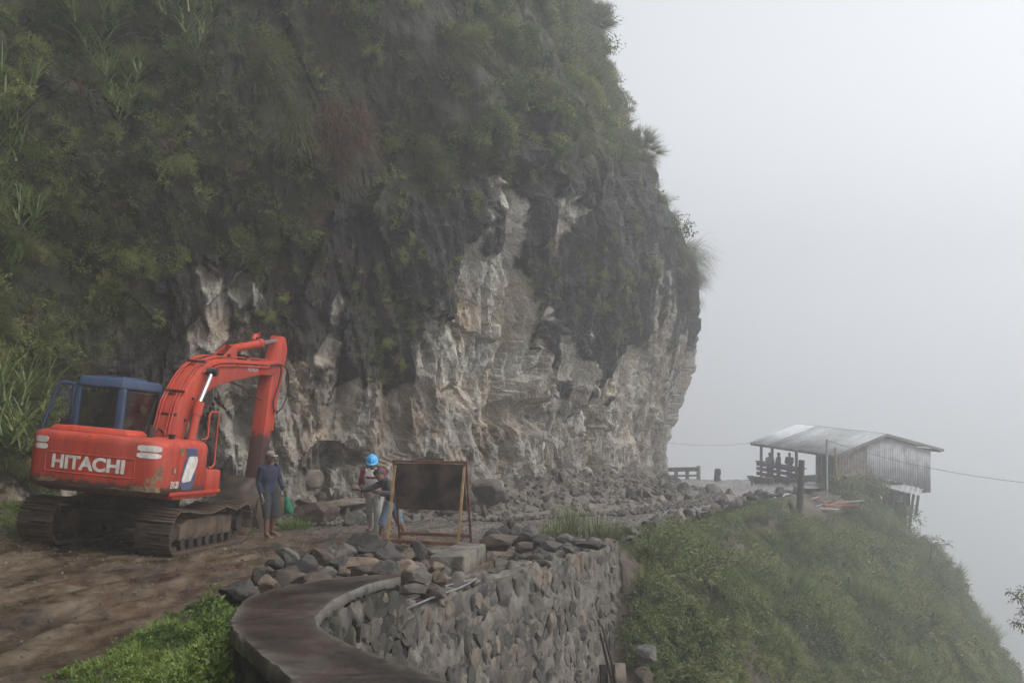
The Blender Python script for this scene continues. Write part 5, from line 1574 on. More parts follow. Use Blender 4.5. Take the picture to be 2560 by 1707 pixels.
            for s_ in 'LR':
                an, toe = g('an' + s_), g('toe' + s_)
                d_ = toe - an; d_.z = 0; d_.normalize()
                sd = Vector((-d_.y, d_.x, 0))
                c = Vector(((an.x + toe.x) / 2, (an.y + toe.y) / 2, toe.z - 0.018))
                P = [c + d_ * a * 0.14 + sd * b * 0.047 for a, b in ((-1, -.5), (-1, .5), (-.5, .9), (.3, 1.05), (.85, .8), (1.05, 0), (.85, -.8), (.3, -1.05), (-.5, -.9))]
                n_ = len(P)
                MB().add(P + [p + Vector((0, 0, 0.02)) for p in P], [tuple(range(n_ - 1, -1, -1)), tuple(range(n_, 2 * n_))] + [(i, (i + 1) % n_, n_ + (i + 1) % n_, n_ + i) for i in range(n_)]).build('slipper', mat, root)
    return root

STAND = dict(pelvis=V3(0, 0, .90), chest=V3(0, 0, 1.20), neck=V3(0, .01, 1.40), head=V3(0, -.02, 1.535), face=V3(0, -1, -.15), shL=V3(.17, 0, 1.34), elL=V3(.225, .03, 1.07), wrL=V3(.235, -.03, .84),
             shR=V3(-.17, 0, 1.34), elR=V3(-.225, .03, 1.07), wrR=V3(-.235, -.03, .84), hipL=V3(.085, 0, .86), knL=V3(.10, -.015, .47), anL=V3(.105, .02, .075), toeL=V3(.13, -.15, .024),
             hipR=V3(-.085, 0, .86), knR=V3(-.10, -.015, .47), anR=V3(-.105, .02, .075), toeR=V3(-.13, -.15, .024))
# capped worker with the green bag
J = dict(STAND); J.update(elL=V3(.235, -.02, 1.08), wrL=V3(.22, -.17, .88), elR=V3(-.22, .05, 1.07), wrR=V3(-.20, -.02, .83), face=V3(.15, -1, -.32), head=V3(.0, -.035, 1.53),
                          anR=V3(-.10, -.04, .075), knR=V3(-.10, -.05, .47), toeR=V3(-.12, -.21, .024), anL=V3(.10, .06, .075), toeL=V3(.13, -.11, .024))
M_NAVYSHIRT = cloth('navy_shirt', (0.020, 0.026, 0.050))
M_SHORTS = cloth('dark_denim_shorts', (0.035, 0.040, 0.045))
A_POS = GR(673, 1343)
person(J, A_POS + Vector((0, 0, 0.02)), math.radians(48), 1.0, 0.011,
       (('shirt', M_NAVYSHIRT, {'sleeve': 1.95, 'tail': 0.06}), ('trousers', M_SHORTS, {'leg': 1.25, 'grow': 0.026, 'name': 'shorts'}), ('hair', M_HAIR, {}), ('cap', cloth('grey_cap', (0.20, 0.165, 0.155)), {'brim': cloth('pale_brim', (0.32, 0.28, 0.26))}),
        ('glove', cloth('pale_work_glove', (0.22, 0.20, 0.15)), {'side': 'R'}), ('slippers', cloth('tan_slipper', (0.20, 0.13, 0.08)), {})),
       label='worker in navy shirt, shorts and grey cap standing beside the excavator track')
# green plastic bag in that worker's hand
cb, sb = math.cos(math.radians(48)), math.sin(math.radians(48))
hx_, hy_ = .22, -.25
bag_p = A_POS + Vector((hx_ * cb - hy_ * sb, hx_ * sb + hy_ * cb, 0.80))
bagm = MB()
ell_loft(bagm, [((0, 0, 0.04), (0.018, 0, 0), (0, 0.014, 0)), ((0.01, 0, -0.04), (0.035, 0, 0), (0, 0.025, 0)), ((0.025, 0, -0.15), (0.070, 0, 0), (0, 0.045, 0)), ((0.045, 0, -0.27), (0.088, 0, 0), (0, 0.055, 0)), ((0.05, 0, -0.33), (0.075, 0, 0), (0, 0.048, 0)), ((0.05, 0, -0.345), (0.04, 0, 0), (0, 0.025, 0))], 18)
M_BAG = simple('green_plastic', (0.0, 0.11, 0.055), (0.01, 0.24, 0.12), 9, 0.4, 0.5, 0.02)
o = bagm.build('plastic_bag', M_BAG, None, loc=bag_p)
rb = random.Random(2)
for v in o.data.vertices: v.co += Vector((rb.uniform(-.006, .006), rb.uniform(-.006, .006), rb.uniform(-.006, .006)))
tag(o, 'green plastic bag hanging from the capped worker hand', 'bag')

# helmeted worker in white and red shirt, walking towards the camera
J = dict(STAND); J.update(pelvis=V3(.02, .06, .86), chest=V3(0, -.02, 1.14), neck=V3(-.005, -.07, 1.33), head=V3(-.01, -.135, 1.45), face=V3(0.0, -1, -.75), head_up=V3(0, -.45, 1), shL=V3(.165, -.05, 1.27), shR=V3(-.17, -.05, 1.27),
                          elL=V3(.21, .03, 1.02), wrL=V3(.16, -.12, .84), elR=V3(-.24, .02, 1.02), wrR=V3(-.20, -.15, .88), hipL=V3(.10, .05, .82), hipR=V3(-.07, .07, .82),
                          knL=V3(.09, -.10, .46), anL=V3(.07, -.12, .075), toeL=V3(.08, -.29, .024), knR=V3(-.09, .10, .45), anR=V3(-.10, .36, .12), toeR=V3(-.11, .22, .024))
M_WSHIRT = cloth('white_shirt', (0.74, 0.69, 0.68), 0.85)
M_MAROON = cloth('maroon_sleeve', (0.17, 0.035, 0.045))
B_POS = GR(934, 1341)
person(J, B_POS + Vector((0, 0, 0.02)), 0.0, 1.0, 0.011,
       (('shirt', M_WSHIRT, {'sleeve': 0.9, 'tail': 0.10, 'grow': 0.022}), ('sleeves', M_MAROON, {'sleeve': 1.25, 'grow': 0.024}), ('band', M_MAROON, {}), ('trousers', cloth('pale_grey_jeans', (0.34, 0.345, 0.31)), {'leg': 1.93, 'grow': 0.018}), ('hair', M_HAIR, {}),
        ('helmet', NT('blue_plastic').set(col=(0.05, 0.30, 0.60), rough=0.35).m, {}), ('slippers', cloth('brown_slipper', (0.05, 0.03, 0.022)), {})),
       label='worker in blue helmet and white shirt with maroon sleeves walking by the sign')
# bending worker in a dark jacket, arm stretched out to the left
J = dict(pelvis=V3(.06, 0, .70), chest=V3(-.01, -.04, .95), neck=V3(-.10, -.06, 1.10), head=V3(-.19, -.09, 1.195), face=V3(-.8, -.5, -.45), head_up=V3(-.5, 0, .85), shL=V3(.0, -.17, 1.04), shR=V3(-.09, .11, 1.05),
         elL=V3(.08, -.30, .86), wrL=V3(-.13, -.36, .88), elR=V3(-.33, -.06, .93), wrR=V3(-.53, -.14, .915), handR=V3(-1, -.15, .12), palmR=V3(0, .5, .8), handL=V3(-.9, -.1, .3), palmL=V3(.2, .9, .3), curl=.12,
         hipL=V3(.03, -.09, .66), hipR=V3(.08, .09, .66), knL=V3(-.11, -.14, .33), anL=V3(-.16, -.10, .075), toeL=V3(-.31, -.16, .024), knR=V3(.15, .10, .33), anR=V3(.28, .14, .075), toeR=V3(.14, .12, .024))
C_POS = GR(974, 1345)
person(J, C_POS + Vector((0, 0, 0.01)), 0.0, 1.02, 0.011,
       (('jacket', cloth('dark_grey_jacket', (0.034, 0.036, 0.042)), {'sleeve': 1.96, 'grow': 0.024, 'tail': 0.05}), ('trousers', cloth('blue_jeans', (0.12, 0.165, 0.21)), {'leg': 1.30, 'grow': 0.022}), ('hair', M_HAIR, {})),
       label='dark-haired worker in grey jacket bending forward with one arm stretched out')
# ------------------------------------------------------------------ roadside hut on the far bend
M_ZINC = simple('zinc_sheet', (0.22, 0.235, 0.245), (0.36, 0.38, 0.39), 3, 0.5, 0.1)
M_ZINCOLD = simple('dull_zinc_sheet', (0.15, 0.16, 0.165), (0.29, 0.30, 0.305), 2.5, 0.6, 0.1)
M_ZINCPALE = simple('pale_plastic_sheet', (0.36, 0.38, 0.40), (0.50, 0.53, 0.55), 3, 0.5, 0.0)
M_PLANK = simple('weathered_plank', (0.070, 0.058, 0.048), (0.19, 0.165, 0.14), 4, 0.85, 0.3)
HN, HL_, HR_ = Vector((16.30, 54.0, 0)), Vector((-2.52, 6.0, 0)), Vector((5.47, 2.30, 0))     # near corner, along the eave, along the gable
el_, er_ = HL_.normalized(), HR_.normalized()
EAVE_Z, RIDGE_Z = -3.93, -3.05
hut = empty('hut', (HN.x, HN.y, -6.0))
tag(hut, 'sheet-metal roofed wooden hut standing on stilts at the far bend of the road', 'hut', kind='thing')
hinv = hut.location.copy()
def hp(a, b, z):   # a metres along the eave, b metres along the gable, z world height
    q = HN + el_ * a + er_ * b
    return Vector((q.x, q.y, z)) - hinv
LEN, WID = HL_.length, HR_.length
def corr(p00, p10, p11, p01, waves, depth, name, mat, parent, n_per=6):
    """corrugated sheet between four corners, ribs running from p00-p10 edge to p01-p11 edge"""
    nrm = (p10 - p00).cross(p01 - p00).normalized()
    n = waves * n_per
    V = []
    for k in range(n + 1):
        u = k / n
        off = nrm * depth * math.cos(2 * math.pi * waves * u)
        V.append(p00.lerp(p10, u) + off); V.append(p01.lerp(p11, u) + off)
    F = [(2 * k, 2 * k + 2, 2 * k + 3, 2 * k + 1) for k in range(n)]
    o = MB().add(V, F, True).build(name, mat, parent)
    o.modifiers.new('thickness', 'SOLIDIFY').thickness = 0.006
    return o
roof_mats = [M_ZINC, M_ZINC, M_ZINCOLD, M_ZINCOLD, M_ZINCOLD, M_ZINC, M_ZINCOLD, M_ZINCPALE, M_ZINCPALE]
NS = 9
for k in range(NS):
    a0, a1 = -0.15 + (LEN + 0.7) * k / NS, -0.15 + (LEN + 0.7) * (k + 1) / NS + 0.05
    lift = 0.008 * (k % 2)
    corr(hp(a0, -0.35, EAVE_Z - 0.09 + lift), hp(a1, -0.35, EAVE_Z - 0.09 + lift), hp(a1, WID * 0.5 + 0.03, RIDGE_Z + lift), hp(a0, WID * 0.5 + 0.03, RIDGE_Z + lift), 5, 0.014, 'roof_sheet', roof_mats[k], hut)
    corr(hp(a1, WID + 0.75, EAVE_Z - 0.05 + lift), hp(a0, WID + 0.75, EAVE_Z - 0.05 + lift), hp(a0, WID * 0.5 - 0.03, RIDGE_Z - 0.004 + lift), hp(a1, WID * 0.5 - 0.03, RIDGE_Z - 0.004 + lift), 5, 0.014, 'roof_sheet', M_ZINCOLD, hut)
for (b0, z0, b1, z1) in ((-0.38, EAVE_Z - 0.16, WID * 0.5, RIDGE_Z - 0.07), (WID * 0.5, RIDGE_Z - 0.07, WID + 0.78, EAVE_Z - 0.12)):
    MB().bar(hp(-0.17, b0, z0), hp(-0.17, b1, z1), 0.05, 0.14).build('bargeboard', M_PLANK, hut)
MB().bar(hp(-0.15, -0.25, EAVE_Z - 0.16), hp(LEN + 0.5, -0.25, EAVE_Z - 0.16), 0.07, 0.12).build('eave_beam', M_PLANK, hut)
MB().bar(hp(-0.15, WID + 0.6, EAVE_Z - 0.15), hp(LEN + 0.5, WID + 0.6, EAVE_Z - 0.15), 0.07, 0.12).build('eave_beam', M_PLANK, hut)
for k in range(6):
    a = 0.3 + k * (LEN - 0.2) / 5
    MB().bar(hp(a, -0.42, EAVE_Z - 0.14), hp(a, WID * 0.5, RIDGE_Z - 0.09), 0.05, 0.09).build('rafter', M_PLANK, hut)
GZ = -6.05
for a in (LEN - 0.1, LEN - 1.1, LEN - 3.2, LEN - 4.9, 0.15):
    MB().bar(hp(a, 0.0, GZ - 0.5), hp(a, 0.0, EAVE_Z - 0.10), 0.13, 0.13).build('post', M_PLANK, hut)
for a in (0.1, LEN * 0.5, LEN - 0.1):
    MB().bar(hp(a, WID - 0.05, GZ - 0.15), hp(a, WID - 0.05, EAVE_Z - 0.10), 0.13, 0.13).build('post', M_PLANK, hut)
MB().box(hp(LEN / 2, WID / 2, GZ + 0.06), (0.1, 0.1, 0.1)).add([hp(0, 0, GZ), hp(LEN, 0, GZ), hp(LEN, WID, GZ), hp(0, WID, GZ), hp(0, 0, GZ + 0.12), hp(LEN, 0, GZ + 0.12), hp(LEN, WID, GZ + 0.12), hp(0, WID, GZ + 0.12)],
    [(3, 2, 1, 0), (4, 5, 6, 7), (0, 1, 5, 4), (1, 2, 6, 5), (2, 3, 7, 6), (3, 0, 4, 7)]).build('floor_deck', M_DARKWOOD, hut)
rh = random.Random(8)
# gable end: planks on the left, corrugated sheets on the right
npl = 9
for k in range(npl):
    b0, b1 = 0.02 + 1.75 * k / npl, 0.02 + 1.75 * (k + 1) / npl - 0.02
    top = EAVE_Z + (RIDGE_Z - EAVE_Z) * (b0 / (WID * 0.5)) - 0.14
    MB().bar(hp(0.0, (b0 + b1) / 2, GZ - 0.25 + rh.uniform(-.08, .08)), hp(0.0, (b0 + b1) / 2, top), b1 - b0, 0.025, up=tuple(el_)).build('wall_plank', M_PLANK, hut)
nsh = 5
for k in range(nsh):
    b0, b1 = 1.77 + (WID - 1.77) * k / nsh, 1.77 + (WID - 1.77) * (k + 1) / nsh + 0.03
    bm_ = min(b0, b1)
    def topz(b): return (EAVE_Z + (RIDGE_Z - EAVE_Z) * (b / (WID * 0.5)) if b < WID * 0.5 else RIDGE_Z + (EAVE_Z - RIDGE_Z) * ((b - WID * 0.5) / (WID * 0.5))) - 0.13
    zb = -6.22 if k >= 1 else -5.9
    corr(hp(-0.02 - 0.004 * (k % 2), b0, zb), hp(-0.02 - 0.004 * (k % 2), b1, zb), hp(-0.02 - 0.004 * (k % 2), b1, topz(b1)), hp(-0.02 - 0.004 * (k % 2), b0, topz(b0)), 7, 0.014, 'wall_sheet', M_ZINCOLD, hut)
corr(hp(0, WID, -6.2), hp(LEN, WID, -6.2), hp(LEN, WID, EAVE_Z - 0.1), hp(0, WID, EAVE_Z - 0.1), 30, 0.014, 'wall_sheet', M_ZINCOLD, hut)
# inside: plank back wall standing in for an unclear dark mass, low counter of boards
for k in range(10):
    MB().bar(hp(0.15 + k * 0.24, 0.55 + 0.01 * (k % 2), GZ + 0.1), hp(0.15 + k * 0.24, 0.55 + 0.01 * (k % 2), EAVE_Z - 0.02), 0.22, 0.02, up=tuple(er_)).build('wall_plank', M_DARKWOOD, hut)
for z in (0.35, 0.62, 0.88):
    MB().bar(hp(2.9, 0.02, GZ + z), hp(LEN + 0.35, 0.02, GZ + z), 0.04, 0.19).build('counter_board', M_DARKWOOD, hut)
MB().bar(hp(2.8, 0.12, GZ + 1.02), hp(LEN + 0.4, 0.12, GZ + 1.02), 0.34, 0.04).build('counter_top', M_DARKWOOD, hut)
# lower lean-to on the slope below the gable
lt = empty('lean_to', (HN.x + er_.x * 3.5, HN.y - 1.5, -7.2))
tag(lt, 'low lean-to shed with patched roof below the hut gable', 'shed', kind='thing')
linv = lt.location.copy()
def lp(px, py, d): return WP(px, py, d) - linv
for k, (p, q, r_, s_) in enumerate((((2158, 1203), (2205, 1214), (2215, 1196), (2165, 1190)), ((2203, 1215), (2250, 1226), (2262, 1208), (2212, 1197)), ((2248, 1227), (2300, 1238), (2308, 1222), (2258, 1209)))):
    corr(lp(*p, 51.2), lp(*q, 51.2), lp(*r_, 53.6), lp(*s_, 53.6), 4, 0.02, 'roof_sheet', M_DARKWOOD if k == 0 else M_ZINCOLD, lt)
for (a, b) in (((2218, 1218), (2218, 1300)), ((2262, 1230), (2262, 1310)), ((2284, 1235), (2272, 1330)), ((2296, 1236), (2290, 1285))):
    MB().bar(lp(*a, 51.5), lp(*b, 51.8), 0.10, 0.10).build('post', M_PLANK, lt)
for k in range(7):
    x = 2216 + k * 8
    MB().bar(lp(x, 1264, 51.7), lp(x, 1310, 51.7), 0.14, 0.02, up=(0, 1, 0)).build('wall_plank', M_PLANK, lt)
MB().bar(lp(2212, 1262, 51.6), lp(2276, 1266, 51.6), 0.06, 0.06).build('rail', M_PLANK, lt)
for k in range(5):
    MB().bar(lp(2213 + k * 14, 1222 + k * 2, 53.4), lp(2213 + k * 14, 1264, 53.4), 0.26, 0.03, up=(0, 1, 0)).build('back_board', M_DARKWOOD, lt)
MB().box(lp(2248, 1246, 52.4), (0.38, 0.3, 0.32)).build('pale_box', M_ZINC, lt)
for k in range(6):
    q = WP(2160 + k * 16 + rh.uniform(-4, 4), 1193 + k * 3.2, 52.2)
    o = MB().tube([q + Vector((-0.3, 0, 0.02)), q + Vector((0.3, 0.1, rh.uniform(-.03, .05)))], 0.07, 8).build('firewood_log', M_DARKWOOD)
    tag(o, 'dark log lying on the lean-to roof', 'log', 'logs on the lean-to roof')

# people at the hut
MS = [cloth('hut_dark_cloth', (0.05, 0.045, 0.045)), cloth('hut_trousers', (0.025, 0.025, 0.03)), cloth('hut_pale_cloth', (0.14, 0.12, 0.11))]
J2 = dict(STAND); J2.update(elL=V3(.22, -.06, 1.08), wrL=V3(.06, -.16, 1.0), elR=V3(-.22, -.06, 1.08), wrR=V3(-.06, -.18, 1.02), handL=V3(-1, -.2, 0), handR=V3(1, -.2, 0), palmL=V3(0, 1, 0), palmR=V3(0, 1, 0))
for (px, py, d, rz, lab, JJ, top) in ((1924, 1204, 58.6, 0.3, 'person in hooded top standing alone left of the hut', J2, 2), (1946, 1207, 60.4, 0.9, 'person half hidden behind the first hut post', STAND, 0), (1974, 1206, 59.8, -0.7, 'person with folded arms behind the hut counter', J2, 0)):
    p = WP(px, py, d); p.z = float(road_z(d)) + 0.02
    person(JJ, p, rz, 0.98, 0.022, (('jacket', MS[top], {'sleeve': 1.95, 'grow': 0.03, 'tail': 0.06}), ('trousers', MS[1], {'leg': 1.95, 'grow': 0.02}), ('hair' if top == 0 else 'hair', M_HAIR if top == 0 else MS[2], {})), label=lab, face=False)

# stacked bamboo poles left of the hut
for k in range(6):
    a, b = WP(1868 + 3 * k + (6 if k > 3 else 0), 1190 + k * 4.2, 57.5), WP(1932 + k, 1196 + k * 3.4, 56.5)
    o = MB().tube([a, b], 0.05, 8).build('bamboo_pole', M_WOOD)
    tag(o, 'long pole in the stack lying left of the hut', 'pole', 'poles stacked left of the hut')
for x in (1880, 1915):
    o = MB().bar(WP(x, 1216, 57.2), WP(x, 1188, 57.2), 0.08, 0.08).build('stack_stake', M_DARKWOOD)
    tag(o, 'left stake holding the pole stack' if x == 1880 else 'right stake holding the pole stack', 'stake', 'stakes of the pole stack')
# railing and bollard where the road turns behind the cliff
rl = empty('railing', WP(1700, 1195, 64.5))
tag(rl, 'low concrete railing where the road turns behind the cliff', 'railing', kind='thing')
ri = rl.location.copy()
MB().bar(WP(1640, 1174, 65) - ri, WP(1749, 1172, 64) - ri, 0.20, 0.24).build('rail', M_OLDCON, rl)
for x in (1660, 1690, 1718, 1746):
    MB().bar(WP(x, 1204, 64.5) - ri, WP(x, 1164 if x == 1746 else 1174, 64.5) - ri, 0.20, 0.20).build('post', M_OLDCON, rl)
MB().bar(WP(1640, 1190, 65) - ri, WP(1749, 1188, 64) - ri, 0.12, 0.10).build('rail', M_OLDCON, rl)
p = WP(1793, 1201, 62)
o = MB().tube([p, p + Vector((0, 0, 0.34)), p + Vector((0.02, 0, 0.35)), p + Vector((0.03, 0, 0.36)), p + Vector((0.03, 0, 0.62)), p + Vector((0.03, 0, 0.68))], [0.20, 0.17, 0.13, 0.19, 0.18, 0.12], 12).build('bollard', M_DARKWOOD)
tag(o, 'short dark bollard at the outer edge of the far bend', 'bollard')
# poles and wires
o = MB().tube([WP(1996, 1352, 42), WP(2000, 1260, 42), WP(2004, 1150, 42)], [0.15, 0.135, 0.12], 10).build('wooden_pole', M_DARKWOOD)
tag(o, 'thick dark wooden pole on the slope in front of the hut', 'pole')
o = MB().tube([WP(1994, 1310, 41.9), WP(1976, 1255, 41.8)], [0.13, 0.10], 8).build('broken_prop', M_DARKWOOD)
tag(o, 'broken slanting prop against the thick wooden pole', 'prop')
o = MB().tube([WP(2067, 1245, 49), WP(2067, 1098, 49)], 0.05, 8).build('metal_pole', M_ZINCOLD)
tag(o, 'thin grey metal pole in front of the hut eave', 'pole')
o = MB().tube([WP(2093, 1200, 50.5), WP(2088, 1118, 50.5)], 0.05, 8).build('bamboo_pole', M_YELBAR)
tag(o, 'yellowish pole leaning on the hut corner', 'pole')
def wire(name, a, b, sag, lab):
    P = [a.lerp(b, k / 14) - Vector((0, 0, sag * 4 * (k / 14) * (1 - k / 14))) for k in range(15)]
    o = MB().tube(P, 0.008, 5).build(name, M_RUBBER)
    tag(o, lab, 'wire')
wire('power_wire', WP(1630, 1100, 57), WP(1905, 1103, 60), 0.25, 'wire from the cliff nose to the hut eave')
wire('power_wire', WP(2067, 1100, 49), WP(2580, 1208, 40), 0.25, 'wire from the metal pole passing the gable to the open valley')
# scrap boards dumped beside the hut
M_SCRAP = [M_PLANK, M_ZINC, M_WOOD, simple('orange_scrap', (0.18, 0.06, 0.03), (0.30, 0.11, 0.06), 5, 0.8, 0.1), M_DARKWOOD]
words = ['brown', 'pale metal', 'grey', 'orange', 'dark']
for k in range(34):
    px = rh.uniform(1965, 2120); py = 1240 + rh.random() * 40 + max(0, (px - 2060)) * 0.05
    d = float(np.interp(py, [1240, 1290], [47.5, 44.5]))
    q = WP(px, py, d); L2 = rh.uniform(0.5, 1.6); an = rh.uniform(-0.9, 0.9) + (math.pi / 2 if rh.random() < 0.3 else 0)
    dv = Vector((math.cos(an), math.sin(an) * 0.7, rh.uniform(-.45, .45))) * L2 / 2
    w = rh.randrange(5)
    o = MB().bar(q - dv, q + dv, rh.uniform(.06, .22), rh.uniform(.02, .05)).build('scrap_board', M_SCRAP[w])
    tag(o, words[w] + ' scrap board in the dump beside the hut', 'board', words[w] + ' scrap boards beside the hut')
o = MB().box(WP(2078, 1200, 50.8), (0.42, 0.25, 0.16)).build('white_basin', M_ZINCPALE, None, bevel=0.06)
tag(o, 'white basin on a stand by the hut corner', 'basin')
st_ = WP(2078, 1206, 50.8)
o = MB().bar(st_ + Vector((-0.15, 0, 0)), st_ + Vector((-0.15, 0, -0.5)), 0.04).bar(st_ + Vector((0.15, 0, 0)), st_ + Vector((0.15, 0, -0.5)), 0.04).bar(st_ + Vector((-0.2, 0, 0.02)), st_ + Vector((0.2, 0, 0.02)), 0.2, 0.03).build('basin_stand', M_WOOD)
tag(o, 'small wooden stand under the white basin', 'stand')
o = MB()
ball(o, WP(2119, 1191, 52.8), (0.16, 0.1, 0.16), 6)
o = o.build('red_bucket', simple('red_plastic', (0.35, 0.05, 0.03), (0.45, 0.08, 0.05), 5, 0.5, 0), None)
tag(o, 'small red round thing hanging on the plank wall', 'float')
# ------------------------------------------------------------------ vegetation
def leaf_mat(name, stops, rough=0.5, spec=0.35):
    t = NT(name)
    tint = t.attr('tint')
    rnd = t.rand()
    ta = t.add('ShaderNodeAttribute', attribute_name='tone', attribute_type='INSTANCER')
    k = t.math('ADD', t.math('MULTIPLY', tint, 0.38), t.math('ADD', t.math('MULTIPLY', rnd, 0.17), t.math('MULTIPLY', ta.outputs['Fac'], 0.45)))
    t.set(col=t.ramp(k, stops), rough=rough, spec=spec)
    tl = t.add('ShaderNodeBsdfTranslucent')
    t.l.new(t.b.inputs['Base Color'].links[0].from_socket, tl.inputs[0])
    mx = t.add('ShaderNodeMixShader'); mx.inputs[0].default_value = 0.25
    t.l.new(t.b.outputs[0], mx.inputs[1]); t.l.new(tl.outputs[0], mx.inputs[2])
    t.l.new(mx.outputs[0], t.n['Material Output'].inputs['Surface'])
    return t.m
M_LEAFDARK = leaf_mat('cliff_leaf', [(0.14, (0.012, 0.018, 0.005)), (0.36, (0.052, 0.072, 0.016)), (0.60, (0.145, 0.175, 0.042)), (0.85, (0.28, 0.27, 0.085))])
M_LEAFGREEN = leaf_mat('hill_leaf', [(0.14, (0.016, 0.024, 0.008)), (0.36, (0.056, 0.078, 0.022)), (0.62, (0.128, 0.150, 0.045)), (0.9, (0.24, 0.225, 0.085))])
M_LEAFBRIGHT = leaf_mat('verge_leaf', [(0.1, (0.018, 0.036, 0.008)), (0.4, (0.060, 0.105, 0.018)), (0.7, (0.13, 0.19, 0.035)), (0.95, (0.21, 0.24, 0.06))])
M_GRASSCLIFF = leaf_mat('cliff_grass', [(0.1, (0.040, 0.052, 0.016)), (0.5, (0.105, 0.115, 0.040)), (0.8, (0.17, 0.16, 0.065)), (0.95, (0.22, 0.16, 0.09))])
M_REED = leaf_mat('reed_leaf', [(0.1, (0.05, 0.08, 0.02)), (0.5, (0.12, 0.165, 0.05)), (0.85, (0.22, 0.24, 0.10))])
M_DRYGRASS = leaf_mat('dry_red_grass', [(0.1, (0.060, 0.030, 0.020)), (0.5, (0.13, 0.068, 0.048)), (0.9, (0.21, 0.13, 0.10))], 0.8)
M_ORANGE = leaf_mat('orange_moss', [(0.1, (0.06, 0.030, 0.008)), (0.5, (0.12, 0.065, 0.015)), (0.9, (0.17, 0.11, 0.03))], 0.8)
M_BARK = simple('bark', (0.045, 0.038, 0.030), (0.13, 0.11, 0.09), 8, 0.9, 0.4)

class Leaves:
    def __init__(self): self.v, self.f, self.t = [], [], []
    def leaf(self, p, d, n, L, W, tint, fold=0.18, droop=0.15):
        d, n = d.normalized(), n - d * n.dot(d)
        n = n.normalized() if n.length > 1e-6 else Vector((0, 0, 1))
        s = d.cross(n)
        b = len(self.v)
        self.v += [p, p + d * L * 0.45 + s * W * 0.5 + n * W * fold, p + d * L - n * L * droop, p + d * L * 0.45 - s * W * 0.5 + n * W * fold]
        self.f += [(b, b + 1, b + 2), (b, b + 2, b + 3)]
        self.t += [tint] * 4
    def blade(self, p, d, L, W, arch, tint, seg=5, up=Vector((0, 0, 1)), curl=None):
        d = d.normalized()
        s = d.cross(up)
        s = s.normalized() if s.length > 1e-4 else Vector((1, 0, 0))
        b = len(self.v)
        q, dr = p.copy(), d.copy()
        for k in range(seg + 1):
            w = W * (1 - (k / seg) ** 1.8) * 0.5 + 0.0004
            self.v += [q - s * w, q + s * w]
            self.t += [tint] * 2
            q = q + dr * (L / seg)
            dr = (dr - up * arch * (k + 1) / seg * 0.5).normalized()
        for k in range(seg):
            self.f.append((b + 2 * k, b + 2 * k + 1, b + 2 * k + 3, b + 2 * k + 2))
        return q
    def mesh(self, name, mat):
        me = new_mesh(name, self.v, self.f)
        add_attr(me, 'tint', self.t)
        me.materials.append(mat)
        return me

def rdir(r, up=0.0):
    v = Vector((r.gauss(0, 1), r.gauss(0, 1), r.gauss(0, 1) + up))
    return v.normalized()
def clump(seed, n, rad, L, W, mat, flat=0.7, twig=True):
    """leaves on short twigs through a rounded volume; local +Z is outwards"""
    r = random.Random(seed)
    lv = Leaves()
    nt = max(6, n // 9)
    for k in range(nt):
        d = rdir(r, 0.9); d.z = abs(d.z) * flat + 0.05
        R_ = rad * r.uniform(0.55, 1.15)
        base = Vector((r.uniform(-.3, .3) * rad, r.uniform(-.3, .3) * rad, 0))
        tw = d.normalized()
        tt = r.random()
        for j in range(9):
            q = base + tw * R_ * (0.25 + 0.75 * (j + r.random() * 0.6) / 9)
            ld = (tw * 0.4 + rdir(r, 0.1)).normalized()
            s_ = r.uniform(0.6, 1.25)
            lv.leaf(q + rdir(r) * rad * 0.05, ld, Vector((0, 0, 1)) + rdir(r) * 0.6, L * s_, W * s_, min(1, max(0, tt * 0.6 + r.random() * 0.4)))
    return lv.mesh('leaf_clump', mat)
def tuft(seed, n, L, W, mat, spread=0.6, arch=0.5, base=0.06):
    r = random.Random(seed)
    lv = Leaves()
    for k in range(n):
        a = r.uniform(0, 6.283)
        d = Vector((math.cos(a) * spread * r.random(), math.sin(a) * spread * r.random(), 1))
        lv.blade(Vector((math.cos(a), math.sin(a), 0)) * base * r.random(), d, L * r.uniform(0.5, 1.1), W * r.uniform(0.7, 1.3), arch * r.uniform(0.5, 1.3), r.random())
    return lv.mesh('grass_tuft', mat)
def fern(seed, n, L, mat):
    r = random.Random(seed)
    lv = Leaves()
    for k in range(n):
        a = r.uniform(0, 6.283)
        d = Vector((math.cos(a), math.sin(a), r.uniform(0.5, 1.3))).normalized()
        q, tt, LL = Vector((0, 0, 0)), r.random(), L * r.uniform(0.6, 1.1)
        for j in range(13):
            s = d.cross(Vector((0, 0, 1))).normalized()
            w = LL * 0.24 * math.sin(math.pi * (j + 1.2) / 14.5)
            for sg in (-1, 1):
                lv.leaf(q, (s * sg + d * 0.45), Vector((0, 0, 1)), w, w * 0.28, tt * 0.7 + 0.3 * r.random(), 0.05, 0.2)
            q = q + d * LL / 13
            d = (d + Vector((0, 0, -0.13))).normalized()
    return lv.mesh('fern', mat)
def reed(seed, n, L, W, mat):
    r = random.Random(seed)
    lv = Leaves()
    for k in range(n):
        a = r.uniform(0, 6.283)
        stem = Vector((math.cos(a) * 0.35, math.sin(a) * 0.35, 1)).normalized()
        q = Vector((0, 0, 0))
        for j in range(7):
            q = q + stem * L * 0.12
            b = r.uniform(0, 6.283)
            d = (stem * 0.8 + Vector((math.cos(b), math.sin(b), 0.2)) * 0.8).normalized()
            lv.blade(q, d, L * r.uniform(0.45, 0.75), W * r.uniform(0.7, 1.2), r.uniform(0.6, 1.1), r.random(), 6)
        for j in range(5):
            b = r.uniform(0, 6.283)
            lv.blade(q, (stem + Vector((math.cos(b), math.sin(b), 0)) * 0.5), L * r.uniform(0.4, 0.7), W, 0.8, r.random(), 6)
    return lv.mesh('reed_leaves', mat)

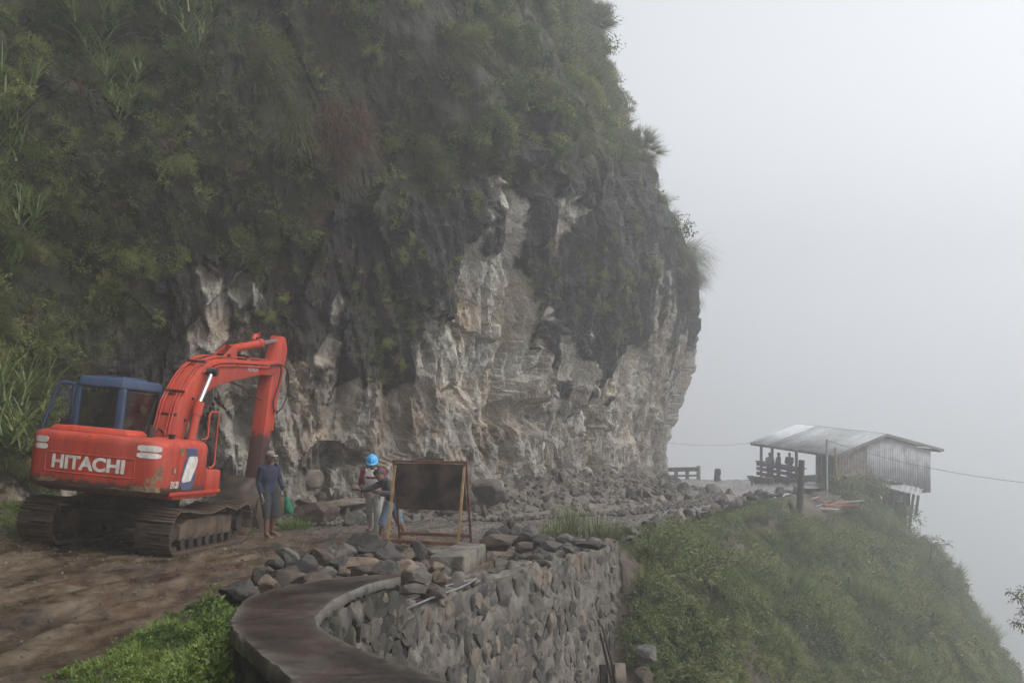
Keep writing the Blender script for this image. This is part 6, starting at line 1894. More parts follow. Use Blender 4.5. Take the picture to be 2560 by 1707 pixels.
def scatter(name, pos, nrm, scl, idx, sources, tone=None, seed=0):
    """one ground-cover object: many small plants set on given points"""
    r = np.random.default_rng(seed)
    n = len(pos)
    me = bpy.data.meshes.new(name)
    me.vertices.add(n)
    me.vertices.foreach_set('co', np.asarray(pos, np.float32).ravel())
    rot = np.zeros((n, 3), np.float32)
    for i in range(n):
        q = Vector(nrm[i]).to_track_quat('Z', 'Y') @ Quaternion((0, 0, 1), r.uniform(0, 6.283))
        rot[i] = q.to_euler()[:]
    a = me.attributes.new('rot', 'FLOAT_VECTOR', 'POINT'); a.data.foreach_set('vector', rot.ravel())
    a = me.attributes.new('scl', 'FLOAT', 'POINT'); a.data.foreach_set('value', np.asarray(scl, np.float32))
    a = me.attributes.new('idx', 'INT', 'POINT'); a.data.foreach_set('value', np.asarray(idx, np.int32))
    a = me.attributes.new('tone', 'FLOAT', 'POINT'); a.data.foreach_set('value', np.asarray(tone if tone is not None else r.random(n), np.float32))
    o = link(name, me)
    ng = bpy.data.node_groups.new(name, 'GeometryNodeTree')
    ng.interface.new_socket('Geometry', in_out='INPUT', socket_type='NodeSocketGeometry')
    ng.interface.new_socket('Geometry', in_out='OUTPUT', socket_type='NodeSocketGeometry')
    N, Lk = ng.nodes, ng.links
    gi, go = N.new('NodeGroupInput'), N.new('NodeGroupOutput')
    iop = N.new('GeometryNodeInstanceOnPoints')
    iop.inputs['Pick Instance'].default_value = True
    Lk.new(gi.outputs[0], iop.inputs['Points'])
    jn = N.new('GeometryNodeJoinGeometry')
    for k, sm in enumerate(reversed(sources)):      # join order runs last to first
        so = bpy.data.objects.new(name + '_plant', sm)
        oi = N.new('GeometryNodeObjectInfo')
        oi.inputs['Object'].default_value = so
        oi.inputs['As Instance'].default_value = True
        Lk.new(oi.outputs['Geometry'], jn.inputs[0])
    Lk.new(jn.outputs[0], iop.inputs['Instance'])
    for attr, dt, sock in (('rot', 'FLOAT_VECTOR', 'Rotation'), ('scl', 'FLOAT', 'Scale'), ('idx', 'INT', 'Instance Index')):
        nd = N.new('GeometryNodeInputNamedAttribute'); nd.data_type = dt
        nd.inputs['Name'].default_value = attr
        Lk.new(nd.outputs['Attribute'], iop.inputs[sock])
    Lk.new(iop.outputs[0], go.inputs[0])
    md = o.modifiers.new('plants', 'NODES')
    md.node_group = ng
    return o

# ---- cliff cover
CL = [clump(400 + k, 100, 0.32, 0.085 if k % 2 else 0.062, 0.046 if k % 2 else 0.034, M_LEAFDARK) for k in range(4)] + [clump(410 + k, 170, 0.27, 0.036, 0.022, M_LEAFDARK) for k in range(4)] + \
     [fern(420 + k, 8, 0.42, M_LEAFDARK) for k in range(2)] + [tuft(430 + k, 60, 0.55, 0.011, M_GRASSCLIFF, 1.0, 0.75) for k in range(3)] + [tuft(436, 70, 0.5, 0.009, M_DRYGRASS, 1.0, 0.8)]
gx = np.gradient(np.stack([CLX, CLY, CLZ], -1), axis=0); gh = np.gradient(np.stack([CLX, CLY, CLZ], -1), axis=1)
CN = np.cross(gx, gh); CN /= np.linalg.norm(CN, axis=-1, keepdims=True) + 1e-9
if np.mean(CN[:, :, 0] * cnx + CN[:, :, 1] * cny) < 0: CN = -CN
area = np.linalg.norm(np.cross(gx, gh), axis=-1)
rg = np.random.default_rng(11)
def sample(weight, n):
    w = (weight * area).ravel()
    k = rg.choice(w.size, n, p=w / w.sum())
    return np.unravel_index(k, weight.shape)
vis = (SS > 25) & (SS < 68)
patchy = np.clip(fbm(SS * 0.45, HH * 0.45, 0 * SS, 4, 131) * 1.6 + 0.7, 0.22, 1)
bare = np.clip((SS - 36) / 8, 0, 1) * np.clip(1.2 - (HH - veg_h) / 6, 0, 1)          # thin cover above the scars
left_full = np.clip((36 - SS) / 3, 0, 1)
w1 = vegm ** 1.5 * vis * np.maximum(left_full, patchy * (1 - 0.45 * bare)) * np.where(SS > 50, 0.6, 1.0)
pos, nrm, scl, idx, ton = [], [], [], [], []
UP = np.array([0, 0, 1.0])
def bush(p, n, rad, nc, kinds, tone, big):
    """a mound of small clumps standing off the rock: one shrub of one kind and tone"""
    ax = n * 0.8 + UP * 0.45; ax /= np.linalg.norm(ax)
    for _ in range(nc):
        d = rg.normal(0, 1, 3); d /= np.linalg.norm(d)
        if d @ ax < -0.1: d = d - 2 * (d @ ax) * ax
        q = p + d * rad * rg.uniform(0.5, 1.0) * np.array([1, 1, 0.85])
        pos.append(q); nrm.append(d * 0.9 + ax * 0.4 + UP * 0.2 + rg.normal(0, .2, 3)); scl.append(rg.uniform(.6, 1.1) * big); idx.append(int(rg.choice(kinds))); ton.append(float(np.clip(tone + rg.normal(0, .10) + 0.12 * d[2], 0, 1)))
KINDS_ = [[0, 1], [2, 3], [4, 5], [6, 7], [0, 4], [8, 9], [10, 11, 12]]
for (A, B), rmin, rmax, big in ((sample(w1 * (SS < 40), 520), .22, .62, 0.85), (sample(w1 * (SS >= 40) * (SS < 48), 190), .25, .6, 1.0), (sample(w1 * (SS >= 48), 170), .35, .8, 1.3)):
    for a, b in zip(A, B):
        s_ = SS[a, b]
        kd = KINDS_[int(rg.choice(7, p=[.2, .17, .17, .16, .16, .05, .09]))]
        bush(np.array([CLX[a, b], CLY[a, b], CLZ[a, b]]) + CN[a, b] * 0.05, CN[a, b], rg.uniform(rmin, rmax), int(rg.integers(13, 26)), kd, rg.beta(2, 2.4), big)
for (A, B), big in ((sample(w1 * (SS < 47), 6500), 1.0), (sample(w1 * (SS >= 47), 2600), 1.3)):
    for a, b in zip(A, B):
        n = CN[a, b]; s_ = SS[a, b]
        pos.append(np.array([CLX[a, b], CLY[a, b], CLZ[a, b]]) + n * rg.uniform(-0.02, 0.15))
        grassy_ = 0.07 + 0.22 * np.clip((s_ - 37) / 6, 0, 1)
        q = rg.random()
        k = 10 + rg.integers(0, 3) if q < grassy_ else 13 if q < grassy_ + 0.02 else 8 + rg.integers(0, 2) if q < grassy_ + 0.07 else rg.integers(0, 8)
        idx.append(int(k))
        nrm.append(n * 0.85 + UP * 0.4 + rg.normal(0, 0.25, 3)); scl.append(rg.uniform(0.55, 1.15) * big)
        ton.append(float(np.clip(0.40 + 0.35 * fbm(s_ * 0.5, HH[a, b] * 0.5, 0.0, 3, 151) + rg.normal(0, .1), 0, 1)))
sparse = np.clip((veg_h - HH) / 3.0, 0, 1) * (HH > low_h) * (fresh < 0.5) * vis * np.clip(fbm(SS * 0.8, HH * 0.8, 0 * SS, 3, 141) * 2.2 - 0.15, 0, 1) * (SS < 62)
A, B = sample(sparse + 1e-9 * vis, 800)
for a, b in zip(A, B):
    pos.append(np.array([CLX[a, b], CLY[a, b], CLZ[a, b]])); nrm.append(CN[a, b] * 0.9 + np.array([0, 0, .4]) + rg.normal(0, .2, 3)); scl.append(rg.uniform(0.3, 0.75)); idx.append(int(rg.choice([4, 5, 6, 7, 8, 9, 10]))); ton.append(rg.uniform(.3, .9))
o = scatter('cliff_shrubbery', pos, nrm, scl, idx, CL, ton, seed=5)
tag(o, 'dense dark shrubs, ferns and grass covering the upper cliff', kind='stuff')

def cpt(s, h):
    a, b = np.argmin(np.abs(s_ax - s)), np.argmin(np.abs(h_ax - h))
    return Vector((CLX[a, b], CLY[a, b], CLZ[a, b])), Vector(CN[a, b])
# hanging grass tufts, countable ones
def hanging(seed, n, L, W, mat, spread, base):
    r = random.Random(seed); lv = Leaves()
    for k in range(n):
        x = r.uniform(-base, base)
        d = Vector((r.uniform(-spread, spread) + x * 0.4, -r.uniform(0.6, 1.2), r.uniform(-0.2, 0.9)))
        lv.blade(Vector((x, -r.uniform(0.0, 0.3), r.uniform(-0.35, 0.25) * L)), d, L * r.uniform(0.5, 1.1), W * r.uniform(.7, 1.3), r.uniform(0.5, 1.0), r.random(), 8)
    return lv.mesh('hanging_blades', mat)
def place_plant(name, me, p, n, label, cat, group=None, scale=1.0, part='blades'):
    root = empty(name, p)
    root.rotation_euler = (0, 0, math.atan2(n.y, n.x) + math.pi / 2)
    root.scale = (scale,) * 3
    ob_ = link(part, me, None, root)
    if part == 'moss': ob_['kind'] = 'stuff'
    tag(root, label, cat, group)
    return root
p, n = cpt(37.0, 9.6); place_plant('hanging_grass', hanging(1, 620, 1.6, 0.013, M_DRYGRASS, 0.5, 0.55), p + n * 0.3, n, 'large reddish dry grass tuft hanging in the middle of the cliff', 'grass')
p, n = cpt(35.6, 9.4); place_plant('hanging_grass', hanging(2, 420, 1.4, 0.013, M_GRASSCLIFF, 0.6, 0.35), p + n * 0.3, n, 'green and brown grass tuft hanging left of the reddish one', 'grass')
p, n = cpt(36.6, 9.0); place_plant('hanging_grass', hanging(3, 160, 2.0, 0.009, M_DRYGRASS, 0.25, 0.3), p + n * 0.05, n, 'thin brown grass strands trailing below the green tuft', 'grass')
p, n = cpt(34.6, 11.0); place_plant('hanging_grass', hanging(4, 360, 1.5, 0.013, M_GRASSCLIFF, 0.5, 0.4), p + n * 0.3, n, 'pale green grass tuft hanging high between reeds and bare rock', 'grass')
p, n = cpt(39.8, 12.0); place_plant('hanging_grass', hanging(5, 380, 1.5, 0.014, M_GRASSCLIFF, 0.5, 0.5), p + n * 0.3, n, 'hanging grass tuft high above the pale scar', 'grass')
for (s_, h_, w_) in ((35.8, 12.0, 0.8), (36.5, 11.3, 0.5), (36.3, 7.6, 0.5), (36.9, 12.6, 0.6)):
    p, n = cpt(s_, h_)
    place_plant('moss_patch', clump(int(s_ * 100), 420, w_, 0.05, 0.03, M_ORANGE, 0.3), p, n, 'patch of orange-brown moss on the cliff, ' + {12.0: 'highest and widest', 11.3: 'just right of the widest one', 7.6: 'below the red grass', 12.6: 'at the top edge of the picture'}[h_], 'moss', 'orange moss patches', part='moss')
# reeds on the near slope
for i, (s_, h_, sc_, lab) in enumerate(((32.6, 12.2, 1.25, 'tall reed clump at the top of the slope'), (33.3, 11.2, 1.1, 'reed clump just below the tall top one'), (31.3, 10.4, 1.1, 'reed clump with drooping leaves halfway up the slope'), (31.0, 12.0, 1.2, 'reed clump near the top corner of the slope'),
                                    (30.0, 8.6, 1.0, 'reed clump at the picture edge, middle of the slope'), (29.7, 7.0, 1.0, 'lower reed clump at the picture edge'), (29.5, 5.2, 1.0, 'reed clump at the picture edge above the cab'), (31.6, 9.2, 0.9, 'small reed clump under the drooping one'), (34.2, 12.8, 1.1, 'reed clump beside the moss patch'))):
    p, n = cpt(s_, h_)
    place_plant('reed_clump', reed(500 + i, 9, 1.7, 0.034, M_REED), p + n * 0.3, n, lab, 'reeds', 'reed clumps on the slope', sc_, 'leaves')
for i, (px, py, d, sc_, lab) in enumerate(((20, 1075, 20.5, 1.0, 'reed clump hanging over beside the blue cab'), (60, 1090, 21.5, 1.1, 'reed clump behind the excavator cab door'))):
    p = WP(px, py + 60, d)
    place_plant('reed_clump', reed(520 + i, 9, 1.6, 0.034, M_REED), p, Vector((1, -0.3, 0)), lab, 'reeds', 'reed clumps on the slope', sc_, 'leaves')
# grass and bushes breaking the skyline of the cliff nose
SKY = [(1695, 640, 1.45, 'big', 'bushy grass tuft bulging from the skyline of the cliff nose'), (1690, 590, 1.3, 'bush', 'small leafy bush on top of the bulging tuft'), (1730, 690, 0.9, 'big', 'drooping grass under the bulging tuft'), (1600, 400, 0.7, 'big', 'small grass tuft high on the cliff skyline'),
       (1530, 130, 1.2, 'bush', 'upper bush on the cliff skyline'), (1500, 60, 1.2, 'bush', 'bush at the very top of the cliff skyline'), (1560, 210, 1.0, 'bush', 'lower bush on the upper skyline'), (1645, 500, 0.5, 'big', 'tiny tuft above the leafy bush on the skyline'), (1735, 760, 0.6, 'big', 'thin tuft below the bulge of the nose')]
for i, (px, py, sc_, kd, lab) in enumerate(SKY):
    # the grid vertex nearest to that line of sight, nearest to the outer edge
    ppx = 1280 + CLX / CLY * FPX; ppy = 853.5 - (CLZ - CAM_H) / CLY * FPX
    dd = (ppx - px) ** 2 + (ppy - py) ** 2 + np.where((SS > 50) & (SS < 63.5), 0, 1e9)
    a, b = np.unravel_index(np.argmin(dd), dd.shape)
    p, n = Vector((CLX[a, b], CLY[a, b], CLZ[a, b])), Vector((0.85, -0.5, 0.1))
    me_ = hanging(600 + i, 900, 1.15, 0.016, M_GRASSCLIFF, 1.3, 0.7) if kd == 'big' else clump(600 + i, 700, 0.75, 0.11, 0.06, M_LEAFDARK, 1.0)
    if kd == 'big':
        place_plant('skyline_tuft', me_, p, n, lab, 'grass', 'skyline plants', sc_)
    else:
        rt = empty('skyline_bush', p); rt.scale = (sc_,) * 3; link('leaves', me_, None, rt); tag(rt, lab, 'bush', 'skyline plants')
# bare twig on the skyline
p0 = WP(1650, 522, 55)
tw = MB().tube([p0, p0 + Vector((0.5, 0, 0.35)), p0 + Vector((0.95, 0, 0.62))], [0.018, 0.013, 0.008], 6)
tw.tube([p0 + Vector((0.5, 0, 0.35)), p0 + Vector((0.7, 0, 0.62))], [0.012, 0.007], 5).tube([p0 + Vector((0.72, 0, 0.48)), p0 + Vector((0.95, 0, 0.45))], [0.01, 0.006], 5)
o = empty('twig', p0); tw2 = tw.build('stem', M_BARK)
for v in tw2.data.vertices: v.co -= p0
tw2.parent = o
lv = Leaves(); r_ = random.Random(3)
for k in range(40): lv.leaf(Vector((r_.uniform(.55, 1.0), r_.uniform(-.05, .05), r_.uniform(.4, .68))), rdir(r_), Vector((0, 0, 1)), 0.07, 0.03, r_.random())
link('leaves', lv.mesh('twig_leaves', M_LEAFDARK), None, o)
tag(o, 'thin leafy twig sticking out from the cliff skyline', 'twig')

# ---- hillside undergrowth and shrubs
HC = [clump(440 + k, 100, 0.36, 0.115 if k % 2 else 0.085, 0.060 if k % 2 else 0.046, M_LEAFGREEN) for k in range(4)] + [clump(450 + k, 170, 0.32, 0.055, 0.030, M_LEAFGREEN) for k in range(3)] + [fern(460 + k, 9, 0.6, M_LEAFGREEN) for k in range(2)] + \
     [tuft(470 + k, 60, 0.85, 0.014, M_REED, 0.9, 0.7) for k in range(2)]
hp_, hn_, hs_, hi_, ht_ = [], [], [], [], []
def px_of(x, y): return 1280 + x / y * FPX
hx0, hy0 = hx[:, 0], hy[0]
def hill_at(x, y): return float(hz[int(np.argmin(np.abs(hx0 - x))), int(np.argmin(np.abs(hy0 - y)))])
def hill_ok(x, y):
    ex_o = x - float(edge_x(y))
    if ex_o < 0.15 or (y < 19.4 and ex_o < (0.5 if y > 17.4 else 0.9)): return None
    if (abs(px_of(x, y) - 2040) < 95 and 43.0 < y < 49.5) or (abs(px_of(x, y) - 2235) < 75 and y > 49.5): return None
    z0 = hill_at(x, y)
    if z0 < -27 or 853.5 - (z0 - CAM_H) / y * FPX > 1800 or px_of(x, y) > 2700: return None
    return z0
HK = [[0, 1], [2, 3], [4, 5], [5, 6], [0, 4], [7, 8], [9, 10]]
nb = tries = 0
while nb < 760 and tries < 60000:
    tries += 1
    y, x = rg.uniform(15, 62), rg.uniform(0.5, 26)
    z0 = hill_ok(x, y)
    if z0 is None: continue
    bare_ = 0.9 * math.exp(-(((x - 4.3) / 1.0) ** 2 + ((y - 20.5) / 2.2) ** 2)) + 0.6 * math.exp(-(((x - 7.6) / 1.0) ** 2 + ((y - 27.5) / 2.2) ** 2))
    if rg.random() < bare_: continue
    nb += 1
    edge_k = float(np.clip(0.35 + 0.3 * (x - float(edge_x(y))), 0.35, 1.0)) if 24 < y < 50 else 1.0
    rad = rg.uniform(.22, .66) * np.interp(y, [15, 25, 50], [.6, .85, 1.25]) * edge_k
    kd = HK[int(rg.choice(7, p=[.2, .2, .17, .15, .14, .07, .07]))]
    tone = rg.beta(2.2, 2.0)
    for _ in range(int(rg.integers(12, 24))):
        d = rg.normal(0, 1, 3); d /= np.linalg.norm(d); d[2] = abs(d[2])
        hp_.append((x + d[0] * rad, y + d[1] * rad, z0 + d[2] * rad * rg.uniform(.5, 1.05) - 0.6 * rad * (d[0] * 0.4)))
        hn_.append(d * 0.8 + np.array([0.1, -0.15, 0.7]) + rg.normal(0, .2, 3)); hs_.append(rg.uniform(.55, 1.05) * np.interp(y, [15, 25, 50], [.55, .8, 1.2]) * edge_k); hi_.append(int(rg.choice(kd))); ht_.append(float(np.clip(tone + rg.normal(0, .1) + .1 * d[2], 0, 1)))
tries = 0
while len(hp_) < 20500 and tries < 120000:
    tries += 1
    y, x = rg.uniform(14, 62), rg.uniform(0.5, 27)
    z0 = hill_ok(x, y)
    if z0 is None: continue
    bare_ = 0.95 * math.exp(-(((x - 4.3) / 1.1) ** 2 + ((y - 20.5) / 2.4) ** 2)) + 0.7 * math.exp(-(((x - 7.6) / 1.1) ** 2 + ((y - 27.5) / 2.4) ** 2))
    if rg.random() < bare_: continue
    hp_.append((x, y, z0 + rg.uniform(-0.03, 0.12))); hn_.append(np.array([0.3, -0.3, 1.0]) + rg.normal(0, 0.3, 3))
    hs_.append(rg.uniform(0.45, 1.0) * np.interp(y, [15, 25, 50], [.6, .85, 1.15]) * (float(np.clip(0.35 + 0.3 * (x - float(edge_x(y))), 0.35, 1.0)) if 24 < y < 50 else 1.0)); hi_.append(int(rg.choice([0, 1, 2, 3, 4, 5, 6, 0, 1, 2, 3, 4, 5, 6, 0, 1, 2, 3, 4, 5, 6, 7, 8, 9, 10])))
    ht_.append(float(np.clip(0.45 + 0.35 * fbm(x * 0.5, y * 0.5, 0.0, 3, 161) + rg.normal(0, .1), 0, 1)))
for k in range(1500):
    y = rg.uniform(19.5, 52); x = float(edge_x(y)) + rg.uniform(-0.18, 0.5)
    if abs(px_of(x, y) - 2040) < 80 and y > 43: continue
    z0 = max(hill_at(x, y), float(road_z(y)) - 0.35)
    hp_.append((x, y, z0 + 0.02)); hn_.append(np.array([0.2, -0.3, .9]) + rg.normal(0, 0.35, 3)); hs_.append(rg.uniform(.25, .5) * np.interp(y, [19, 50], [.8, 1.3])); hi_.append(int(rg.integers(0, 9))); ht_.append(float(np.clip(rg.normal(.45, .2), 0, 1)))
for k in range(1100):
    y = rg.uniform(15.5, 20.2); x = float(edge_x(y)) + rg.uniform(0.95 if y < 17.4 else 0.5, 2.6)
    z0 = hill_at(x, y)
    hp_.append((x, y, z0 + rg.uniform(0.0, 0.35))); hn_.append(np.array([0.4, -0.3, .8]) + rg.normal(0, 0.35, 3)); hs_.append(rg.uniform(.4, .8)); hi_.append(int(rg.integers(0, 7))); ht_.append(float(np.clip(rg.normal(.45, .2), 0, 1)))
o = scatter('hillside_undergrowth', hp_, hn_, hs_, hi_, HC, ht_, seed=6)
tag(o, 'thick green undergrowth covering the hillside below the road', kind='stuff')

def shrub(name, loc, rad, hgt, n, L, mat, label, seed, group='shrubs on the hillside'):
    root = empty(name, loc)
    r = random.Random(seed)
    st = MB(); lv = Leaves()
    for k in range(6):
        a = r.uniform(0, 6.283); tip = Vector((math.cos(a) * rad * 0.55, math.sin(a) * rad * 0.55, hgt * r.uniform(.55, .85)))
        st.tube([(0, 0, -0.25), tip * 0.5 + Vector((0, 0, 0.08)), tip], [0.022, 0.016, 0.007], 6)
    lobes = [(Vector((r.uniform(-.6, .6) * rad, r.uniform(-.6, .6) * rad, hgt * r.uniform(.35, .85))), r.uniform(.35, .6) * rad) for _ in range(9)]
    for k in range(n):
        c, rr_ = lobes[r.randrange(9)]
        d = rdir(r, 0.25)
        q = c + d * rr_ * (r.random() ** 0.4)
        s_ = r.uniform(.6, 1.3)
        lv.leaf(q, (d + rdir(r) * 0.8), Vector((0, 0, 1)) + rdir(r) * .5, L * s_, L * 0.5 * s_, r.random())
    st.build('stems', M_BARK, root)['kind'] = 'stuff'
    link('foliage', lv.mesh('shrub_foliage', mat), None, root)
    tag(root, label, 'shrub', group)
def hs(x, y): return Vector((x, y, float(hill_z(np.array(x), np.array(y)))))
SH = [(18.3, 51.0, 1.0, 1.2, 'dense bush hiding the foot of the lean-to posts'), (2.75, 20.1, .7, 1.25, 'leafy shrub hugging the far corner of the stone wall'), (3.0, 21.2, .85, 1.3, 'rounded shrub second from the stone wall corner'), (4.2, 23.4, .85, 1.0, 'shrub third from the stone wall corner along the road edge'), (3.2, 18.6, .55, .8, 'low shrub at the foot of the wall corner'),
      (5.4, 26.2, .85, .8, 'wide shrub at the road edge before the bend'), (7.6, 29.2, .9, .8, 'shrub just below the road edge under the rubble'), (9.6, 33.0, 1.0, .9, 'large shrub below the road edge halfway to the hut'), (11.2, 37.6, 1.0, .9, 'large shrub left of the thick wooden pole'),
      (12.6, 41.0, 1.1, 1.0, 'large shrub right of the thick wooden pole'), (16.9, 50.6, 1.0, 1.3, 'tall yellow-green bush before the hut plank wall'), (17.0, 47.0, 1.2, 1.3, 'bush below the lean-to shed'), (17.9, 46.6, 1.0, 1.2, 'bush on the crest of the spur'), (15.2, 43.6, 1.0, 1.1, 'bush beside the scrap boards'), (8.6, 30.0, .9, 1.0, 'round bush below the rubble edge')]
for i, (x, y, r_, h_, lab) in enumerate(SH):
    shrub('shrub', hs(x, y), r_, h_, int(900 + 500 * r_), 0.075 + 0.0008 * y, M_LEAFGREEN, lab, 700 + i)
# grass tuft on the wall top beyond the stones
for i, (px, py, L_, lab) in enumerate(((1430, 1335, .75, 'tall grass tuft between the road and the wall corner'), (1395, 1345, .45, 'short grass tuft left of the tall one'), (1490, 1345, .55, 'grass tuft right of the tall one near the wall corner'), (1350, 1352, .3, 'small weed tuft among the stones on the wall top'), (1530, 1350, .5, 'grass tuft at the wall corner'))):
    rt = empty('grass_tuft', GR(px, py)); link('blades', tuft(800 + i, 170, L_, 0.014, M_LEAFGREEN if i != 3 else M_LEAFBRIGHT, 1.1, 0.6, 0.28), None, rt); tag(rt, lab, 'grass', 'grass tufts on the wall top')
# weeds at the cliff foot beside the capped worker
for i, (px, py) in enumerate(((715, 1322), (735, 1318), (755, 1320), (610, 1335))):
    rt = empty('weed_tuft', GR(px, py)); link('blades', tuft(820 + i, 130, .28, 0.012, M_LEAFBRIGHT, 1.1, 0.6, 0.22), None, rt)
    tag(rt, ['weed tuft just right of the excavator bucket', 'middle weed tuft at the cliff foot', 'weed tuft at the cliff foot nearest the long slab', 'weed tuft between the track and the bucket'][i], 'weed', 'weeds at the cliff foot')

# saplings on the spur
def sapling(loc, pts, radii, clusters, mat, label, seed, L=0.22):
    root = empty('sapling', loc); r = random.Random(seed)
    l0 = Vector(loc)
    tr = MB()
    for (P, rad) in zip(pts, radii): tr.tube([Vector(p) - l0 for p in P], rad, 7)
    tr.build('trunk', M_BARK, root)
    lv = Leaves()
    for (c, rad, n) in clusters:
        c = Vector(c) - l0
        for k in range(n):
            d = rdir(r); d.z *= 0.6
            lv.leaf(c + d * rad * r.random(), d + Vector((0, 0, -0.25)), Vector((0, 0, 1)), L * r.uniform(.6, 1.2), L * .34 * r.uniform(.7, 1.2), r.random())
    link('crown', lv.mesh('sapling_leaves', mat), None, root)
    tag(root, label, 'sapling', 'saplings on the spur')
d = 46.5
sapling(WP(2295, 1640, d), [[WP(2295, 1650, d), WP(2315, 1500, d), WP(2330, 1360, d)], [WP(2329, 1370, d), WP(2345, 1362, d), WP(2366, 1358, d)], [WP(2329, 1372, d), WP(2318, 1350, d), WP(2303, 1340, d)], [WP(2326, 1390, d), WP(2345, 1400, d)]], [[.05, .04, .025], [.014, .011, .008], [.014, .011, .008], [.012, .008]],
        [(WP(2330, 1362, d), .28, 22), (WP(2366, 1358, d), .2, 14), (WP(2348, 1346, d), .15, 9), (WP(2302, 1340, d), .2, 14), (WP(2345, 1372, d), .2, 10), (WP(2328, 1395, d), .25, 12)], M_LEAFGREEN, 'slender tall sapling with tufted leaves on the spur skyline', 1)
sapling(WP(2330, 1470, d), [[WP(2325, 1480, d), WP(2340, 1440, d), WP(2358, 1414, d)], [WP(2358, 1414, d), WP(2380, 1436, d)]], [[.035, .025, .016], [.012, .008]], [(WP(2362, 1406, d), .35, 34), (WP(2382, 1438, d), .18, 12), (WP(2350, 1410, d), .2, 10), (WP(2372, 1398, d), .2, 12)], M_LEAFGREEN, 'short sapling with a leafy top leaning out from the spur', 2)
sapling(WP(2301, 1340, 50), [[WP(2300, 1350, 50), WP(2301, 1300, 50)]], [[.012, .006]], [(WP(2300, 1296, 50), .22, 12), (WP(2306, 1308, 50), .2, 8)], M_LEAFGREEN, 'tiny bare-stemmed sapling beside the lean-to shed', 3, .16)
d = 26
sapling(WP(2600, 1760, d), [[WP(2640, 1800, d), WP(2600, 1600, d), WP(2545, 1490, d)], [WP(2600, 1600, d), WP(2560, 1560, d), WP(2535, 1555, d)]], [[.05, .03, .012], [.02, .012, .006]], [(WP(2545, 1492, d), .22, 60), (WP(2558, 1478, d), .2, 50), (WP(2565, 1530, d), .25, 60), (WP(2538, 1556, d), .16, 36), (WP(2556, 1560, d), .2, 40), (WP(2528, 1480, d), .12, 20)], M_LEAFDARK, 'dark leafy branch reaching in at the edge over the foggy valley', 4, .12)
for (px, y0, y1, dd_, rad, lab) in ((2126, 1440, 1580, 36, .07, 'bare grey trunk standing on the slope below the hut'), (2281, 1425, 1600, 44, .05, 'thin grey trunk beside the tall sapling'), (2210, 1330, 1450, 46, .05, 'dark thin trunk below the lean-to shed')):
    o = MB().tube([WP(px + 4, y1, dd_), WP(px, (y0 + y1) / 2, dd_), WP(px - 3, y0, dd_)], [rad, rad * .9, rad * .7], 8).build('bare_trunk', M_BARK)
    tag(o, lab, 'trunk', kind='thing')
o = MB().tube([WP(2085, 1455, 36), WP(2110, 1520, 35.5)], [.03, .05], 8).build('fallen_branch', M_BARK); tag(o, 'thin dead branch leaning beside the bare grey trunk', 'branch')
o = MB().tube([WP(2165, 1628, 33), WP(2220, 1648, 32.6)], [.05, .035], 8).build('fallen_branch', M_BARK); tag(o, 'pale fallen branch lying low on the slope', 'branch')
# rocks at the foot of the wall
for (px, py, w, h, d, lab) in ((1618, 1632, 50, 40, 16.6, 'pale layered rock at the foot of the stone wall'), (1612, 1692, 40, 34, 15.6, 'brown rock at the bottom edge below the layered one')):
    k = d / FPX
    o = put_rock(WP(px, py, d), w * k, h * k, lib=SLAB_LIB, name='boulder', tilt=0.6, mat=MR['grey'] if 'pale' in lab else MR['brown'])
    tag(o, lab, 'boulder')

# ---- grass verge by the parapet, mossy bank left of the tracks
GV = [tuft(480 + k, 30, 0.13, 0.007, M_LEAFBRIGHT, 1.5, 0.5, 0.07) for k in range(4)] + [clump(490 + k, 54, 0.10, 0.036, 0.025, M_LEAFBRIGHT, 0.7) for k in range(4)]
gp, gn, gs, gi_ = [], [], [], []
m = (grassy > 0.35) & (ROADY > 4.3) & (ROADY < 12.2)
A, B = np.where(m)
pick = rg.choice(len(A), 8500)
for q in pick:
    a, b = A[q], B[q]
    x, y, z = ROADX[a, b] + rg.normal(0, .05), ROADY[a, b] + rg.normal(0, .04), ROADZ[a, b]
    nz_ = float(vnoise(x * 2.2, y * 2.2, 0.0, 9))
    if rg.random() > grassy[a, b] ** 2 * (0.55 + 0.9 * nz_): continue
    near_par = np.clip(1 - abs(x - (edge_x(y) - 0.45)) / 0.6, 0, 1)
    gp.append((x, y, z)); gn.append(np.array([0, 0, 1.0]) + rg.normal(0, .18, 3)); gs.append(rg.uniform(0.45, 1.0) * (0.8 + 0.7 * near_par))
    gi_.append(int(rg.integers(0, 4)) if rg.random() > 0.5 + 0.4 * near_par else int(4 + rg.integers(0, 4)))
for k in range(900):
    y = rg.uniform(14, 24); x = rg.uniform(-11.4, -7.9)
    if rg.random() > np.clip((-8.0 - x) / 1.2, 0, 1): continue
    a, b = np.argmin(np.abs(y_ax - y)), 0
    b = int(np.argmin(np.abs(ROADX[a] - x)))
    gp.append((x, y, ROADZ[a, b])); gn.append(np.array([0, 0, 1.0]) + rg.normal(0, .2, 3)); gs.append(rg.uniform(0.7, 1.6)); gi_.append(int(rg.integers(0, 8)))
gt_ = [float(np.clip(0.42 + 0.5 * fbm(p[0] * 1.6, p[1] * 1.6, 0.0, 3, 171) + rg.normal(0, .12), 0, 1)) for p in gp]
o = scatter('verge_grass', gp, gn, gs, gi_, GV, gt_, seed=8)
tag(o, 'bright green grass and weeds on the verge beside the parapet', kind='stuff')
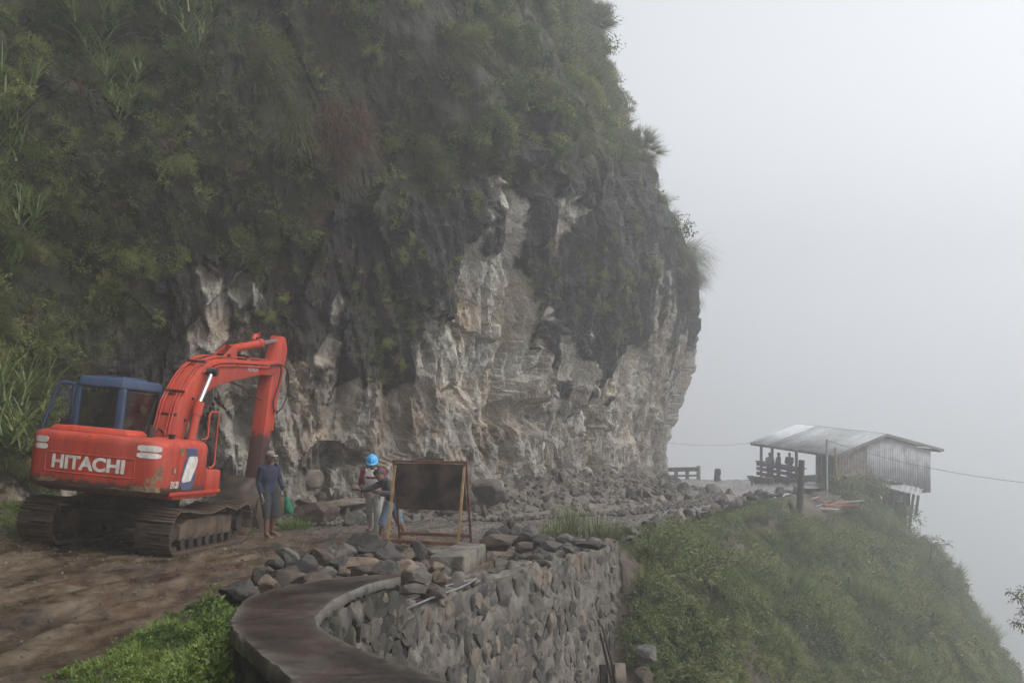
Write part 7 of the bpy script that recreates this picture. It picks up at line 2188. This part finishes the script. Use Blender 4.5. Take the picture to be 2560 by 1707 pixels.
# leafy weeds at the near boulder
for i, (px, py, s_) in enumerate(((545, 1520, 1.0), (580, 1535, 1.1), (520, 1560, .9), (600, 1510, .8), (560, 1580, 1.1), (570, 1640, 1.0), (505, 1600, .8))):
    rt = empty('leafy_weed', GR(px, py)); rt.scale = (s_,) * 3
    link('leaves', clump(840 + i, 190, .26, .055, .036, M_LEAFBRIGHT, 1.0), None, rt)
    tag(rt, ['leafy weed in front of the large dark boulder', 'leafy weed touching the parapet below the dark boulder', 'leafy weed on the mud edge of the verge', 'leafy weed squeezed between dark boulder and parapet', 'leafy weed halfway down the parapet face', 'lowest leafy weed against the parapet face', 'leafy weed in the middle of the grass verge'][i], 'weed', 'leafy weeds beside the parapet')

# ---- loose gravel on road and scree
def pebble(seed):
    me = rock_mesh('pebble', seed, 1, 6, 0.1); me.materials.append(M_RUBBLE); return me
PB = [pebble(900 + k) for k in range(5)]
pp, pn, ps, pi2 = [], [], [], []
for k in range(13000):
    q = rg.random()
    if q < 0.42:
        s_ = rg.uniform(33, 64); sp_o = np.interp(s_, [33, 38, 42, 50, 60, 66], [1.2, 2.4, 3.8, 4.6, 3.6, 1.5]) * rg.random() ** 0.8
        a = int(np.argmin(np.abs(s2 - s_))); b = int(np.clip((sp_o + 0.8) / (np.interp(s_, [32, 36, 42, 50, 60, 66], [0.8, 1.2, 2.9, 3.5, 2.8, 1.2]) + 0.8) * 39, 0, 39))
        if b < 39: p = (AX[a, b], AY[a, b], AZ[a, b])
        else:
            x, y, z, nx, ny = [float(v) for v in cliff_point(np.array(s_), np.array(0.0))]
            p = (x + nx * sp_o, y + ny * sp_o, float(road_z(y + ny * sp_o)) + 0.02)
        pp.append(p); ps.append(rg.uniform(0.02, 0.075) * (1 + 0.015 * (s_ - 33)))
    else:
        y = rg.uniform(5, 40) if rg.random() < .5 else rg.uniform(15, 30); a = int(np.argmin(np.abs(y_ax - y))); b = rg.integers(20, 149)
        if grassy[a, b] > .3: continue
        pp.append((ROADX[a, b], ROADY[a, b], ROADZ[a, b])); ps.append(rg.uniform(0.006, 0.024) * (2.0 if rg.random() < .05 else 1) * (1 + .03 * max(0, y - 15)))
    pn.append(rg.normal(0, 1, 3)); pi2.append(int(rg.integers(0, 5)))
o = scatter('gravel', pp, pn, ps, pi2, PB, seed=9)
tag(o, 'loose gravel scattered over the road and rubble', kind='stuff')
HAZE_DENSITY = 0.0064
# ------------------------------------------------------------------ fog
mb = MB().box((0, 0, -44.5), (3001.0, 3001.0, 153.0))
haze_mat = bpy.data.materials.new('haze')
haze_mat.use_nodes = True
hn, hl = haze_mat.node_tree.nodes, haze_mat.node_tree.links
hn.clear()
h_out = hn.new('ShaderNodeOutputMaterial')
h_vol = hn.new('ShaderNodeVolumePrincipled')
h_vol.inputs['Color'].default_value = (0.97, 0.98, 1.0, 1)
h_vol.inputs['Density'].default_value = HAZE_DENSITY
h_vol.inputs['Anisotropy'].default_value = 0.7
hl.new(h_vol.outputs[0], h_out.inputs['Volume'])
haze = mb.build('haze', haze_mat)
tag(haze, 'pale grey mountain fog filling the whole valley', kind='stuff')
